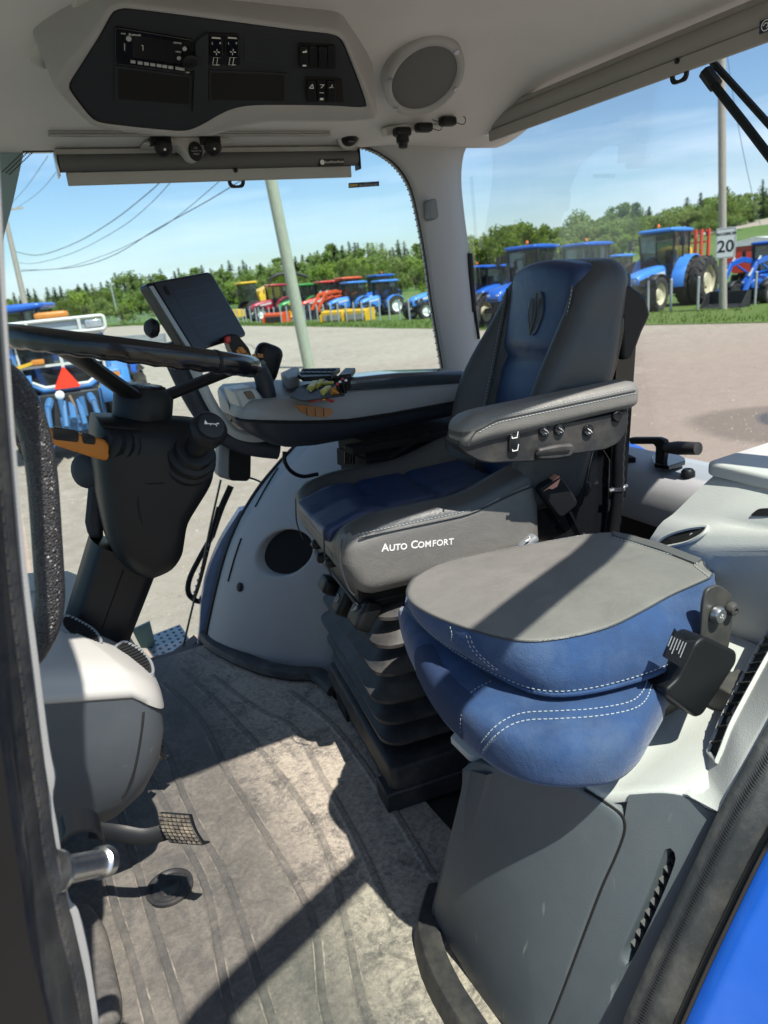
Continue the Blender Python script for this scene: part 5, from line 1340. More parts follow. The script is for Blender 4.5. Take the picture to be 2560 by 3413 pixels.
# make the face plane true
ux = (tr - tl); uy = ((bl - tl) + (br - tr)) / 2; br = tr + uy; bl = tl + uy
mn = ux.cross(uy).normalized()
if mn.dot(CO - tl) < 0: mn = -mn
b = B(); b.prism(round_poly([tl, tr, br, bl], .016, 5), mn * -.028); mb = link('monitor_case', b, M['gloss'], mo, bev=.004, seg=3)
def mp_(u, v_, h=.0): return tl + ux * u + uy * v_ + mn * h
b = B(); b.prism(round_poly([mp_(.10, .03, .0006), mp_(.975, .03, .0006), mp_(.975, .97, .0006), mp_(.10, .97, .0006)], .008), mn * .0012); scn = link('screen', b, M['screen'], mb, smooth=0)
b = B(); b.prism([mp_(.018, .05, .0005), mp_(.075, .05, .0005), mp_(.075, .965, .0005), mp_(.018, .965, .0005)], mn * .002); link('bezel_strip', b, M['silver'], mb, bev=.001)
b = B()
for (u0, v0, u1, v1) in ((.3, .18, .85, .19), (.3, .30, .85, .31), (.3, .42, .6, .43), (.3, .56, .88, .57), (.3, .68, .88, .69), (.3, .80, .7, .81), (.27, .14, .275, .9)):
    b.prism([mp_(u0, v0, .0018), mp_(u1, v0, .0018), mp_(u1, v1, .0018), mp_(u0, v1, .0018)], mn * .0004)
link('screen_menu', b, M['screenline'], scn, smooth=0)
b = B(); b.prism([mp_(.19, .08, .0018), mp_(.24, .08, .0018), mp_(.22, .21, .0018), mp_(.17, .19, .0018)], mn * .0004); link('screen_spot', b, M['void'], scn, smooth=0)
b = B(); b.lathe(P(515, 1095, y=1.80), (-.8, -.4, .2), [(.022, 0), (.024, .008), (.018, .018), (.008, .02)], 10); link('clamp_knob', b, M['black'], mo)
ar = [(560, 1130), (590, 1200), (628, 1280), (668, 1350), (712, 1412), (768, 1452), (840, 1478), (930, 1490)]
ap_ = cr([P(x, y, y=1.80) for x, y in ar], 5)
b = B(); b.tube([p + V((-.0, .012, -.01)) for p in ap_], .020, 10, rb=.026, up=(0, -1, 0)); am = link('monitor_arm', b, M['hull'], mo, smooth=60)
ar2 = [(630, 1186), (668, 1270), (705, 1345), (745, 1405), (790, 1445), (850, 1458), (905, 1452)]
b = B(); b.tube(cr([P(x, y, y=1.785) for x, y in ar2], 5), .004, 8, rb=.013, up=(0, -1, 0)); link('arm_strip', b, M['silver'], am, smooth=60)

# ---------------------------------------------------------------- control armrest
ca = thing('control_armrest', 'grey control armrest beside the driver seat with yellow levers and orange buttons', 'control console', (.7, 1.75, .8))
YF, YB = 1.66, 1.98
stn = [(786, 1392, 1400, 1386), (800, 1398, 1420, 1372), (830, 1401, 1440, 1352), (870, 1403, 1468, 1344), (920, 1404, 1496, 1340), (970, 1405, 1507, 1335), (1060, 1404, 1500, 1325), (1160, 1399, 1480, 1312), (1300, 1378, 1448, 1300), (1420, 1356, 1418, 1290), (1560, 1330, 1390, 1280)]
hr_, dr_ = [], []
for i, (x, yb, yl, yt) in enumerate(stn):
    q_ = 1 - sst((x - 1080) / 120); w_ = sst(i / 3.0); f_ = YF + (1 - w_) * .10; k_ = YB - (1 - w_) * .12
    a = P(x, yb, y=f_); lo = P(x, yl, y=f_); to = P(x, yt, y=f_)
    zl_, zt = lo.z, to.z
    hr_.append([V((a.x, f_, a.z)), V((a.x, f_ + .004, lerp(a.z, zl_, .35))), V((a.x, f_ + .016, lerp(a.z, zl_, .7))), V((a.x, f_ + .04, lerp(a.z, zl_, .94))), V((a.x, f_ + .07, zl_)), V((a.x, k_ - .06, zl_)), V((a.x, k_, lerp(a.z, zl_, .5))), V((a.x, k_, a.z))])
    dr_.append([V((a.x, f_ - .003, a.z + .001)), V((a.x, f_ - .004, a.z + .006)), V((a.x, f_ + .002, lerp(a.z, zt, .6))), V((a.x, f_ + .012, zt)), V((a.x, f_ + .03, zt + .006)), V((a.x, (f_ + k_) / 2, zt + .008)), V((a.x, k_ - .05, zt + .006 + .016 * q_)), V((a.x, k_ - .02, zt + .006 + .018 * q_)), V((a.x, k_, zt + .012 * q_)), V((a.x, k_, a.z + .001))])
b = B(); b.rings([cr(r_, 1, True) for r_ in hr_]); link('hull', b, M['hull'], ca, smooth=60)
b = B(); b.rings(dr_); dk = link('deck', b, mat('console_deck_grey', (.26, .27, .275), .45, var=.05, grain='noise', gs=500, gstr=.15, gdist=.001), ca, smooth=50)
b = B(); b.tube([r_[0] + V((0, -.002, -.002)) for r_ in dr_], .004, 6); link('shadow_gap', b, M['void'], ca)
b = B(); pc = 0
def padf(p):
    x, y, z = p.x, p.y, p.z; t = sst((x + .21) / .2); return (x, y * lerp(.80, 1, t), z * lerp(.8, 1, t) + .006 * t)
b.rbox(V((.935, 1.735, .884)), (.40, .135, .040), .017, 14, padf, Matrix.Rotation(R(6.5), 4, 'Y') @ Matrix.Rotation(R(2), 4, 'Z')); link('arm_pad', b, M['cushionblue'], ca, smooth=80)
zd = lambda x: .905
def dq(x, y, h=0, zz=.918): return P(x, y, z=zz) + V((0, 0, h))
def plate(name, px, m, h0=0, h1=.008, zz=.918, bev=.0015, par=None):
    b = B(); b.prism([dq(x, y, h0, zz) for x, y in px], V((0, 0, h1))); return link(name, b, m, par or ca, bev=bev)
kb = plate('button_bank', [(995, 1262), (1010, 1242), (1135, 1240), (1105, 1268), (1010, 1272)], M['black'], 0, .012, .925)
for r_ in range(2):
    for c in range(6):
        b = B(); p = dq(1020 + c * 18 - r_ * 6, 1249 + r_ * 12, .0125, .925); b.box(p.x - .006, p.x + .006, p.y - .010, p.y + .010, p.z, p.z + .003); link('key_cap', b, M['fascia'], kb, smooth=0)
kb2 = plate('button_bank', [(1130, 1266), (1152, 1241), (1186, 1241), (1172, 1262)], M['black'], 0, .012, .925)
plate('switch_block', [(940, 1278), (985, 1255), (1002, 1262), (998, 1290), (960, 1300)], M['mgrey'], 0, .03, .905, .004)
wl = plate('thumbwheel_well', [(965, 1325), (1000, 1290), (1060, 1275), (1140, 1290), (1150, 1320), (1080, 1330), (1010, 1340)], M['fascia'], 0, .003, .913)
b = B()
for x0, y0, x1, y1, w_ in ((1036, 1306, 1054, 1290, .011), (1058, 1296, 1076, 1284, .010), (1072, 1290, 1110, 1292, .008), (1078, 1318, 1098, 1308, .010)):
    p, q = dq(x0, y0, .008, .915), dq(x1, y1, .012, .915); b = B(); b.bar(p, q, w_ * 1.5, w_ * .9); b.tube([p + V((0, 0, -.02)), p], .004, 6)
    link('yellow_lever', b, M['yellowknob'], ca, bev=.003)
b = B(); b.lathe(dq(1120, 1318, .008, .912), (.2, -.5, .6), [(.011, -.006), (.011, .006), (.007, .008)], 14); link('orange_wheel', b, M['orange'], ca)
for i, (x, y) in enumerate(((1132, 1313), (1140, 1305), (1150, 1310), (1148, 1296), (1160, 1300), (1166, 1290))):
    b = B(); p = dq(x, y, .0, .915); b.tube([p, p + V((-.004, -.004, .022))], .0045, 8); k_ = link('small_lever', b, M['black'], ca)
    b = B(); b.sphere(p + V((-.0045, -.0045, .023)), .0036, 8, 6); link('lever_tip', b, M[('redbtn', 'white', 'black')[i % 3]], k_)
os_ = [(984, 1348), (1010, 1350), (1106, 1362), (1110, 1374), (1085, 1390), (1030, 1386), (1002, 1372)]
b = B(); b.prism(round_poly([P(x, y, y=YF - .002) + V((0, (1390 - y) * .0002 - .007, 0)) for x, y in os_], .003), V((0, .006, 0))); ob = link('orange_strip', b, M['amber'], ca, bev=.0015)
b = B()
for x in (1022, 1050, 1078): b.bar(P(x, 1361, y=YF - .012), P(x + 2, 1386, y=YF - .012), .0012, .003, (0, 1, 0))
link('strip_divider', b, M['ironblack'], ob, smooth=0)
b = B(); b.tube(cr([P(x, y, y=YF + .004) for x, y in [(1030, 1340), (1055, 1333), (1085, 1331), (1112, 1338)]], 4), .003, 6); link('red_arc', b, M['redbtn'], ca)
bx = [(778, 1300), (850, 1290), (880, 1330), (868, 1355), (805, 1362)]
b = B(); b.prism([P(x, y, y=1.70) for x, y in bx], V((0, .10, 0))); sbx = link('side_pod', b, M['silver'], ca, bev=.006)
b = B(); b.prism(round_poly([P(x, y, y=1.699) for x, y in [(810, 1306), (838, 1302), (852, 1328), (828, 1332)]], .004), V((0, -.002, 0))); pbn = link('pod_button', b, M['gloss'], sbx, bev=.0008)
# joystick
b = B(); b.tube(cr([P(880, 1375, y=1.73), P(888, 1330, y=1.725), P(880, 1270, y=1.72), P(862, 1225, y=1.715)], 4), [.03, .03, .028, .026, .025, .025, .024, .023, .023, .022, .022, .021, .02], 12, rb=.02); js = link('joystick_stem', b, M['hull'], ca, smooth=60)
b = B(); b.prism(round_poly([P(x, y, y=1.74) for x, y in [(850, 1362), (855, 1385), (920, 1385), (915, 1355)]], .004), V((0, .06, 0))); link('stem_gaiter', b, M['void'], ca)
b = B(); g1 = [P(x, y, y=1.80) for x, y in [(756, 1122), (790, 1112), (830, 1160), (850, 1215), (800, 1210), (772, 1170)]]
b.prism(round_poly(g1, .008), V((0, .05, 0))); jh = link('joystick_head', b, M['black'], ca, bev=.008, seg=3)
b = B(); b.prism([P(x, y, y=1.796) for x, y in [(750, 1124), (768, 1118), (772, 1140), (754, 1148)]], V((0, .02, 0))); link('red_trigger', b, M['redbtn'], jh, bev=.003)
b = B()
for px in ([(792, 1158), (806, 1156), (822, 1175), (806, 1178)], [(808, 1180), (826, 1178), (838, 1196), (820, 1198)], [(786, 1170), (792, 1162), (804, 1180), (800, 1190)]):
    b.prism([P(x, y, y=1.799) for x, y in px], V((0, -.004, 0)))
link('orange_button', b, M['orange'], jh, smooth=0)
b = B(); b.rbox((P(888, 1208, y=1.86)), (.075, .05, .10), .024, 8, M=Matrix.Rotation(.45, 4, 'Y')); j2 = link('palm_grip', b, M['black'], ca, smooth=80)
b = B()
for px in ([(838, 1182), (850, 1178), (856, 1190), (846, 1194)], [(858, 1178), (876, 1180), (876, 1192), (860, 1192)]):
    b.prism([P(x, y, y=1.832) for x, y in px], V((0, -.003, 0)))
link('orange_button', b, M['orange'], j2, smooth=0)
b = B()
for px in ([(866, 1204), (878, 1200), (886, 1210), (876, 1218)], [(850, 1200), (860, 1200), (862, 1210), (852, 1210)]):
    b.prism([P(x, y, y=1.831) for x, y in px], V((0, -.002, 0)))
link('grip_button', b, M['mgrey'], j2, smooth=0)
# linkage under the armrest
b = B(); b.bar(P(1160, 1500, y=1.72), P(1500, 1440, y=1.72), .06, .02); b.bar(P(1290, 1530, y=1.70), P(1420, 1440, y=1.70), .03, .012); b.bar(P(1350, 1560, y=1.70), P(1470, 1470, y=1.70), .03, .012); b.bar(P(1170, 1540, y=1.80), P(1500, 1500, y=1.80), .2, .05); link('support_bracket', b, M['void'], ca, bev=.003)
b = B()
for k in range(4): b.tube([P(1152 + k * 9, 1485, y=1.74), P(1152 + k * 9, 1545, y=1.76)], .004, 6)
link('hydraulic_hose', b, M['black'], ca)
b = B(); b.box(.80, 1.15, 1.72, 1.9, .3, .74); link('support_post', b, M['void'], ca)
# small box below the armrest, with its lead
jb = thing('junction_box', 'small grey and black box hanging under the control armrest', 'box', P(780, 1540, y=1.85))
b = B(); b.prism(round_poly([P(x, y, y=1.86) for x, y in [(732, 1470), (840, 1470), (838, 1590), (828, 1606), (775, 1604), (728, 1590)]], .01), V((0, .05, 0))); link('box_body', b, M['mgrey'], jb, bev=.008, seg=3)
b = B(); b.prism(round_poly([P(x, y, y=1.858) for x, y in [(764, 1480), (836, 1480), (834, 1588), (824, 1602), (770, 1602), (762, 1590)]], .006), V((0, -.004, 0))); link('box_face', b, M['void'], jb, bev=.002)
b = B(); b.tube(cr([P(830, 1592, y=1.86), P(850, 1598, y=1.9), P(868, 1606, y=2.0)], 4), .003, 6); link('lead', b, M['black'], jb)
cbl = B(); cbl.tube(cr([P(948, 1505, y=1.86), P(950, 1540, y=1.86), P(972, 1572, y=1.87), P(1010, 1588, y=1.88), P(1060, 1580, y=1.88)], 5), .006, 8); tag(link('cable', cbl, M['black'], None, org=P(980, 1560, y=1.87)), 'black cable looping down from the control armrest over the wheel arch trim', 'cable')

# ---------------------------------------------------------------- lever behind the seats
rl = thing('rear_lever', 'black L-shaped lever with rubber grip on the shelf under the rear window', 'lever', P(2200, 1540, z=.61))
ly = 1.40
b = B(); bs_ = [P(x, y, z=.612) for x, y in [(2170, 1532), (2205, 1520), (2255, 1524), (2282, 1540), (2284, 1550), (2230, 1568), (2180, 1558)]]
b.prism(bs_, V((0, 0, .012))); link('lever_base', b, M['gloss'], rl, bev=.002)
yy = (P(2200, 1545, z=.62)).y; xx = P(2200, 1545, z=.62).x
def lq(x, y): return P(x, y, x=xx)
b = B(); b.prism(round_poly([lq(x, y) for x, y in [(2095, 1459), (2190, 1459), (2212, 1468), (2216, 1490), (2206, 1562), (2180, 1562), (2184, 1490), (2176, 1481), (2098, 1481)]], .006), V((.02, 0, 0))); link('lever_handle', b, M['black'], rl, bev=.004)
b = B(); b.tube([lq(2212, 1495) + V((.012, 0, 0)), lq(2250, 1496) + V((.012, 0, 0)), lq(2316, 1498) + V((.012, 0, 0))], [.014, .018, .0165], 16); link('lever_grip', b, M['blackdusty'], rl)
# ---------------------------------------------------------------- things on and under the headliner
oc = thing('overhead_console', 'dark overhead console with radio, switches and two empty trays, in a light grey surround', 'overhead console', (.45, 1.7, 1.6))
F0 = V((.45, 1.72, 1.50)); FN = V((0, -.62, -.79)).normalized()      # fascia faces the driver and the floor
def fq(x, y, h=0): return PP(x, y, F0, FN) + FN * h
fas = [(397, 29), (440, 29), (700, 62), (988, 100), (1100, 112), (1135, 128), (1165, 190), (1218, 335), (1207, 357), (1100, 352), (887, 350), (800, 357), (740, 378), (671, 417), (617, 436), (540, 432), (420, 420), (339, 409), (305, 393), (265, 345), (233, 300), (231, 278), (260, 230), (330, 120), (372, 45)]
lip = [(385, 16), (440, 12), (700, 45), (990, 84), (1110, 98), (1150, 118), (1182, 190), (1256, 368), (1240, 404), (1100, 412), (920, 412), (830, 424), (760, 444), (690, 458), (600, 458), (500, 452), (400, 440), (318, 424), (285, 405), (240, 360), (196, 312), (182, 285), (205, 235), (300, 115), (352, 38)]
fr_ = resamp(cr([fq(*p) for p in fas], 4, True) + [fq(*fas[0])], 140)[:-1]
lr_ = resamp(cr([fq(*p) for p in lip], 4, True) + [fq(*lip[0])], 140)[:-1]
cf = sum(fr_, V()) / len(fr_)
def anchor(p):
    """foot of the surround on the headliner, flared outwards"""
    q = cf + (p - cf) * 1.05; q = q - FN * .03
    return V((q.x, q.y + .02, min(1.75, zl(q.x, min(2.1, q.y + .02)) + .01)))
ar_ = [anchor(p) for p in lr_]
b = B(); b.rings([[p - FN * .0 for p in fr_], [lerp(p, q, .2) + FN * .003 for p, q in zip(fr_, lr_)], [lerp(p, q, .75) + FN * .002 for p, q in zip(fr_, lr_)], [q - FN * .006 for q in lr_], [lerp(q, a, .3) - FN * .006 for q, a in zip(lr_, ar_)], [lerp(q, a, .7) for q, a in zip(lr_, ar_)], ar_], True, False, False); link('surround', b, M['surround'], oc, smooth=75)
b = B(); b.rings([[p - FN * .004 for p in fr_], [cf + (p - cf) * .985 + FN * .0005 for p in fr_], [cf + (p - cf) * .96 + FN * .001 for p in fr_]], True, False, True); fs = link('fascia', b, M['fascia'], oc, smooth=40)
fxx = (fq(1000, 200) - fq(500, 160)).normalized(); fyy = FN.cross(fxx).normalized()
if fyy.dot(fq(500, 100) - fq(500, 200)) < 0: fyy = -fyy
def slab(name, px, h, m, par, h0=.0, r_=.004, bev=.001):
    b = B(); b.prism(round_poly([fq(x, y, h0) for x, y in px], r_, 3), FN * h); return link(name, b, m, par, bev=bev, smooth=30)
ra = slab('radio', [(382, 84), (642, 127), (640, 238), (382, 205)], .006, M['gloss'], oc)
sc1 = slab('radio_display', [(436, 106), (604, 136), (600, 205), (440, 182)], .001, M['screen'], ra, .0062, .003, 0)
b = B()
for k, (x, y) in enumerate([(440, 197), (464, 201), (485, 204), (506, 207), (527, 210), (546, 213), (566, 216)]):
    w_ = 8; b.prism([fq(x - w_, y - 5, .006), fq(x + w_, y - 3, .006), fq(x + w_, y + 6, .006), fq(x - w_, y + 4, .006)], FN * .0015)
b.prism([fq(582, 214, .006), fq(612, 219, .006), fq(612, 228, .006), fq(582, 223, .006)], FN * .0015)
link('preset_key', b, M['greyprint'], ra, smooth=0)
for (x, y, r_) in ((426, 120, .005), (612, 154, .0042), (593, 185, .0042)):
    b = B(); b.lathe(fq(x, y, .006), FN, [(r_, 0), (r_, .002), (r_ * .6, .0025)], 14); link('round_key', b, M['greyprint'], ra)
b = B(); b.lathe(fq(628, 190, .005), FN, [(.016, 0), (.016, .012), (.013, .014)], 20); link('volume_knob', b, M['black'], ra)
b = B(); b.prism([fq(407, 132, .006), fq(420, 134, .006), fq(419, 165, .006), fq(406, 163, .006)], FN * .001); link('usb_slot', b, M['void'], ra, smooth=0)
b = B(); b.bar(fq(412, 136, .0075), fq(412, 158, .0075), .0008, .0012, FN); b.bar(fq(473, 142, .0078), fq(473, 158, .0078), .0008, .0015, FN); b.bar(fq(468, 142, .0078), fq(473, 142, .0078), .0008, .0015, FN)
for t_, x, y, s_ in (('Bluetooth', 446, 107, .0055), ('(sirius)', 588, 134, .0055), ('MENU', 591, 164, .004), ('DISP', 622, 233, .004), ('AUX', 408, 103, .004)):
    tm = text_mesh(t_, s_, frame(fq(x, y, .0072), fxx, fyy), .0002); b.add(tm.v, tm.f)
link('radio_print', b, M['white'], ra, smooth=0)
def tray(px):
    o = slab('storage_tray', px, .004, M['fascia'], oc, .0, .003)
    c = [sum(p[0] for p in px) / 4, sum(p[1] for p in px) / 4]
    slab('tray_shade', [(lerp(c[0], x, .92), lerp(c[1], y, .86)) for x, y in px], .0012, M['void'], o, .0035, .002, 0)  # flat black panel painting the shade of a deep tray
tray([(382, 214), (640, 250), (636, 352), (382, 330)]); tray([(694, 230), (956, 240), (956, 340), (694, 334)])
rs = slab('fascia_ridge', [(648, 130), (690, 98), (690, 345), (640, 372)], .010, M['fascia'], oc, 0, .006, .006)
sp = slab('mirror_panel', [(690, 106), (796, 110), (800, 214), (692, 210)], .005, M['black'], oc, 0, .006)
for x in (716, 770):
    o = slab('mirror_switch', [(x - 22, 116), (x + 22, 118), (x + 22, 184), (x - 22, 182)], .003, M['gloss'], sp, .005, .006)
    b = B(); b.bar(fq(x - 14, 115, .0086), fq(x + 14, 117, .0086), .0012, .003, FN)
    for ang in range(4):
        a = ang * math.pi / 2; c = fq(x + 2, 163, .0086); b.bar(c + fxx * (.002 * math.cos(a)) + fyy * (.002 * math.sin(a)), c + fxx * (.006 * math.cos(a)) + fyy * (.006 * math.sin(a)), .0012, .0018, FN)
    for t_, dx in (('L', -12), ('R', 14)):
        tm = text_mesh(t_, .006, frame(fq(x + dx, 134, .0086), fxx, fyy), .0002); b.add(tm.v, tm.f)
    link('switch_symbol', b, M['white'], o, smooth=0)
    b = B(); c = fq(x + 2, 198, .0052); r4 = [c + fxx * a + fyy * d for a, d in ((-.006, .008), (.002, .008), (.002, -.008), (-.006, -.008))]
    b.tube(r4 + [r4[0]], .0007, 4); b.tube([c + fxx * .002 + fyy * .008, c + fxx * .008 + fyy * .009], .0007, 4); b.tube([c + fxx * .002 - fyy * .008, c + fxx * .008 - fyy * .007], .0007, 4); link('mirror_symbol', b, M['white'], sp, smooth=0)
slab('blank_panel', [(812, 115), (968, 124), (970, 216), (812, 208)], .002, M['fascia'], oc, 0, .008)
for (px0, n_, top_) in (((990, 140, 1120, 226), 4, True), ((1015, 254, 1144, 338), 4, False)):
    x0, y0, x1, y1 = px0; o = slab('switch_bank', [(x0, y0), (x1 - 6, y0 + 6), (x1, y1), (x0 + 4, y1 - 2)], .004, M['void'], oc, 0, .005)
    for k in range(4 if top_ else 3):
        xa = x0 + 5 + k * (31 if top_ else 33); s_ = slab('rocker_switch', [(xa, y0 + 6), (xa + 27, y0 + 7), (xa + 28, y1 - 6), (xa + 2, y1 - 7)], .006 - (.002 if k % 2 else 0), M['black'], o, .004, .004)
        if (top_ and k == 0) or not top_:
            b = B(); c = fq(xa + 14, y0 + 22, .0112); q_ = fq(xa + 14, y1 - 20, .0112)
            if not top_ and k == 0:
                for a, d in (((-.005, -.004), (.005, -.004)), ((.005, -.004), (0, .005)), ((0, .005), (-.005, -.004))): b.bar(c + fxx * a[0] + fyy * a[1], c + fxx * d[0] + fyy * d[1], .0016, .001, FN)
            elif not top_ and k == 1:
                b.bar(c + fxx * -.005 + fyy * .004, c + fxx * .005 + fyy * .004, .0012, .001, FN); b.bar(c + fxx * .004 + fyy * .004, c + fxx * -.001 + fyy * -.004, .0012, .001, FN); b.bar(q_ + fxx * -.004, q_ + fxx * .004, .005, .001, FN)
                m2_ = lerp(c, q_, .5); b.bar(m2_ + fxx * -.005, m2_ + fxx * .005, .001, .001, FN)
            elif not top_:
                b.bar(c + fyy * .005, c + fyy * -.001, .0012, .001, FN); b.bar(c + fyy * -.001, c + fxx * -.005 + fyy * -.004, .0012, .001, FN); b.bar(c + fyy * -.001, c + fxx * .005 + fyy * -.003, .0012, .001, FN)
            else:
                b.bar(c + fxx * -.004, c + fxx * .005 + fyy * .002, .003, .001, FN); b.bar(c + fxx * .002, c + fxx * .002 + fyy * .005, .0012, .001, FN); b.bar(q_ + fxx * -.004, q_ + fxx * .004, .003, .001, FN)
            link('switch_symbol', b, M['white'], s_, smooth=0)

# round speaker
def lh(x, y): return hit(x, y, Fl)
def lnorm(p):
    e = .01; gx = (zl(p.x + e, p.y) - zl(p.x - e, p.y)) / (2 * e); gy = (zl(p.x, p.y + e) - zl(p.x, p.y - e)) / (2 * e); return V((gx, gy, -1)).normalized()
sp_ = thing('round_speaker', 'round speaker with grey mesh cover in the headliner above the rear pillar', 'speaker', lh(1400, 222))
c = lh(1400, 222); n_ = (lnorm(c) + V((-.06, -.22, 0))).normalized(); c = c + n_ * .034
tx = (PP(1530, 225, c, n_) - PP(1275, 225, c, n_)).length / 2
ty = (PP(1400, 95, c, n_) - PP(1400, 350, c, n_)).length / 2
u_ = (PP(1530, 225, c, n_) - c).normalized(); v_ = n_.cross(u_)
def ell(k, s_, h): return [c + n_ * h + u_ * (s_ * tx * math.cos(2 * math.pi * i / 56)) + v_ * (s_ * ty * math.sin(2 * math.pi * i / 56)) for i in range(56)]
b = B(); b.rings([ell(0, 1.03, -.09), ell(0, 1.02, .0), ell(0, 1.0, .008), ell(0, .92, .012), ell(0, .84, .008), ell(0, .82, .003)], True, False, False); rg = link('speaker_ring', b, M['trimshade'], sp_, smooth=60)
b = B(); b.rings([ell(0, .83, .003), ell(0, .6, .008), ell(0, .3, .011), ell(0, .05, .012)]); link('speaker_mesh', b, M['grille'], sp_, smooth=70)
b = B()
for a in (35, 160, 215, 330):
    q = c + n_ * .0115 + u_ * (.93 * tx * math.cos(R(a))) + v_ * (.93 * ty * math.sin(R(a))); b.lathe(q, n_, [(.006, 0), (.006, .002), (.003, .002), (.002, .0005)], 10)
link('screw', b, M['steel'], rg)
# long moulded speaker tray at the front corner
t2 = thing('tray_speaker', 'long slanted speaker pod moulded in the headliner at the upper left corner', 'speaker', lh(180, 130))
px_o = [(92, 185), (98, 160), (150, 95), (215, 25), (290, -60), (420, -60), (360, 10), (260, 110), (160, 195), (120, 205)]
px_i = [(146, 190), (150, 165), (200, 105), (260, 45), (340, -40), (400, -50), (340, 20), (250, 108), (180, 180), (158, 198)]
o_ = cr([lh(*p) for p in px_o], 4, True); i_ = cr([lh(*p) for p in px_i], 4, True)
b = B(); b.rings([[p + V((0, 0, .01)) for p in o_], [lerp(p, q, .12) + V((0, -.004, -.012)) for p, q in zip(o_, i_)], [lerp(p, q, .55) + V((0, -.004, -.016)) for p, q in zip(o_, i_)], [lerp(p, q, .9) + V((0, -.003, -.012)) for p, q in zip(o_, i_)], [p + V((0, -.002, -.008)) for p in i_]], True, False, False); link('pod_rim', b, M['trim'], t2, smooth=60)
b = B(); b.poly([p + V((0, -.002, -.009)) for p in i_]); link('pod_mesh', b, M['grille'], t2, smooth=0)
b = B(); q = lh(152, 115) + V((0, -.004, -.018)); b.lathe(q, lnorm(q), [(.006, 0), (.006, .003), (.003, .003)], 10); link('screw', b, M['black'], t2)

# trim strip above the right window
ts = thing('vent_strip', 'long ribbed grey air strip in the headliner above the side window', 'air strip', lh(620, 440))
b = B(); pa, pb = lh(158, 440), lh(1092, 440)
for k, dz in enumerate((.006, 0, -.006)): b.bar(pa + V((0, -.014 - k * .002, dz - .004)), pb + V((0, -.014 - k * .002, dz - .004)), .006, .0048)
b.bar(pa + V((0, 0, 0)), pb + V((0, 0, 0)), .01, .02); link('ribbed_strip', b, M['shadealu'], ts, bev=.001)

# roller sunshades
def roller(label, a, c, dn, out, sticker, tab_t, loc):
    t = thing('roller_sunshade', label, 'sunshade', loc, 'roller sunshades at the cab windows')
    ax = (c - a).normalized()
    b = B(); b.tube([a, c], .021, 16); tu = link('roller_tube', b, M['shade'], t)
    b = B(); b.obox((a + c) / 2 + out * -.004 + dn * .0 + V((0, 0, .024)), ax * ((c - a).length / 2 + .004), out * .014, V((0, 0, .006))); link('mounting_rail', b, M['shadealu'], t, bev=.001)
    b = B(); h0, h1 = a + dn * .024 + ax * .012, c + dn * .024 - ax * .02
    b.obox((h0 + h1) / 2 + dn * .012, (h1 - h0) / 2, dn * .015, out * .0055); pb_ = link('pull_bar', b, M['shadealu'], t, bev=.002)
    for p, s_ in ((a, -1), (c, 1)):
        b = B(); b.obox(p + ax * (s_ * .005) + dn * .004, ax * .003, dn * .028, out * .018); link('end_bracket', b, M['steel'] if s_ < 0 else M['black'], t, bev=.004)
    b = B(); m_ = lerp(a, c, tab_t) + dn * .052
    o1 = [m_ + ax * (.0235 * x_) + dn * (.017 * y_) for x_, y_ in ((-1.05, -1), (1.05, -1), (1, .4), (.72, 1), (-.72, 1), (-1, .4))]; o1 = resamp(round_poly(o1, .006) + [round_poly(o1, .006)[0]], 41)[:-1]
    i1 = []
    for p in o1:
        d = p - (m_ + dn * .001); aa = math.atan2(d.dot(dn), d.dot(ax)); i1.append(m_ + dn * .002 + ax * (.0145 * math.cos(aa)) + dn * (.0085 * math.sin(aa)))
    b.rings([[p + out * .003 for p in o1], [p + out * .003 for p in i1], [p - out * .003 for p in i1], [p - out * .003 for p in o1], [p + out * .003 for p in o1]], True, False, False); b.lathe(m_ - dn * .026 + out * .005, out, [(.006, 0), (.006, .004), (.003, .005)], 10); link('pull_tab', b, M['black'], t, smooth=35)
    return t, pb_, tu
ra_, rb_ = P(196, 548, y=2.065), P(1186, 524, y=2.065)
ra_.z = rb_.z = (ra_.z + rb_.z) / 2; rb_.y = ra_.y = 2.065
t, bar_, tub = roller('grey roller sunshade rolled up above the side window', ra_, rb_, V((0, .06, -1)).normalized(), V((0, -1, 0)), True, .545, (.6, 2.06, 1.5))
dn = V((0, .06, -1)).normalized()
stq = [PP(x, y, ra_ + V((0, -.0225, 0)), V((0, 1, 0))) for x, y in [(1066, 530), (1146, 528), (1146, 550), (1066, 552)]]
b = B(); b.prism(stq, V((0, .012, 0))); sk_ = link('maker_sticker', b, M['signblack'], tub, smooth=0)
b = B(); sx = (stq[1] - stq[0]).normalized(); sy = (stq[0] - stq[3]).normalized(); scn_ = (stq[0] + stq[2]) / 2 + V((0, -.0004, 0))
tm = text_mesh('AutoMotorShade', .0085, frame(scn_ + sx * .008, sx, sy), .0002); b.add(tm.v, tm.f); b.lathe(scn_ - sx * .030, (0, -1, 0), [(.007, 0), (.007, .0003)], 14); link('sticker_print', b, M['white'], sk_, smooth=0)
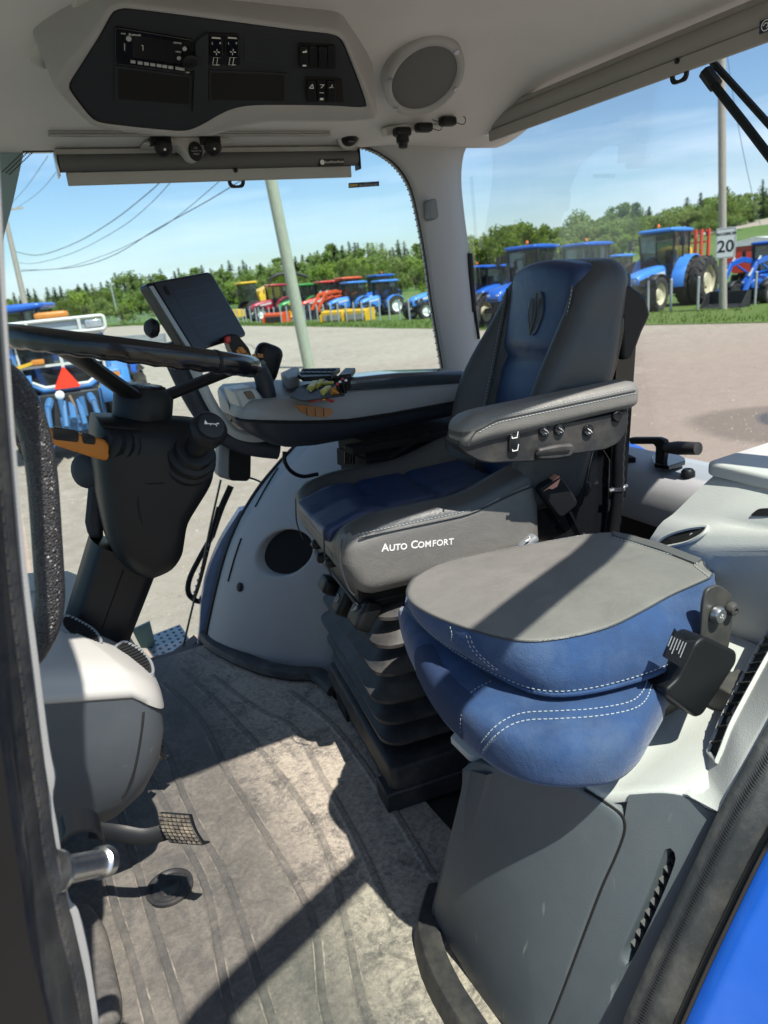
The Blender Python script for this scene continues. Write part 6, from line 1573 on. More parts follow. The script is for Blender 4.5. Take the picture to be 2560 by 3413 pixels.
# rear shade runs across the cab
qa, qb = P(1622, 412, x=1.45), P(2640, 20, x=1.45); zz = (qa.z + qb.z) / 2; qa.z = qb.z = zz + .002; qb.y = .55
t, bar2, tub2 = roller('beige roller sunshade rolled up above the rear window', qa, qb, V((.06, 0, -1)).normalized(), V((-1, 0, 0)), True, .50, (1.45, 1.4, 1.57))
for o_ in t.children:
    if o_.name.split('.')[0] in ('roller_tube', 'pull_bar', 'mounting_rail'): o_.data.materials[0] = mat('beige_shade', (.31, .3, .28), .65, var=.05) if o_.name.startswith('pull') else mat('beige_fabric', (.26, .25, .235), .75, var=.05, grain='weave', gs=500, gstr=.2, gdist=.001)
cst = P(2552, 84, x=1.427); b = B(); b.obox(cst + V((.003, 0, .0)), V((.002, 0, 0)), V((0, .014, 0)), V((0, 0, .011))); s2 = link('round_logo_sticker', b, M['sticker'], tub2, smooth=0)
b = B(); b.tube([cst + V((.0005, .009 * math.cos(a), .009 * math.sin(a))) for a in [k * math.pi / 8 for k in range(17)]], .0009, 5); b.tube([cst + V((.0005, .005 * math.cos(a), .004 * math.sin(a))) for a in [k * math.pi / 5 for k in range(8)]], .001, 5); link('sticker_ring', b, M['white'], s2)
# move the tab to its place seen in the photo
# centre mount with two black knobs over the side window
cm = thing('camera_mount', 'light grey moulded mount with an oval black socket above the side sunshade', 'mount', lh(650, 480))
YM = 2.0
mp1 = [P(x, y, y=YM) for x, y in [(470, 478), (520, 462), (620, 458), (760, 458), (772, 474), (700, 482), (682, 500), (676, 524), (655, 536), (630, 528), (612, 500), (590, 482), (520, 486)]]
b = B(); b.prism(round_poly(mp1, .012), V((0, .06, 0))); mm_ = link('mount_body', b, M['trim'], cm, bev=.006, seg=3)
ov = P(652, 505, y=YM - .004)
b = B(); b.rings([[ov + V((.0175 * math.cos(a) * s_, h, .0225 * math.sin(a) * s_)) for a in [k * math.pi / 14 for k in range(28)]] for s_, h in ((1, .004), (1, -.003), (.9, -.005))]); oo = link('oval_socket', b, M['black'], mm_)
b = B()
for k, t_ in enumerate(('USE', 'TRANSMITTER', 'ONLY')): tm = text_mesh(t_, .0062 if k != 1 else .0042, frame(ov + V((0, -.0055, .007 - k * .007)), (1, 0, 0), (0, 0, 1)), .0002); b.add(tm.v, tm.f)
link('socket_print', b, M['greyprint'], oo, smooth=0)
for x, y in ((545, 492), (710, 490)):
    b = B(); c = P(x, y, y=1.985); b.lathe(c, (0, -.9, -.3), [(.014, -.02), (.021, -.01), (.022, .004), (.017, .010), (.008, .012)], 14); b.box(c.x - .028, c.x + .022, c.y - .002, c.y + .03, c.z + .008, c.z + .024); o = link('pivot_knob', b, M['black'], mm_, smooth=40)
    b = B(); b.lathe(c + V((0, -.011, -.006)), (0, -.9, -.3), [(.003, 0), (.003, .002)], 8); link('knob_screw', b, M['white'], o)
# black hooks and little lamp near the rear pillar
hk = [(1340, 440, 1.90, 'black hook with a downward barrel, first by the speaker', 0), (1412, 425, 1.90, 'middle black clip of the row under the speaker', 1), (1492, 405, 1.90, 'last black clip of the row, next to the rear sunshade', 2)]
b = B(); b.prism([P(x, y, y=1.93) for x, y in [(1280, 425), (1500, 378), (1555, 370), (1545, 392), (1480, 418), (1290, 452)]], V((0, .03, 0))); tag(link('clip_rail', b, M['trim'], None, bev=.004, org=P(1400, 420, y=1.93)), 'short grey rail holding black clips below the round speaker', 'rail')
for x, y, yy, lb, k in hk:
    t = thing('black_clip', lb, 'clip', P(x, y, y=yy), 'black clips below the speaker'); c = P(x, y, y=yy)
    b = B(); b.rbox(c, (.05, .03, .024), .008, 6); link('clip_body', b, M['black'], t, smooth=80)
    b = B()
    if k == 0: b.lathe(c + V((.0, 0, -.008)), (0, 0, -1), [(.018, 0), (.018, .018), (.014, .02), (.012, .032), (.006, .034)], 14)
    else: b.tube(cr([c + V((.02, 0, 0)), c + V((.05, -.005, -.008)), c + V((.06, 0, .01)), c + V((.03, .0, .02))], 5), .0012, 6)
    link('clip_barrel' if k == 0 else 'cord_loop', b, M['black'], t)
dl = thing('dome_vent', 'small round black swivel outlet in the headliner corner', 'air outlet', lh(1165, 455)); c = lh(1165, 455)
n_ = V((0, -.75, -.66)).normalized()
b = B(); b.lathe(c, n_, [(.036, -.02), (.036, .004), (.031, .007), (.028, .004)], 24, ref=(1, 0, 0)); link('outlet_ring', b, M['trim'], dl)
b = B(); b.lathe(c, n_, [(.028, 0), (.026, .006), (.015, .012), (.006, .013)], 24, ref=(1, 0, 0)); dd = link('outlet_ball', b, M['black'], dl)
b = B(); b.tube([c + n_ * .012 + V((-.01, 0, -.004)), c + n_ * .012 + V((.01, 0, -.004))], .004, 6); link('outlet_vane', b, M['gloss'], dd)
# sticker on the side window
sq = [PP(x, y, GP - GN * .004, GN) for x, y in [(1162, 610), (1264, 604), (1264, 620), (1162, 627)]]
st = thing('window_sticker', 'small dark blue and yellow sticker on the side window', 'sticker', sq[0])
b = B(); b.prism(sq, GN * .0008); link('sticker_film', b, M['sticker'], st, smooth=0)
sx = (sq[1] - sq[0]).normalized(); sy = (sq[0] - sq[3]).normalized(); g_ = lerp(sq[0], sq[3], .5)
b = B(); b.prism([sq[0] + sx * .002 - sy * .004 - GN * .0006, sq[0] + sx * .03 - sy * .004 - GN * .0006, sq[3] + sx * .03 + sy * .004 - GN * .0006, sq[3] + sx * .002 + sy * .004 - GN * .0006], GN * -.0004); link('sticker_band', b, M['gold'], st, smooth=0)
b = B(); tm = text_mesh('866-NEW-HLND', .0085, frame(g_ + sx * .066 - GN * .001 - sy * .002, sx, sy), .0002); b.add(tm.v, tm.f); tm = text_mesh('TOP SERVICE', .004, frame(g_ + sx * .062 - GN * .001 + sy * .005, sx, sy), .0002); b.add(tm.v, tm.f); link('sticker_print', b, M['greyprint'], st, smooth=0)

# ---------------------------------------------------------------- outside the glass: wipers and step
wr = thing('rear_wiper', 'black wiper blade and arm outside the rear window', 'wiper', P(2480, 400, x=1.66))
b = B(); b.tube([P(2350, 245, x=1.64), P(2480, 410, x=1.64), P(2640, 620, x=1.64)], .011, 8, rb=.008); bl = link('wiper_blade', b, M['black'], wr)
b = B(); b.tube([P(2352, 240, x=1.64), P(2385, 285, x=1.64)], .017, 8); link('blade_cap', b, M['black'], wr)
b = B(); b.tube([P(2356, 185, x=1.66), P(2640, 500, x=1.66)], .0085, 8); link('wiper_arm', b, M['black'], wr)
ww = thing('side_wiper', 'long upright black wiper with slotted arm outside the side window', 'wiper', P(660, 1900, y=2.43))
yw = lambda y: 2.40 + (y - 1600) * .00005
b = B(); b.tube(cr([P(x, y, y=yw(y)) for x, y in [(736, 1600), (700, 1760), (672, 1900), (640, 2030), (612, 2150)]], 6), .004, 6, rb=.009); link('wiper_blade', b, M['black'], ww)
b = B(); b.tube(cr([P(x, y, y=yw(y) + .03) for x, y in [(770, 1620), (735, 1700), (705, 1790)]], 5), .012, 8, rb=.006); b.tube(cr([P(x, y, y=yw(y) + .02) for x, y in [(728, 1690), (700, 1800), (668, 1930), (645, 2000)]], 5), .007, 8, rb=.005)
b.tube(cr([P(x, y, y=yw(y) + .03) for x, y in [(705, 1790), (660, 1870), (632, 1930), (628, 1975), (650, 2000), (680, 2008)]], 5), .010, 8, rb=.006); link('wiper_arm', b, M['black'], ww)
b = B()
for k in range(9): p = P(lerp(694, 648, k / 8), lerp(1815, 1975, k / 8), y=yw(1900) - .004); b.box(p.x - .003, p.x + .003, p.y - .001, p.y + .001, p.z - .0055, p.z + .0055)
link('blade_link', b, M['galv'], ww, smooth=0)
b = B(); c = P(690, 2005, y=2.4); b.lathe(c, (0, -1, 0), [(.022, -.03), (.022, .0), (.014, .004)], 14); link('wiper_pivot', b, M['ironblack'], ww)
stp = thing('entry_step', 'perforated metal step plate outside the side window', 'step', (.15, 2.5, -.08))
zs = -.06
q = [P(x, y, z=zs) for x, y in [(470, 2130), (600, 2080), (640, 2140), (530, 2215)]]
b = B(); b.prism(q, V((0, 0, -.012))); pl_ = link('step_plate', b, M['plate'], stp, bev=.002)
b = B()
for i in range(6):
    for j in range(6):
        p = lerp(lerp(q[0], q[1], (i + .5) / 6), lerp(q[3], q[2], (i + .5) / 6), (j + .5) / 6); b.lathe(p, (0, 0, 1), [(.006, -.001), (.006, .0015), (.004, .002)], 8)
link('plate_hole', b, M['ironblack'], pl_, smooth=0)
b = B(); r4 = [P(x, y, z=zs + .001) for x, y in [(540, 2215), (650, 2130), (668, 2150), (545, 2240)]]; b.prism(r4, V((0, 0, .02))); link('step_edge', b, M['black'], stp, bev=.003)
b = B(); r5 = [P(x, y, y=2.55) for x, y in [(440, 2100), (500, 2072), (512, 2120), (520, 2160), (470, 2160)]]; b.prism(r5, V((0, .01, 0))); link('step_bracket', b, mat('teal_bracket', (.2, .3, .28), .5), stp, smooth=0)

# ---------------------------------------------------------------- the door, left ajar towards the camera side
dr = thing('cab_door', 'open cab door with a dark frame and green tinted glass, left ajar', 'door', (1.25, .57, .8))
hx_, hy_ = 1.25, .433; dd_ = V((-.928, -.371, 0)); 
def dp_(s_, z, off=0): return V((hx_, hy_, 0)) + dd_ * s_ + V((.371, -.928, 0)) * off + V((0, 0, z))
zt = 1.655
fr2 = [dp_(0, zt), dp_(.4, zt), dp_(.8, zt), dp_(1.11, zt), dp_(1.15, zt - .06), dp_(1.155, 1.2), dp_(1.15, .8), dp_(1.10, .45), dp_(.93, .40), dp_(.6, .42), dp_(.35, .52), dp_(.15, .66), dp_(0, .76)]
b = B(); pth = cr(fr2, 6, True); b.tube(pth + [pth[0]], .044, 8, rb=.026, up=(0, 0, 1)); link('door_frame', b, M['black'], dr, smooth=60)
b = B(); b.poly(cr(fr2, 4, True)); link('door_glass', b, M['doorglass'], dr, smooth=0)
b = B(); b.tube([dp_(.95, .75, -.03), dp_(.95, .75, -.07), dp_(.95, .98, -.07), dp_(.95, .98, -.03)], .012, 8); link('door_handle', b, M['black'], dr)
# ---------------------------------------------------------------- ground
def az_(x, y): return math.degrees(math.atan2(x, y))
def gh(x, y):
    d = math.hypot(x, y); return GZ + 7.5 * sst((az_(x, y) - 30) / 30) * sst((d - 55) / 170) + 2.0 * sst((d - 120) / 150)
def ground_mat():
    m = mat_ground('gravel_lot_ground', (.35, .29, .215), (.25, .205, .155), (.42, .365, .29), s1=.16, s2=4.0, bump=.8)
    nt = m.node_tree; L = nt.links.new; bs = nt.nodes['Principled BSDF']; src = bs.inputs['Base Color'].links[0].from_socket
    tc = nd(nt, 'ShaderNodeTexCoord'); no = nd(nt, 'ShaderNodeTexNoise', Scale=.35, Detail=7, Roughness=.65); L(tc.outputs['Object'], no.inputs['Vector'])
    def blob(c, sc, f0, f1, k):
        mp = nd(nt, 'ShaderNodeVectorMath', operation='SUBTRACT'); L(tc.outputs['Object'], mp.inputs[0]); mp.inputs[1].default_value = c
        m2 = nd(nt, 'ShaderNodeVectorMath', operation='MULTIPLY'); L(mp.outputs[0], m2.inputs[0]); m2.inputs[1].default_value = sc
        ln = nd(nt, 'ShaderNodeVectorMath', operation='LENGTH'); L(m2.outputs[0], ln.inputs[0])
        ad = nd(nt, 'ShaderNodeMath', operation='MULTIPLY_ADD'); L(no.outputs['Fac'], ad.inputs[0]); ad.inputs[1].default_value = k; L(ln.outputs['Value'], ad.inputs[2])
        r_ = nd(nt, 'ShaderNodeMapRange'); L(ad.outputs[0], r_.inputs['Value']); r_.inputs['From Min'].default_value = f0; r_.inputs['From Max'].default_value = f1; r_.inputs['To Min'].default_value = 1; r_.inputs['To Max'].default_value = 0
        return r_.outputs[0]
    red = blob((13, 6, 0), (.075, .085, 0), .9, 1.9, .9); pud = blob((9.9, 6.0, 0), (1.25, 1.1, 0), 1.2, 1.35, .6); wet = blob((9.5, 6.15, 0), (.78, .72, 0), 1.2, 1.42, .6); grn = blob((23, 14, 0), (.05, .10, 0), .9, 1.5, .6)
    c = src
    for fac, col, mx_ in ((red, (.30, .215, .17, 1), .75), (wet, (.17, .13, .105, 1), .75), (pud, (.10, .085, .075, 1), 1)):
        sc = nd(nt, 'ShaderNodeMath', operation='MULTIPLY'); L(fac, sc.inputs[0]); sc.inputs[1].default_value = mx_
        mm = nd(nt, 'ShaderNodeMix', data_type='RGBA'); L(sc.outputs[0], mm.inputs[0]); L(c, mm.inputs[6]); mm.inputs[7].default_value = col; c = mm.outputs[2]
    L(c, bs.inputs['Base Color'])
    rg = nd(nt, 'ShaderNodeMapRange'); L(pud, rg.inputs['Value']); rg.inputs['To Min'].default_value = .9; rg.inputs['To Max'].default_value = .12; L(rg.outputs[0], bs.inputs['Roughness'])
    return m
b = B(); rows = []
ds = [0, 3, 6, 10, 15, 20, 28, 40, 55, 70, 85, 100, 120, 140, 160, 180, 200, 230, 260, 320, 450, 800, 2200]
for d in ds[1:]:
    row = []
    for a in range(0, 361, 5):
        x, y = d * math.sin(R(a - 180)), d * math.cos(R(a - 180)); row.append(V((x, y, gh(x, y) if -60 < a - 180 < 110 else GZ)))
    rows.append(row)
b.grid(rows); b.add([V((0, 0, GZ))] + rows[0][:-1], [[0, i, i % 72 + 1] for i in range(1, 73)])
tag(link('gravel_ground', b, ground_mat(), None, smooth=180), None, None, None, 'structure')
# grassy verge with the post line, and the meadow behind it
vg = [(2700, 1072), (2560, 1075), (2330, 1080), (2100, 1084), (1900, 1090), (1700, 1098), (1560, 1100), (1440, 1097), (1200, 1092), (1000, 1088), (800, 1086), (700, 1085), (520, 1083), (430, 1086), (340, 1092)]
ve_ = [P(x, y, z=GZ) for x, y in vg]; ve_ = [V((48, 10, GZ)), V((36, 15.5, GZ))] + ve_ + [V((2, 112, GZ)), V((-30, 118, GZ)), V((-90, 130, GZ))]
vs_ = resamp(ve_, 140); rows = []
for p in vs_:
    rad = V((p.x, p.y, 0)).normalized(); wob = .5 * mnoise.noise(V((p.x * .3, p.y * .3, 0)))
    row = []
    for k, t in enumerate([0, 1.5, 4, 8, 14, 22, 35, 55, 90, 140, 200, 300, 500]):
        q = p + rad * (t + (wob if k == 0 else 0)); row.append(V((q.x, q.y, (gh(q.x, q.y)) + .012 + .03 * min(1, t / 2) + t * .0004)))
    rows.append(row)
b = B(); b.grid(rows); tag(link('meadow', b, M['field'], None, smooth=180), None, None, None, 'structure')
b = B(); rows2 = [[q + V((0, 0, .006)) for q in r_[:5]] for r_ in rows if True]; b.grid(rows2); tag(link('grass_verge', b, M['grass'], None, smooth=180), None, None, None, 'structure')
rnd = random.Random(3)
b = B()
for i in range(15000):
    k = rnd.random(); j = int(k * 138); t = rnd.random() ** 1.5 * (6 if j < 60 else 9)
    p = lerp(vs_[j], vs_[j + 1], rnd.random()); rad = V((p.x, p.y, 0)).normalized(); p = p + rad * t
    if not (-5 < az_(p.x, p.y) < 60): continue
    p.z = GZ + .04; h = rnd.uniform(.06, .2); a = rnd.random() * 6.28; w_ = V((math.cos(a), math.sin(a), 0)) * .03; l_ = V((rnd.uniform(-.05, .05), rnd.uniform(-.05, .05), h)); b.add([p - w_, p + w_, p + l_], [(0, 1, 2)])
tag(link('long_grass', b, leafmat('grass_blades', (.13, .18, .04)), None, smooth=0), 'uncut grass growing along the verge below the steel posts', 'grass', None, 'stuff')

b = B()
for i in range(7000):
    d = 4.5 + 24 * rnd.random() ** 1.3; a = R(rnd.uniform(-4, 58)); c = V((d * math.sin(a), d * math.cos(a), GZ)); s_ = rnd.uniform(.008, .022) * (1 + .9 * rnd.random() ** 6); q = rnd.random() * 6.28
    pts = [c + V((math.cos(q + k * 1.57) * s_ * rnd.uniform(.7, 1.3), math.sin(q + k * 1.57) * s_ * rnd.uniform(.7, 1.3), 0)) for k in range(4)]; b.add(pts + [c + V((0, 0, s_ * rnd.uniform(.5, .9)))], [(0, 1, 4), (1, 2, 4), (2, 3, 4), (3, 0, 4)])
tag(link('loose_gravel', b, M['pebble'], None, smooth=0), 'loose pale stones scattered over the gravel yard', 'gravel', None, 'stuff')

# ---------------------------------------------------------------- steel posts along the verge
pp_ = [(2515, 1020), (2325, 1036), (2235, 1041), (2160, 1046), (2060, 1052), (1950, 1056), (1850, 1060), (1750, 1062), (1648, 1064), (1603, 1066), (1560, 1067)] + [(600 + z * .5304, 850 + zy * .5304) for z, zy in [(1590, 402), (1510, 408), (1445, 412), (1385, 414), (1320, 416), (1260, 418), (1205, 420), (1150, 420), (1100, 422), (1050, 424), (1000, 425), (955, 427), (910, 428), (870, 428), (825, 428), (790, 428), (750, 430), (715, 430), (680, 430), (640, 430), (600, 430), (570, 430), (535, 430), (505, 430), (485, 430), (450, 430), (420, 430), (400, 430), (370, 430), (340, 430)]]
b = B(); b.cyl((0, 0, -.2), (0, 0, 1.34), .055, n=10); b.lathe((0, 0, 1.34), (0, 0, 1), [(.055, 0), (.04, .02), (.01, .03)], 10)
pr = link('steel_post', b, M['galv'], None); tag(pr, 'grey steel post standing in the grass in front of the parked tractors', 'post', 'grey steel posts along the verge')
for i, (x, y) in enumerate(pp_):
    o = pr if i == 0 else pr.copy()
    if i: C.objects.link(o)
    o.location = P(x, y, z=GZ)
    if i > 11:
        o.scale = (1, 1, .92)

# ---------------------------------------------------------------- utility poles, wires, road sign
def pole(label, base, top, r0, r1, m):
    t = thing('utility_pole', label, 'pole', base); b = B(); b.tube([lerp(base, top, k / 8) for k in range(9)], [lerp(r0, r1, k / 8) for k in range(9)], 14); link('pole_shaft', b, m, t); return t
p0 = P(1030, 1225, z=GZ); p1 = P(895, 560, y=p0.y - .4); p1 = p0 + (p1 - p0) * 1.6
pole('pale wooden utility pole standing close by in the gravel, behind the monitor', p0, p1, .185, .165, M['greenwood'])
q0 = P(2410, 1035, z=GZ); q1 = P(2405, 165, y=q0.y); q1 = q0 + (q1 - q0) * 1.25
rp_ = pole('weathered grey utility pole on the verge carrying the speed limit sign', q0, q1, .15, .125, M['weathered'])
l0 = P(88, 1032, y=58); l0.z = GZ; l1 = P(12, 700, y=58); dirl = (l1 - P(88, 1032, y=58)); l1 = l1 - V((0, 0, 0))
lpz = pole('far leaning wooden utility pole with a crossarm, at the left edge', P(88, 1032, y=58) - dirl * .12, l1, .2, .15, M['weathered'])
b = B(); b.bar(l1 + V((-.3, 0, -.05)), l1 + V((1.25, 0, .1)), .12, .12); link('crossarm', b, M['weathered'], lpz)
b = B()
for k in range(3): c = l1 + V((-.2 + k * .6, 0, .1)); b.cyl(c, c + V((0, 0, .16)), .05, .03, 8)
link('insulator', b, M['galv'], lpz)
wires = [[(640, 520), (570, 575), (480, 655), (370, 740), (250, 810), (130, 850), (45, 838)], [(680, 520), (600, 575), (500, 680), (400, 760), (250, 840), (120, 877), (50, 875)], [(840, 520), (760, 580), (600, 715), (500, 780), (350, 850), (200, 895), (70, 900)], [(940, 520), (865, 562), (700, 665), (520, 765), (380, 850), (250, 890), (70, 904)]]
for i, w_ in enumerate(wires):
    n_ = len(w_); pts = cr([P(x, y, d=lerp(26, 62, k / (n_ - 1))) for k, (x, y) in enumerate(w_)], 8)
    b = B(); b.tube(pts, .026 if i in (0, 3) else .018, 5); tag(link('overhead_wire', b, M['wire'], None), ['thick dark overhead wire, uppermost of the sagging wires', 'thin overhead wire just below the uppermost thick one', 'thin overhead wire just above the lowest thick one', 'thick overhead wire sagging lowest towards the far pole'][i], 'wire', 'sagging overhead wires')
for i, w_ in enumerate([[(20, 700), (90, 620), (160, 520)], [(45, 700), (130, 640), (230, 520)]]):
    b = B(); b.tube(cr([P(x, y, d=lerp(62, 30, k / 2)) for k, (x, y) in enumerate(w_)], 6), .014, 5); tag(link('overhead_wire', b, M['wire'], None), ['faint wire rising from the far pole crossarm, the left one', 'faint wire rising from the far pole crossarm, the right one'][i], 'wire', 'faint wires from the far pole')
sg = thing('speed_sign', 'white speed limit sign reading MAXIMUM 20 fixed to the grey pole', 'road sign', P(2420, 808, y=q0.y - .2))
sv = (V((CO.x, CO.y, 0)) - V((q0.x, q0.y, 0))).normalized(); sv = (sv + V((-.35, .1, 0))).normalized(); sxx = V((0, 0, 1)).cross(sv).normalized()
pz_ = lerp(q0, q1, (P(2419, 810, y=q0.y).z - q0.z) / (q1.z - q0.z)); cs = PP(2419, 810, pz_ + sv * .22, sv); hw, hh = .36, .56
b = B(); b.prism(round_poly([cs + sxx * (a * hw) + V((0, 0, d * hh)) for a, d in ((-1, -1), (1, -1), (1, 1), (-1, 1))], .05), sv * .01); pls = link('sign_plate', b, M['signwhite'], sg, smooth=0)
b = B(); fr3 = round_poly([cs + sv * .0105 + sxx * (a * (hw - .035)) + V((0, 0, d * (hh - .035))) for a, d in ((-1, -1), (1, -1), (1, 1), (-1, 1))], .04); b.tube(fr3 + [fr3[0]], .007, 4)
tm = text_mesh('MAXIMUM', .155, frame(cs + sv * .012 + V((0, 0, .33)), sxx, V((0, 0, 1))), .001, bold=.006); b.add(tm.v, tm.f)
tm = text_mesh('20', .62, frame(cs + sv * .012 + V((0, 0, -.14)), sxx, V((0, 0, 1))), .001, bold=.012); b.add(tm.v, tm.f)
link('sign_lettering', b, M['signblack'], pls, smooth=0)
# thin aerial cable hanging beside the grey pole
b = B(); b.tube(cr([P(2420, 160, d=30), P(2445, 330, d=30), P(2480, 520, d=30), P(2520, 700, d=30), P(2535, 750, d=29)], 6), .012, 5); tag(link('aerial_cable', b, M['wire'], None), 'thin whip aerial curving beside the grey utility pole', 'aerial')

# ---------------------------------------------------------------- tractors
WM = {}
def wheel_mesh(r_, w_, rim):
    k = (round(r_, 2), round(w_, 2), rim)
    if k in WM: return WM[k]
    b = B(); pr = [(r_ * .62, -w_ * .46), (r_ * .80, -w_ * .5), (r_ * .93, -w_ * .46), (r_ * .965, -w_ * .3), (r_ * .97, 0), (r_ * .965, w_ * .3), (r_ * .93, w_ * .46), (r_ * .80, w_ * .5), (r_ * .62, w_ * .46), (r_ * .60, 0)]
    b.lathe((0, 0, 0), (0, 1, 0), pr + [pr[0]], 36, cap=False)
    n_ = 20
    for i in range(n_):
        for s_ in (-1, 1):
            a = 2 * math.pi * (i + (.5 if s_ > 0 else 0)) / n_; a2 = a - s_ * 0 + .22
            pts = []
            for aa, y in ((a2, 0.02 * s_), (a, w_ * .47 * s_)):
                for da in (-.05, .05):
                    for rr_ in (r_ * .94, r_ * (1.0 if y < .05 and y > -.05 else .985)):
                        pts.append(V((rr_ * math.cos(aa + da), y, rr_ * math.sin(aa + da))))
            b.add(pts, [(0, 1, 3, 2), (4, 6, 7, 5), (1, 5, 7, 3), (0, 2, 6, 4), (0, 4, 5, 1), (2, 3, 7, 6)])
    rb = B(); rb.lathe((0, 0, 0), (0, 1, 0), [(r_ * .63, -w_ * .42), (r_ * .58, -w_ * .40), (r_ * .55, -w_ * .2), (r_ * .3, -w_ * .12), (r_ * .26, -w_ * .25), (r_ * .12, -w_ * .27), (.01, -w_ * .27)], 28, cap=False)
    rb.lathe((0, 0, 0), (0, 1, 0), [(r_ * .63, w_ * .42), (r_ * .58, w_ * .40), (r_ * .55, w_ * .2), (r_ * .3, w_ * .12), (r_ * .26, w_ * .25), (r_ * .12, w_ * .27), (.01, w_ * .27)], 28, cap=False)
    WM[k] = (b, rb); return WM[k]
WD = {}
def add_wheel(t, loc, r_, w_, rim):
    k = (round(r_, 2), round(w_, 2), rim)
    if k not in WD:
        wb, rb = wheel_mesh(r_, w_, rim); o = link('wheel', wb, M['tyre'], t, smooth=40); ri = link('rim', rb, M[rim], o, smooth=40); WD[k] = (o, ri); o.location = loc; return o
    o = WD[k][0].copy(); C.objects.link(o); o.parent = t; o.location = loc; r2 = WD[k][1].copy(); C.objects.link(r2); r2.parent = o; return o
def tractor(label, loc, rot, s=1.0, body='tractorblue', roof=None, rim='rimcream', rr_=.84, fr=.58, wb=2.55, hood_h=1.62, top=2.95, dual=False, loader=None, group='tractors parked along the verge', bucket=None, stripe=False, exhaust=True, beac=1, glassm='cabglass', hood_len=1.0):
    t = thing_local('parked_tractor', label, 'tractor', loc, group, rot); t.scale = (s, s, s); roof = roof or body
    hx = wb + .55 * hood_len
    b = B(); b.box(-.5, wb + .1, -.28, .28, rr_ * .62, rr_ * 1.15); b.box(-.15, .15, -.85, .85, rr_ - .12, rr_ + .12); b.box(wb - .1, wb + .1, -.72, .72, fr - .1, fr + .1); b.box(.35, 1.1, -.72, .72, .55, .95); b.box(-.25, .25, -.22, .22, hood_h - .45, hood_h + .05); b.box(-.32, -.2, -.22, .22, hood_h - .1, hood_h + .62); b.bar((.75, 0, hood_h - .3), (.6, 0, hood_h + .1), .06, .06); link('chassis', b, M['chassis'], t, bev=.04)
    b = B(); sec = []
    for x, z1, w_ in ((.95, hood_h + .06, .40), (1.5, hood_h + .02, .40), (2.1, hood_h - .05, .38), (hx - .35, hood_h - .17, .36), (hx - .08, hood_h - .27, .33), (hx, hood_h - .45, .29)):
        z0 = rr_ * 1.05 if x < hx - .2 else rr_ * 1.12
        sec.append([V((x, w_ * a, lerp(z0, z1, q))) for a, q in ((-1, 0), (-1.02, .5), (-.96, .82), (-.75, .97), (0, 1.02), (.75, .97), (.96, .82), (1.02, .5), (1, 0))])
    b.rings(sec); hd_ = link('hood', b, M[body], t, smooth=50)
    b = B()
    for s_ in (-1, 1): b.prism([V((hx - .75, s_ * .395, hood_h - .55)), V((hx - .12, s_ * .36, hood_h - .62)), V((hx - .12, s_ * .36, hood_h - .42)), V((hx - .7, s_ * .395, hood_h - .32))], V((0, s_ * -.03, 0)))
    b.box(hx - .05, hx + .012, -.24, .24, rr_ * 1.14, hood_h - .52); link('grille', b, M['chassis'], hd_, smooth=0)
    for s_ in (-1, 1):
        b = B(); b.prism([V((1.15, s_ * .412, hood_h - .30)), V((hx - .75, s_ * .395, hood_h - .42)), V((hx - .72, s_ * .395, hood_h - .30)), V((1.15, s_ * .412, hood_h - .16))], V((0, s_ * .004, 0))); link('hood_stripe', b, M['offwhite' if s_ and body != 'green' else 'yellow'], hd_, smooth=0)
    for s_ in (-1, 1):
        b = B(); b.rbox((hx - .03, s_ * .2, hood_h - .40), (.08, .14, .09), .03, 4); link('headlight', b, M['lamp'], hd_)
    b = B()
    ps_ = [(1.0, .62, hood_h - .2), (1.05, .74, top - .18), (-.35, .72, top - .16), (-.45, .66, hood_h - .1), (.35, .76, hood_h), (.35, .76, top - .17)]
    for s_ in (-1, 1):
        for i, j in ((0, 1), (3, 2), (4, 5)): b.bar(V((ps_[i][0], s_ * ps_[i][1], ps_[i][2])), V((ps_[j][0], s_ * ps_[j][1], ps_[j][2])), .07, .07, (1, 0, 0))
    b.box(-.45, 1.0, -.7, .7, .95, hood_h - .35); link('cab_frame', b, M['chassis'], t, bev=.02)
    b = B(); b.rings([[V((x * k_ + .3 * (1 - k_), y * k_, z)) for x, y in ((1.0, -.60), (.95, -.66), (-.38, -.66), (-.42, -.55), (-.42, .55), (-.38, .66), (.95, .66), (1.0, .60))] for z, k_ in ((hood_h - .38, .93), (hood_h + .3, 1.04), (top - .17, 1.05))]); link('cab_glass', b, M[glassm], t, smooth=20)
    b = B(); b.rbox((.32, 0, top - .09), (1.85, 1.62, .19), .085, 8, lambda p: (p.x, p.y * (1 - .1 * sst((p.x) / .9)), p.z * (1 - .35 * sst(abs(p.x) / .9 - .3)) + .03 * p.x)); rf = link('roof', b, M[roof], t, smooth=70)
    if beac:
        for i in range(1):
            b = B(); y = (-.6, .6)[i]; b.lathe((-.35, y, top), (0, 0, 1), [(.02, -.05), (.02, .10), (.055, .10), (.055, .2), (.035, .23)], 12); link('beacon', b, M['beacon'], rf)
    for s_ in (-1, 1):
        b = B(); rr = []
        for k in range(11):
            a = R(lerp(-5, 150, k / 10)); rf_ = rr_ + .11; rr.append([V((rf_ * math.cos(a), s_ * q, rr_ + rf_ * math.sin(a))) + V((0, 0, dz)) for q, dz in ((.62, 0), (1.12, -.0), (1.14, -.05), (.62, -.05))])
        b.rings(rr); link('fender', b, M[body] if s_ else 0, t, smooth=50)
        b = B(); b.tube([(1.05, s_ * .75, top - .35), (1.15, s_ * 1.05, top - .3)], .02, 6); b.rbox((1.13, s_ * 1.08, top - .52), (.06, .18, .36), .03, 4); link('mirror', b, M['chassis'], t)
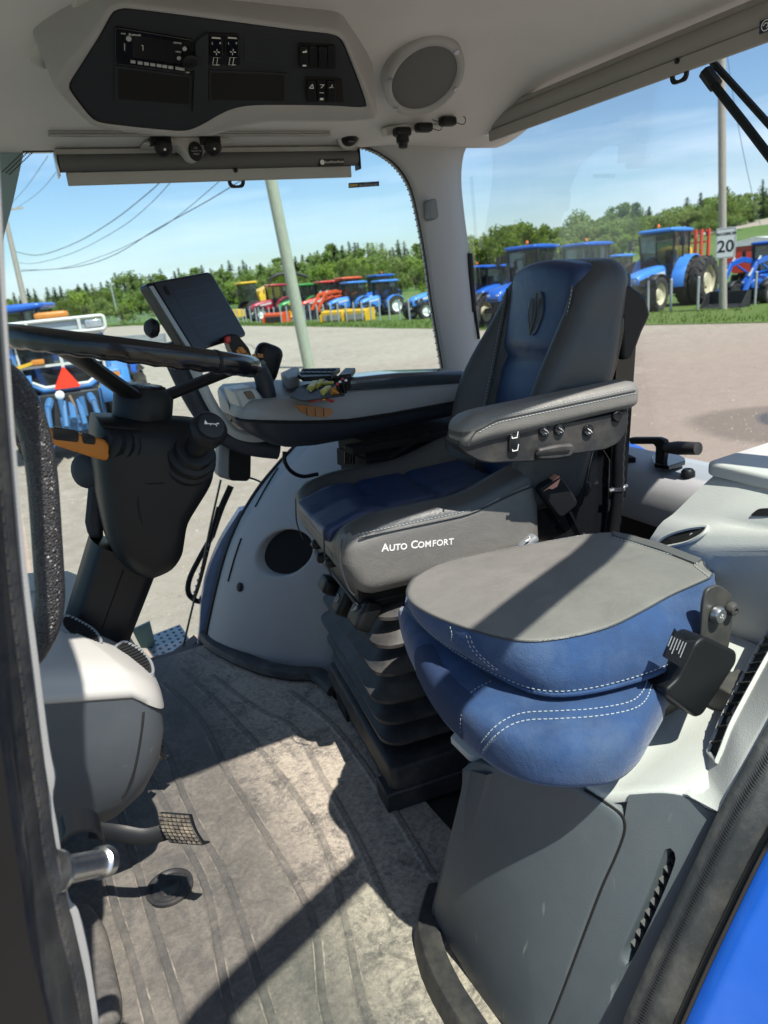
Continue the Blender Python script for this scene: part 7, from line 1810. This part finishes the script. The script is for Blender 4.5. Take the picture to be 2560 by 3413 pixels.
        add_wheel(t, (0, s_ * .92, rr_), rr_, .50, rim); add_wheel(t, (wb, s_ * .84, fr), fr, .38, rim)
        if dual: add_wheel(t, (0, s_ * 1.5, rr_), rr_, .50, rim)
        b = B(); rr = []
        for k in range(7):
            a = R(lerp(30, 140, k / 6)); rf_ = fr + .07; rr.append([V((wb + rf_ * math.cos(a), s_ * q, fr + rf_ * math.sin(a))) for q in (.66, 1.02)])
        b.grid(rr); link('front_fender', b, M['chassis'], t, solid=.03)
        b = B()
        for z in (.45, .75, 1.0): b.box(.55, .9, s_ * .78 - .12, s_ * .78 + .12, z, z + .04)
        link('step', b, M['chassis'], t)
    if exhaust:
        b = B(); b.tube([(1.12, -.62, hood_h - .3), (1.12, -.62, top - .3), (1.12, -.62, top - .1)], [.075, .07, .045], 10); link('exhaust', b, M['chassis'], t)
    b = B()
    for s_ in (-1, 1): b.tube([(-.45, s_ * .42, .75), (-1.15, s_ * .48, .52)], .045, 6); b.tube([(-.5, s_ * .42, 1.15), (-.95, s_ * .46, 1.1), (-.98, s_ * .47, .58)], .03, 6)
    b.tube([(-.5, 0, 1.1), (-1.1, 0, .9)], .04, 6); link('hitch', b, M['chassis'], t)
    if loader:
        for s_ in (-1, 1):
            b = B(); pth = [V((1.0, s_ * .62, 1.85)), V((1.9, s_ * .62, 2.0)), V((2.75, s_ * .62, 1.85)), V((3.6, s_ * .62, .55))]
            for p, q in zip(pth, pth[1:]): b.bar(p, q, .13, .22)
            b.bar((1.05, s_ * .62, .8), (1.05, s_ * .62, 1.95), .12, .28, (1, 0, 0)); b.bar((1.15, s_ * .60, 1.2), (2.3, s_ * .6, 1.75), .08, .08); link('loader_arm', b, M[loader], t, bev=.015)
            b = B(); b.tube([(2.5, s_ * .62, 2.1), (3.3, s_ * .62, 1.3)], .05, 8); link('loader_ram', b, M['galv'], t)
        b = B(); b.bar((3.45, -.7, .62), (3.45, .7, .62), .16, .16); link('loader_crossbar', b, M[loader], t)
        b = B(); rr = []
        for y in (-1.0, 1.0): rr.append([V((x, y, z)) for x, z in ((3.6, .75), (3.62, .15), (3.75, .05), (4.4, .03), (4.4, .07), (3.8, .12), (3.7, .2), (3.68, .75))])
        b.rings(rr)
        for y in (-1, 1): b.prism([V((3.62, y, .75)), V((3.62, y, .05)), V((4.4, y, .04)), V((3.9, y, .7))], V((0, -.03 * y, 0)))
        link('bucket', b, M[bucket or 'chassis'], t, bev=.01)
    return t
PI = math.pi
def tl_(px, py, dz=0): p = P(px, py, z=GZ); return p
def place(px, py, wb, rot, s):
    """rear axle position so that the front axle stands at the pixel's ground point"""
    p = P(px, py, z=GZ); return p - V((math.cos(rot), math.sin(rot), 0)) * (wb * s)
r_ = PI + .05
tractor('big faded blue tractor with twin rear tyres beside the speed sign', V((28.1, 24.9, GZ)), PI + .30, 1.13, 'tractorpale', wb=2.75, rr_=.95, fr=.66, top=3.05, dual=True, beac=2, rim='rimcream', exhaust=False)
tractor('small bright blue loader tractor with black bucket behind the signpost', place(2500, 1015, 2.1, PI + .06, .92), PI + .06, .92, 'tractorblue', wb=2.1, rr_=.68, fr=.5, hood_h=1.4, top=2.7, rim='rimwhite', loader='tractorblue', beac=0, hood_len=.7)
tractor('dark blue tractor with long nose and dark cab, just left of the seat headrest', V((22.3, 27.3, GZ)), PI + .35, 1.12, 'tractorblue', wb=2.7, rr_=.9, fr=.64, top=2.95, beac=1)
tractor('blue tractor whose roof shows right above the driver seat', V((26.6, 28.3, GZ)), PI + .1, 1.08, 'tractorblue', wb=2.6, rr_=.88, top=3.0, beac=2)
tractor('small blue tractor farthest left in the rear window, next to the pillar', V((27.2, 38.6, GZ)), PI + .25, .98, 'tractorblue', wb=2.4, top=2.8, beac=1)
b0 = place(1395, 1065, 2.5, PI + .08, .93)
tractor('blue tractor with white front wheel at the right end of the side window row', b0, PI + .08, .93, 'tractorpale', rim='rimwhite', wb=2.5, top=2.85, rr_=.8, fr=.55)
tractor('compact blue tractor, second from the right in the side window row', place(1222, 1060, 2.3, PI + .05, .88), PI + .05, .88, 'tractorpale', rim='rimwhite', wb=2.3, top=2.8, rr_=.75, fr=.5, beac=0)
tractor('compact blue tractor between the red tractors and another compact blue one', place(1120, 1062, 2.3, PI + .05, .92), PI + .05, .92, 'tractorpale', rim='rimwhite', wb=2.3, top=2.8, rr_=.75, fr=.5, beac=0)
tractor('taller orange red tractor, right one of the red pair behind the near pole', place(1095, 1060, 2.4, PI + .02, 1.0), PI + .02, 1.0, 'orangered', wb=2.4, top=2.95, rim='rimcream', loader='orangered', bucket='chassis', beac=0)
tractor('orange red tractor, left one of the red pair beside the near pole', place(1025, 1064, 2.4, PI + .02, .98), PI + .02, .98, 'tractorred', wb=2.4, top=2.9, rim='rimcream', beac=0)
tractor('green tractor half hidden by the pale near pole', place(955, 1067, 2.4, PI + .02, 1.0), PI + .02, 1.0, 'green', wb=2.4, top=2.8, rim='yellow', beac=0)
tractor('dark red tractor between the yellow harvester and the green tractor', place(862, 1071, 2.4, PI + .05, 1.06), PI + .05, 1.06, 'darkred', wb=2.4, top=2.85, rim='rimwhite', beac=0)
def behind(px, d): p = P(px, 1000, d=d); return V((p.x, p.y, GZ))
tractor('small dark blue tractor standing behind, between the pillar and the long-nosed one', behind(1688, 44), PI + .3, .95, 'tractorblue', wb=2.4, top=2.8, beac=0)
tractor('pale blue tractor behind the twin tyred one, half hidden by its cab', behind(2060, 42), PI + .3, .95, 'tractorpale', wb=2.4, top=2.7, beac=0)
tractor('red tractor in the second row, seen between the red pair and the blue ones', behind(1150, 66), PI + .2, 1.0, 'tractorred', wb=2.4, top=2.9, beac=0)
tractor('blue tractor in the second row, behind the compact blue pair', behind(1285, 58), PI + .2, 1.0, 'tractorblue', wb=2.5, top=2.9, beac=1)
# yellow harvester
t = thing_local('forage_harvester', 'yellow forage harvester with a long black spout behind the monitor', 'harvester', place(745, 1075, 3.0, PI + .1, 1.0) + V((2.5, 2, 0)), None, PI + .1)
b = B(); b.rings([[V((x, y, z)) for y, z in ((-1.1, z0), (-1.15, z0 + .8), (-1.0, z1), (1.0, z1), (1.15, z0 + .8), (1.1, z0))] for x, z0, z1 in ((-3.2, 1.2, 2.5), (-2.8, 1.1, 3.0), (-.5, 1.1, 3.15), (1.0, 1.1, 2.6), (1.2, 1.2, 2.2))]); link('engine_body', b, M['yellow'], t, smooth=30)
b = B(); b.box(-3.0, 2.6, -.8, .8, .6, 1.2); link('chassis', b, M['chassis'], t)
b = B(); b.box(1.3, 2.8, -.8, .8, 1.7, 3.4); link('cab_glass', b, M['cabglass'], t, bev=.08)
b = B(); b.rbox((2.05, 0, 3.5), (1.9, 1.8, .22), .09, 6); link('roof', b, M['yellow'], t, smooth=70)
b = B(); b.tube(cr([(-.6, 0, 3.1), (-.8, .1, 3.7), (-1.6, .3, 4.0), (-3.2, .6, 4.0), (-4.6, .9, 3.5)], 6), .17, 8); link('spout', b, M['chassis'], t)
b = B(); b.rings([[V((x, y, z)) for x, z in ((3.2, .3), (3.2, 1.0), (3.9, 1.1), (4.3, .3))] for y in (-1.5, 1.5)]); link('header', b, M['yellow'], t, bev=.05)
for s_ in (-1, 1): add_wheel(t, (1.9, s_ * 1.1, .9), .9, .5, 'yellow'); add_wheel(t, (-2.0, s_ * 1.0, .6), .6, .4, 'yellow')
# implements standing behind the posts
def implement(name, label, cat, px, py, m, w_, h, rot=PI, back=1.0):
    base = P(px, py, z=GZ); base = base + V((base.x, base.y, 0)).normalized() * back
    t = thing_local(name, label, cat, base, 'implements parked behind the posts', rot)
    b = B(); rr = []
    for y in (-w_ / 2, w_ / 2): rr.append([V((x, y, z)) for x, z in ((.45, .10), (.47, h * .88), (.36, h), (-.45, h), (-.5, .10))])
    b.rings(rr); bd = link('housing', b, M[m], t, bev=.03)
    b = B(); b.box(.46, .50, -w_ / 2 + .15, w_ / 2 - .15, .16, h * .66); link('mouth', b, M['weathered'] if m == 'yellow' else M['chassis'], bd)
    for y in (-w_ / 2, w_ / 2): 
        b = B(); b.prism([V((.6, y, .05)), V((.62, y, h * .6)), V((.1, y, h + .06)), V((-.55, y, h + .02)), V((-.55, y, .05))], V((0, .05 * (1 if y > 0 else -1), 0))); link('side_plate', b, M[m], t)
    b = B(); b.bar((-.5, -.3, h), (-.2, 0, h + .45), .08, .08); b.bar((-.5, .3, h), (-.2, 0, h + .45), .08, .08); b.box(-.75, -.5, -.4, .4, .35, .6); link('hitch_frame', b, M['chassis'], t)
    return t
implement('snow_blower', 'orange red implement housing standing left of the pale near pole', 'implement', 925, 1079, 'orangered', 1.9, .8, PI + .5)
implement('snow_blower', 'yellow implement box, the left one of the two yellow boxes', 'implement', 1120, 1076, 'yellow', 1.7, .8, PI + .6)
implement('snow_blower', 'yellow implement box, the right one of the two, by the white wheeled tractor', 'implement', 1200, 1073, 'yellow', 1.7, .8, PI + .5)
# red sprayer frame, yellow tank, red wagon behind the big tractor
bs_ = P(2320, 1000, z=GZ) + V((5.5, 5, 0))
t = thing_local('crop_sprayer', 'tall red folded sprayer frame with yellow tank behind the twin tyred tractor', 'sprayer', bs_, None, PI)
b = B()
for x, y in ((-.3, -.9), (-.3, .9), (.3, -.9), (.3, .9), (-.3, -.5), (.3, .5)): b.bar((x, y, .6), (x, y, 3.5), .12, .16, (1, 0, 0))
for z in (1.2, 2.0, 2.8, 3.4): b.bar((0, -1, z), (0, 1, z), .1, .1)
link('boom_frame', b, M['tractorred'], t)
b = B(); b.rbox((1.4, 0, 2.1), (1.7, 1.5, 1.3), .4, 6); link('tank', b, M['yellow'], t, smooth=80)
b = B(); b.rings([[V((x, y, 1.6 + h)) for x, y in ((-1.0, -1.6), (-.7, -1.6), (-.7, -1.2), (-1.0, -1.2))] for h in (0, 1.2)]); link('jug', b, M['limeyellow'], t, bev=.05)
for s_ in (-1, 1): add_wheel(t, (1.0, s_ * .9, .66), .66, .38, 'rimcream')
ws = P(2560, 1010, z=GZ) + V((7.0, 5.5, 0))
t = thing_local('farm_wagon', 'red spreader wagon with grey tarpaulin cover behind the loader tractor', 'wagon', ws, None, PI + .5)
b = B(); b.rings([[V((x, y, z)) for x, y in ((-2.6, -1.2 * k), (2.6, -1.2 * k), (2.6, 1.2 * k), (-2.6, 1.2 * k))] for z, k in ((1.1, .75), (1.6, 1), (2.35, 1))]); link('hopper', b, M['tractorred'], t, bev=.03)
b = B(); b.rings([[V((x, y, z)) for y, z in ((-1.25, 2.36), (-.8, 2.6), (0, 2.75), (.8, 2.6), (1.25, 2.36))] for x in (-2.65, -1, 1, 2.65)]); link('cover', b, M['offwhite'], t, smooth=50)
for x in (-1.0, 1.0):
    for s_ in (-1, 1): add_wheel(t, (x, s_ * 1.0, .5), .5, .38, 'rimwhite')
t = thing_local('harrow', 'orange folded harrow far behind the blue roofs in the rear window', 'implement', V((56, 48, gh(56, 48))), None, .4)
b = B(); b.box(-3, 3, -.3, .3, .8, 1.1); b.box(-3, 3, -1.2, -.9, 1.3, 1.6); link('harrow_beam', b, M['orangered'], t)
b = B(); [b.bar((x, 0, .9), (x, -.2, 2.4), .1, .1) for x in (-2.6, -1.2, .2, 1.6, 2.7)]; link('harrow_tine', b, M['orangered'], t)

# ---------------------------------------------------------------- old blue tractor seen from behind, and the one beyond it
OX = P(180, 1545, z=GZ); rot = PI / 2 - .10
t = thing_local('old_tractor', 'old blue tractor seen from behind, with white roof rack and red triangle', 'tractor', V((.83, 13.9, GZ)), None, rot); RB, FRr = .78, .55
b = B(); b.box(-.5, 2.3, -.3, .3, .5, .95); b.box(-.12, .12, -.8, .8, .6, .95); link('chassis', b, M['chassis'], t, bev=.03)
for s_ in (-1, 1): add_wheel(t, (0, s_ * .80, RB), RB, .40, 'rimcream'); add_wheel(t, (2.15, s_ * .72, FRr), FRr, .3, 'rimcream')
b = B(); b.rings([[V((x, w_ * a, lerp(.95, z1, q))) for a, q in ((-1, 0), (-1, .9), (-.8, 1), (.8, 1), (1, .9), (1, 0))] for x, z1, w_ in ((.9, 1.45, .36), (2.4, 1.35, .33), (2.6, 1.2, .3))]); link('hood', b, M['oldblue'], t, smooth=40)
for s_ in (-1, 1):
    b = B(); rr = []
    for k in range(9):
        a = R(lerp(0, 170, k / 8)); rf_ = RB + .08; rr.append([V((rf_ * math.cos(a), s_ * q, RB + rf_ * math.sin(a))) for q in (.52, 1.02)])
    b.grid(rr); link('fender', b, M['oldblue'], t, solid=.04)
    b = B(); b.rbox((-.62, s_ * .74, 1.35), (.10, .32, .2), .03, 4); tl2 = link('tail_light', b, M['oldblue'], t, smooth=70)
    b = B(); b.box(-.68, -.66, s_ * .74 - .02, s_ * .74 + .12, 1.29, 1.40); link('red_lens', b, M['redbtn'], tl2); b = B(); b.box(-.68, -.66, s_ * .74 - .13, s_ * .74 - .02, 1.29, 1.40); link('amber_lens', b, M['orange'], tl2)
# cab: blue frame with white window surrounds
b = B()
fr_p = [(-.72, 1.42), (-.72, 2.02), (.72, 2.02), (.72, 1.42), (.38, 1.22), (-.38, 1.22)]
def rearp(y, z): return V((-.48 - (z - 1.2) * .02, y, z))
lp = [rearp(*q) for q in fr_p]; b.tube(lp + [lp[0]], .055, 8); b.box(-.45, .8, -.62, -.55, 1.3, 2.0); b.box(-.45, .8, .55, .62, 1.3, 2.0); link('cab_frame', b, M['oldblue'], t, smooth=50)
b = B(); lp2 = [lerp(p, rearp(0, 1.65), .09) + V((-.02, 0, 0)) for p in lp]; b.tube(lp2 + [lp2[0]], .032, 8); b.bar(rearp(0, 1.22) + V((-.03, 0, 0)), rearp(0, 2.0) + V((-.03, 0, 0)), .05, .05, (0, 1, 0)); b.bar(rearp(-.68, 1.62) + V((-.03, 0, 0)), rearp(.68, 1.62) + V((-.03, 0, 0)), .04, .04); link('window_surround', b, M['offwhite'], t, smooth=50)
b = B(); b.poly([lerp(p, rearp(0, 1.65), .1) for p in lp]); link('cab_glass', b, M['cabglass'], t, solid=.01)
b = B(); b.rbox((.15, 0, 2.13), (1.5, 1.55, .18), .05, 5); rf = link('roof', b, M['offwhite'], t, smooth=60)
b = B(); ra4 = [V((-.66, -.80, 2.34)), V((-.66, .80, 2.34)), V((-.66, .80, 2.12)), V((-.66, -.80, 2.12))]; b.tube(round_poly(ra4, .06) + [round_poly(ra4, .06)[0]], .03, 8)
for y in (-.4, .4): b.bar(V((-.66, y, 2.12)), V((-.66, y, 2.34)), .05, .05, (0, 1, 0))
link('roof_rack', b, M['offwhite'], rf, smooth=50)
b = B(); b.rbox((-.60, 0, 2.22), (.05, 1.5, .16), .02, 4); link('rack_panel', b, M['silver'], rf)
for y in (-.62, .62):
    b = B(); b.box(-.69, -.64, y - .13, y + .13, 2.16, 2.29); link('work_lamp', b, M['lamp'], rf, bev=.02)
b = B(); b.rbox((.1, .02, 2.42), (.35, .55, .12), .05, 5); link('beacon_bar', b, M['orange'], rf, smooth=70)
b = B(); b.prism(round_poly([V((-.58, .0 + a, z)) for a, z in ((.22, 1.22), (-.22, 1.22), (0, 1.60))], .05), V((-.015, 0, 0))); link('slow_triangle', b, M['smvred'], t, smooth=0)
b = B(); b.lathe((-.56, .15, 1.12), (-1, 0, 0), [(.075, 0), (.075, .03), (.05, .045)], 14); link('rear_lamp', b, M['rimwhite'], t)
b = B(); b.bar((-.55, .80, 1.62), (-.58, .42, 1.70), .05, .05); link('amber_marker', b, M['yellow'], t); b = B(); b.rbox((-.58, .36, 1.70), (.06, .2, .09), .02, 3); link('marker_lamp', b, M['orange'], t)
b = B(); b.tube(cr([(-.5, 1.0, 1.35), (-.5, 1.05, 1.62), (-.52, .8, 1.66)], 5), .035, 8); link('hose_hook', b, M['chassis'], t)
b = B(); b.box(-.55, -.42, -.5, .5, .45, 1.15); link('rear_housing', b, M['chassis'], t, bev=.03)
hit_ = B()
for s_ in (-1, 1):
    for p, q, r2 in (((-.55, s_ * .32, 1.05), (-.85, s_ * .36, .95), .06), ((-.85, s_ * .36, .98), (-1.0, s_ * .42, .42), .045), ((-.5, s_ * .30, .52), (-1.25, s_ * .42, .38), .05), ((-.55, s_ * .12, 1.0), (-.8, s_ * .15, .6), .045), ((-.6, s_ * .5, 1.15), (-.62, s_ * .5, .6), .035)): 
        bb = B(); bb.tube([p, lerp(V(p), V(q), .5), q], [r2, r2 * 1.15, r2], 8); link('lift_arm', bb, M['hitchblue'], t)
for p, q, r2 in (((-.55, 0, .95), (-.95, 0, .72), .06), ((-.6, .16, 1.05), (-.62, .16, .7), .05), ((-.6, -.18, 1.05), (-.62, -.18, .72), .05)): hit_.tube([p, q], r2, 8)
link('top_link', hit_, M['hitchblue'], t)
b = B(); b.rbox((-.62, .02, .62), (.12, .42, .28), .03, 4)
for k in range(5): b.lathe((-.69, -.14 + .07 * k, .66 - .02 * (k % 2)), (-1, 0, 0), [(.025, 0), (.025, .03), (.01, .04)], 8)
link('valve_block', b, M['hitchblue'], t)
b = B(); b.tube(cr([(-.6, .0, 1.1), (-.66, -.05, .8), (-.64, .05, .5), (-.7, 0, .3)], 5), .025, 6); b.bar((-.6, 0, .30), (-.9, 0, .22), .12, .08); link('drawbar', b, mat('rusty_iron', (.2, .13, .08), .8, var=.3), t)
t2_ = tractor('blue tractor facing right, parked beyond the old blue one', V((.0, 19.6, GZ)), -.30, .95, 'tractorblue', wb=2.5, top=2.85, beac=2, group=None)

# ---------------------------------------------------------------- light railings on the left
def railing(label, a, c, h, n_, slats, m):
    t = thing('field_railing', label, 'railing', a, 'light railings at the edge of the lot')
    for k in range(n_ + 1): 
        b = B(); p = lerp(a, c, k / n_); b.cyl(p, p + V((0, 0, h)), .04, n=6); link('railing_post', b, M[m], t)
    b = B()
    for z in (.35, .65, .95): b.bar(a + V((0, 0, h * z)), c + V((0, 0, h * z)), .04, .07)
    link('railing_bar', b, M[m], t)
    if slats:
        b = B()
        for k in range(slats): p = lerp(a, c, (k + .5) / slats); b.box(p.x - .05, p.x + .05, p.y - .02, p.y + .02, p.z + .05, p.z + h)
        link('railing_slats', b, M[m], t)
railing('white rail fence at the edge of the green field', P(350, 1082, z=GZ), P(525, 1074, z=GZ), 1.15, 6, 0, 'offwhite')
railing('low grey slatted barrier in the gravel behind the old blue tractor', P(372, 1172, z=GZ), P(560, 1164, z=GZ), .85, 4, 26, 'galv')
b = B(); q = P(382, 1000, d=95); b.tube([V((q.x, q.y, GZ)), q + V((-.1, 0, 1.6))], .09, 8); tag(link('light_post', b, M['galv'], None, org=(q.x, q.y, GZ)), 'thin bare grey post standing among the green bushes', 'post')

# ---------------------------------------------------------------- trees
def conifer_mesh(seed):
    r_ = random.Random(seed); b = B(); tr = B(); tr.tube([(0, 0, 0), (0, 0, .5), (0, 0, .97)], [.022, .015, .004], 7)
    n_ = 26
    for k in range(n_):
        z = .08 + .9 * (k / n_) ** .95; rad = .26 * (1 - k / n_) ** .8 * r_.uniform(.72, 1.2) + .012; m_ = max(5, int(16 * (1 - k / n_) + 4))
        for j in range(m_):
            a = r_.random() * 6.283; ln = rad * r_.uniform(.55, 1.15)
            if r_.random() < .12: continue
            for q in range(3):
                f0, f1 = q / 3, (q + 1.25) / 3; w_ = .026 * (1.1 - f0 * .6) * r_.uniform(.7, 1.3); dr = -.25 * ln
                p0 = V((math.cos(a) * ln * f0, math.sin(a) * ln * f0, z + dr * f0 + r_.uniform(-.006, .006))); p1 = V((math.cos(a) * ln * f1, math.sin(a) * ln * f1, z + dr * f1 + r_.uniform(-.012, .006))); sd = V((-math.sin(a), math.cos(a), r_.uniform(-.5, .5))) * w_
                b.add([p0 - sd, p0 + sd, p1 + sd * .5, p1 - sd * .5], [(0, 1, 2, 3)])
    return tr, b
def broad_mesh(seed, wd=.36, n_=1500, lean=0):
    r_ = random.Random(seed); tr = B(); b = B(); tr.tube([(0, 0, 0), (.01, 0, .25), (.02, .01, .5)], [.03, .022, .012], 7)
    cl = []
    for k in range(15):
        a = r_.random() * 6.283; q = math.sqrt(r_.random()); z = r_.uniform(.16, .88); w_ = wd * (1 - abs(z - .5) * 1.0)
        c = V((math.cos(a) * q * w_, math.sin(a) * q * w_, z)); cl.append((c, r_.uniform(.09, .18))); tr.tube([(0, 0, .22), (c.x * .5, c.y * .5, .25 + c.z * .25), tuple(c)], [.014, .009, .003], 5)
    for i in range(n_):
        c, r0 = cl[r_.randrange(len(cl))]
        d = V((r_.gauss(0, 1), r_.gauss(0, 1), r_.gauss(0, 1))).normalized() * (r0 * r_.random() ** .4); p = c + d
        u = V((r_.gauss(0, 1), r_.gauss(0, 1), r_.gauss(0, 1))).normalized(); v_ = u.orthogonal().normalized(); s_ = r_.uniform(.012, .026)
        b.add([p - u * s_ - v_ * s_ * .6, p + u * s_ - v_ * s_ * .6, p + u * s_ + v_ * s_ * .6, p - u * s_ + v_ * s_ * .6], [(0, 1, 2, 3)])
    return tr, b
PROTO = {}
def proto(kind, i):
    k = (kind, i)
    if k in PROTO: return PROTO[k]
    if kind == 'conifer': tr, cb = conifer_mesh(i * 17 + 3); m = M['needle'] if i % 2 else M['needle2']
    elif kind == 'bush': tr, cb = broad_mesh(i * 31 + 5, .55, 2600); m = (M['leaf3'], M['leaf'])[i % 2]
    elif kind == 'bright': tr, cb = broad_mesh(i * 13 + 1, .33, 2200); m = M['leaf']
    else: tr, cb = broad_mesh(i * 7 + 2, .34, 1500); m = (M['leaf2'], M['leaf2'], M['leaf3'])[i % 3]
    PROTO[k] = (tr, cb, m); return PROTO[k]
TD = {}
LAB = {'conifer': ('conifer_tree', 'dark green spruce in the far tree line beyond the field', 'spruces of the far tree line'), 'broad': ('broadleaf_tree', 'mid green broadleaf tree in the far tree line beyond the field', 'broadleaf trees of the far tree line'), 'bright': ('bright_tree', 'fresh yellow green tree behind the tractors right of the pillar', 'fresh green trees right of the pillar'), 'bush': ('round_bush', 'rounded light green bush at the edge of the field, left window', 'bushes at the edge of the field')}
def tree(kind, i, px, d, h, wide=1.0):
    p = P(px, 1000, d=d); z = gh(p.x, p.y) - .1; name, lb, gr = LAB[kind]; k = (kind, i); sc = (h * wide, h * wide, h)
    if k not in TD:
        tr, cb, m = proto(kind, i); t = thing_local(name, lb, 'bush' if kind == 'bush' else 'tree', (p.x, p.y, z), gr, rnd.random() * 6.28); link('trunk', tr, M['bark'], t); link('crown', cb, m, t, smooth=0); t.scale = sc; TD[k] = t; return t
    return dup(TD[k], (p.x, p.y, z), rnd.random() * 6.28, None, sc)
prof = [(-60, 990), (20, 985), (150, 955), (300, 935), (450, 905), (600, 888), (700, 880), (840, 868), (900, 858), (1000, 836), (1100, 812), (1200, 800), (1300, 808), (1400, 795), (1500, 790), (1590, 785), (1640, 765), (1700, 760), (1850, 748), (1900, 725), (2000, 718), (2100, 706), (2200, 695), (2300, 690), (2350, 668), (2440, 652), (2500, 665), (2560, 652), (2680, 640)]
def topy(px):
    for (a, ya), (c, yc) in zip(prof, prof[1:]):
        if a <= px <= c: return lerp(ya, yc, (px - a) / (c - a))
    return prof[0][1] if px < 0 else prof[-1][1]
def hgt(px, d, ty):
    p = P(px, ty, d=d); return p.z - gh(p.x, p.y)
px = -60
rnd = random.Random(11)
while px < 2680:
    for row in range(3):
        x = px + rnd.uniform(-9, 9); d = rnd.uniform(190, 215) if row == 0 else (rnd.uniform(165, 185) if row == 1 else rnd.uniform(140, 158))
        kind = 'conifer' if rnd.random() < (.72, .5, .12)[row] else 'broad'
        ty = topy(x) + (rnd.uniform(-14, 16), rnd.uniform(0, 32), rnd.uniform(36, 76))[row]
        if row == 2 and x > 2440: continue
        if x > 1850: kind = 'broad' if rnd.random() < .45 else kind
        h = max(3.5, hgt(x, d, ty)); tree(kind, rnd.randrange(4), x, d, h, rnd.uniform(1.05, 1.5) if kind == 'conifer' else rnd.uniform(1.2, 1.8))
    px += 27 if px < 1500 else 31
for q in range(46):
    x = rnd.uniform(1850, 2660); d = rnd.uniform(190, 290); tree('broad' if q % 3 else 'conifer', q % 4, x, d, rnd.uniform(8, 13), rnd.uniform(1.0, 1.6))
for x, d, ty, i, w_ in ((1640, 92, 770, 0, 1.0), (1690, 88, 745, 1, 1.1), (1735, 95, 735, 2, 1.0), (1780, 90, 733, 0, 1.1), (1825, 96, 748, 1, .9), (1600, 98, 790, 2, 1.0)):
    tree('bright', i, x, d, hgt(x, d, ty), w_)
for x, d, ty, i, w_ in ((215, 88, 985, 0, 1.1), (285, 84, 962, 1, 1.0), (150, 95, 1000, 1, 1.0), (395, 92, 1008, 0, 1.0), (430, 100, 1000, 1, .9), (1010, 110, 905, 0, 1.2), (1080, 115, 880, 1, 1.1), (1170, 112, 860, 0, 1.2), (1270, 116, 870, 1, 1.2), (1340, 110, 860, 0, 1.1), (1430, 112, 880, 1, 1.0), (1880, 110, 790, 0, 1.1), (1960, 112, 800, 1, 1.1), (640, 120, 960, 0, 1.2), (720, 118, 950, 1, 1.1), (560, 125, 975, 1, 1.3), (500, 128, 985, 0, 1.2), (330, 120, 990, 0, 1.3), (60, 120, 1015, 1, 1.3), (110, 126, 1005, 0, 1.2), (800, 128, 930, 1, 1.3), (870, 130, 920, 0, 1.3), (940, 128, 905, 1, 1.3), (1120, 132, 868, 1, 1.3), (1220, 130, 850, 1, 1.4), (1310, 132, 845, 0, 1.4), (1390, 128, 860, 1, 1.3), (2040, 130, 780, 0, 1.3), (2110, 128, 775, 1, 1.3)):
    tree('bush', i, x, d, hgt(x, d, ty), w_ * .8)
# ---------------------------------------------------------------- camera, sun, sky
cam = bpy.data.cameras.new('camera'); co_ = bpy.data.objects.new('camera', cam); C.objects.link(co_)
m3 = Matrix((RT, UP, -FW)).transposed().to_4x4(); m3.translation = CO; co_.matrix_world = m3
cam.sensor_fit = 'VERTICAL'; cam.lens = 24; cam.sensor_height = 24 * CH / CF; cam.sensor_width = 24 * CW / CF
cam.clip_start = .02; cam.clip_end = 5000
cam.dof.use_dof = True; cam.dof.focus_distance = 1.35; cam.dof.aperture_fstop = 6.3
SC.camera = co_
SD = V((-.09, .575, -1)).normalized()
sun = bpy.data.lights.new('sun', 'SUN'); sun.energy = 4.9; sun.angle = R(.53); sun.color = (1, .95, .87)
so = bpy.data.objects.new('sun', sun); C.objects.link(so); so.rotation_euler = SD.to_track_quat('-Z', 'Y').to_euler(); so.location = (0, -5, 10)
w = bpy.data.worlds.new('World'); SC.world = w; w.use_nodes = True; nt = w.node_tree; nt.nodes.clear(); L = nt.links.new
out = nd(nt, 'ShaderNodeOutputWorld'); bg = nd(nt, 'ShaderNodeBackground', Strength=.10)
sk = nd(nt, 'ShaderNodeTexSky'); sk.sky_type = 'NISHITA'; sk.sun_disc = False; sk.sun_elevation = math.asin(-SD.z); sk.sun_rotation = math.atan2(-SD.x, -SD.y); sk.altitude = 100; sk.air_density = 1.0; sk.dust_density = .7; sk.ozone_density = 2.5
tc = nd(nt, 'ShaderNodeTexCoord'); mp = nd(nt, 'ShaderNodeMapping'); mp.inputs['Scale'].default_value = (1.0, 1.4, 7.0); mp.inputs['Rotation'].default_value = (R(14), R(-6), R(20)); L(tc.outputs['Generated'], mp.inputs['Vector'])
n1 = nd(nt, 'ShaderNodeTexNoise', Scale=1.6, Detail=8, Roughness=.55, Distortion=.35); L(mp.outputs[0], n1.inputs['Vector'])
cr_ = nd(nt, 'ShaderNodeMapRange'); cr_.inputs['From Min'].default_value = .47; cr_.inputs['From Max'].default_value = .76; cr_.inputs['To Max'].default_value = .8; L(n1.outputs['Fac'], cr_.inputs['Value'])
hs_ = nd(nt, 'ShaderNodeHueSaturation', Saturation=1.06); L(sk.outputs[0], hs_.inputs['Color']); mx = nd(nt, 'ShaderNodeMix', data_type='RGBA'); L(cr_.outputs[0], mx.inputs[0]); L(hs_.outputs[0], mx.inputs[6]); mx.inputs[7].default_value = (6.8, 7.4, 8.2, 1)
L(mx.outputs[2], bg.inputs['Color']); L(bg.outputs[0], out.inputs['Surface'])
SC.view_settings.view_transform = 'Standard'; SC.view_settings.look = 'None'; SC.view_settings.exposure = .7; SC.view_settings.gamma = 1
SC.cycles.max_bounces = 10; SC.cycles.transparent_max_bounces = 16; SC.cycles.caustics_reflective = False; SC.cycles.caustics_refractive = False
SC.cycles.sample_clamp_indirect = 6
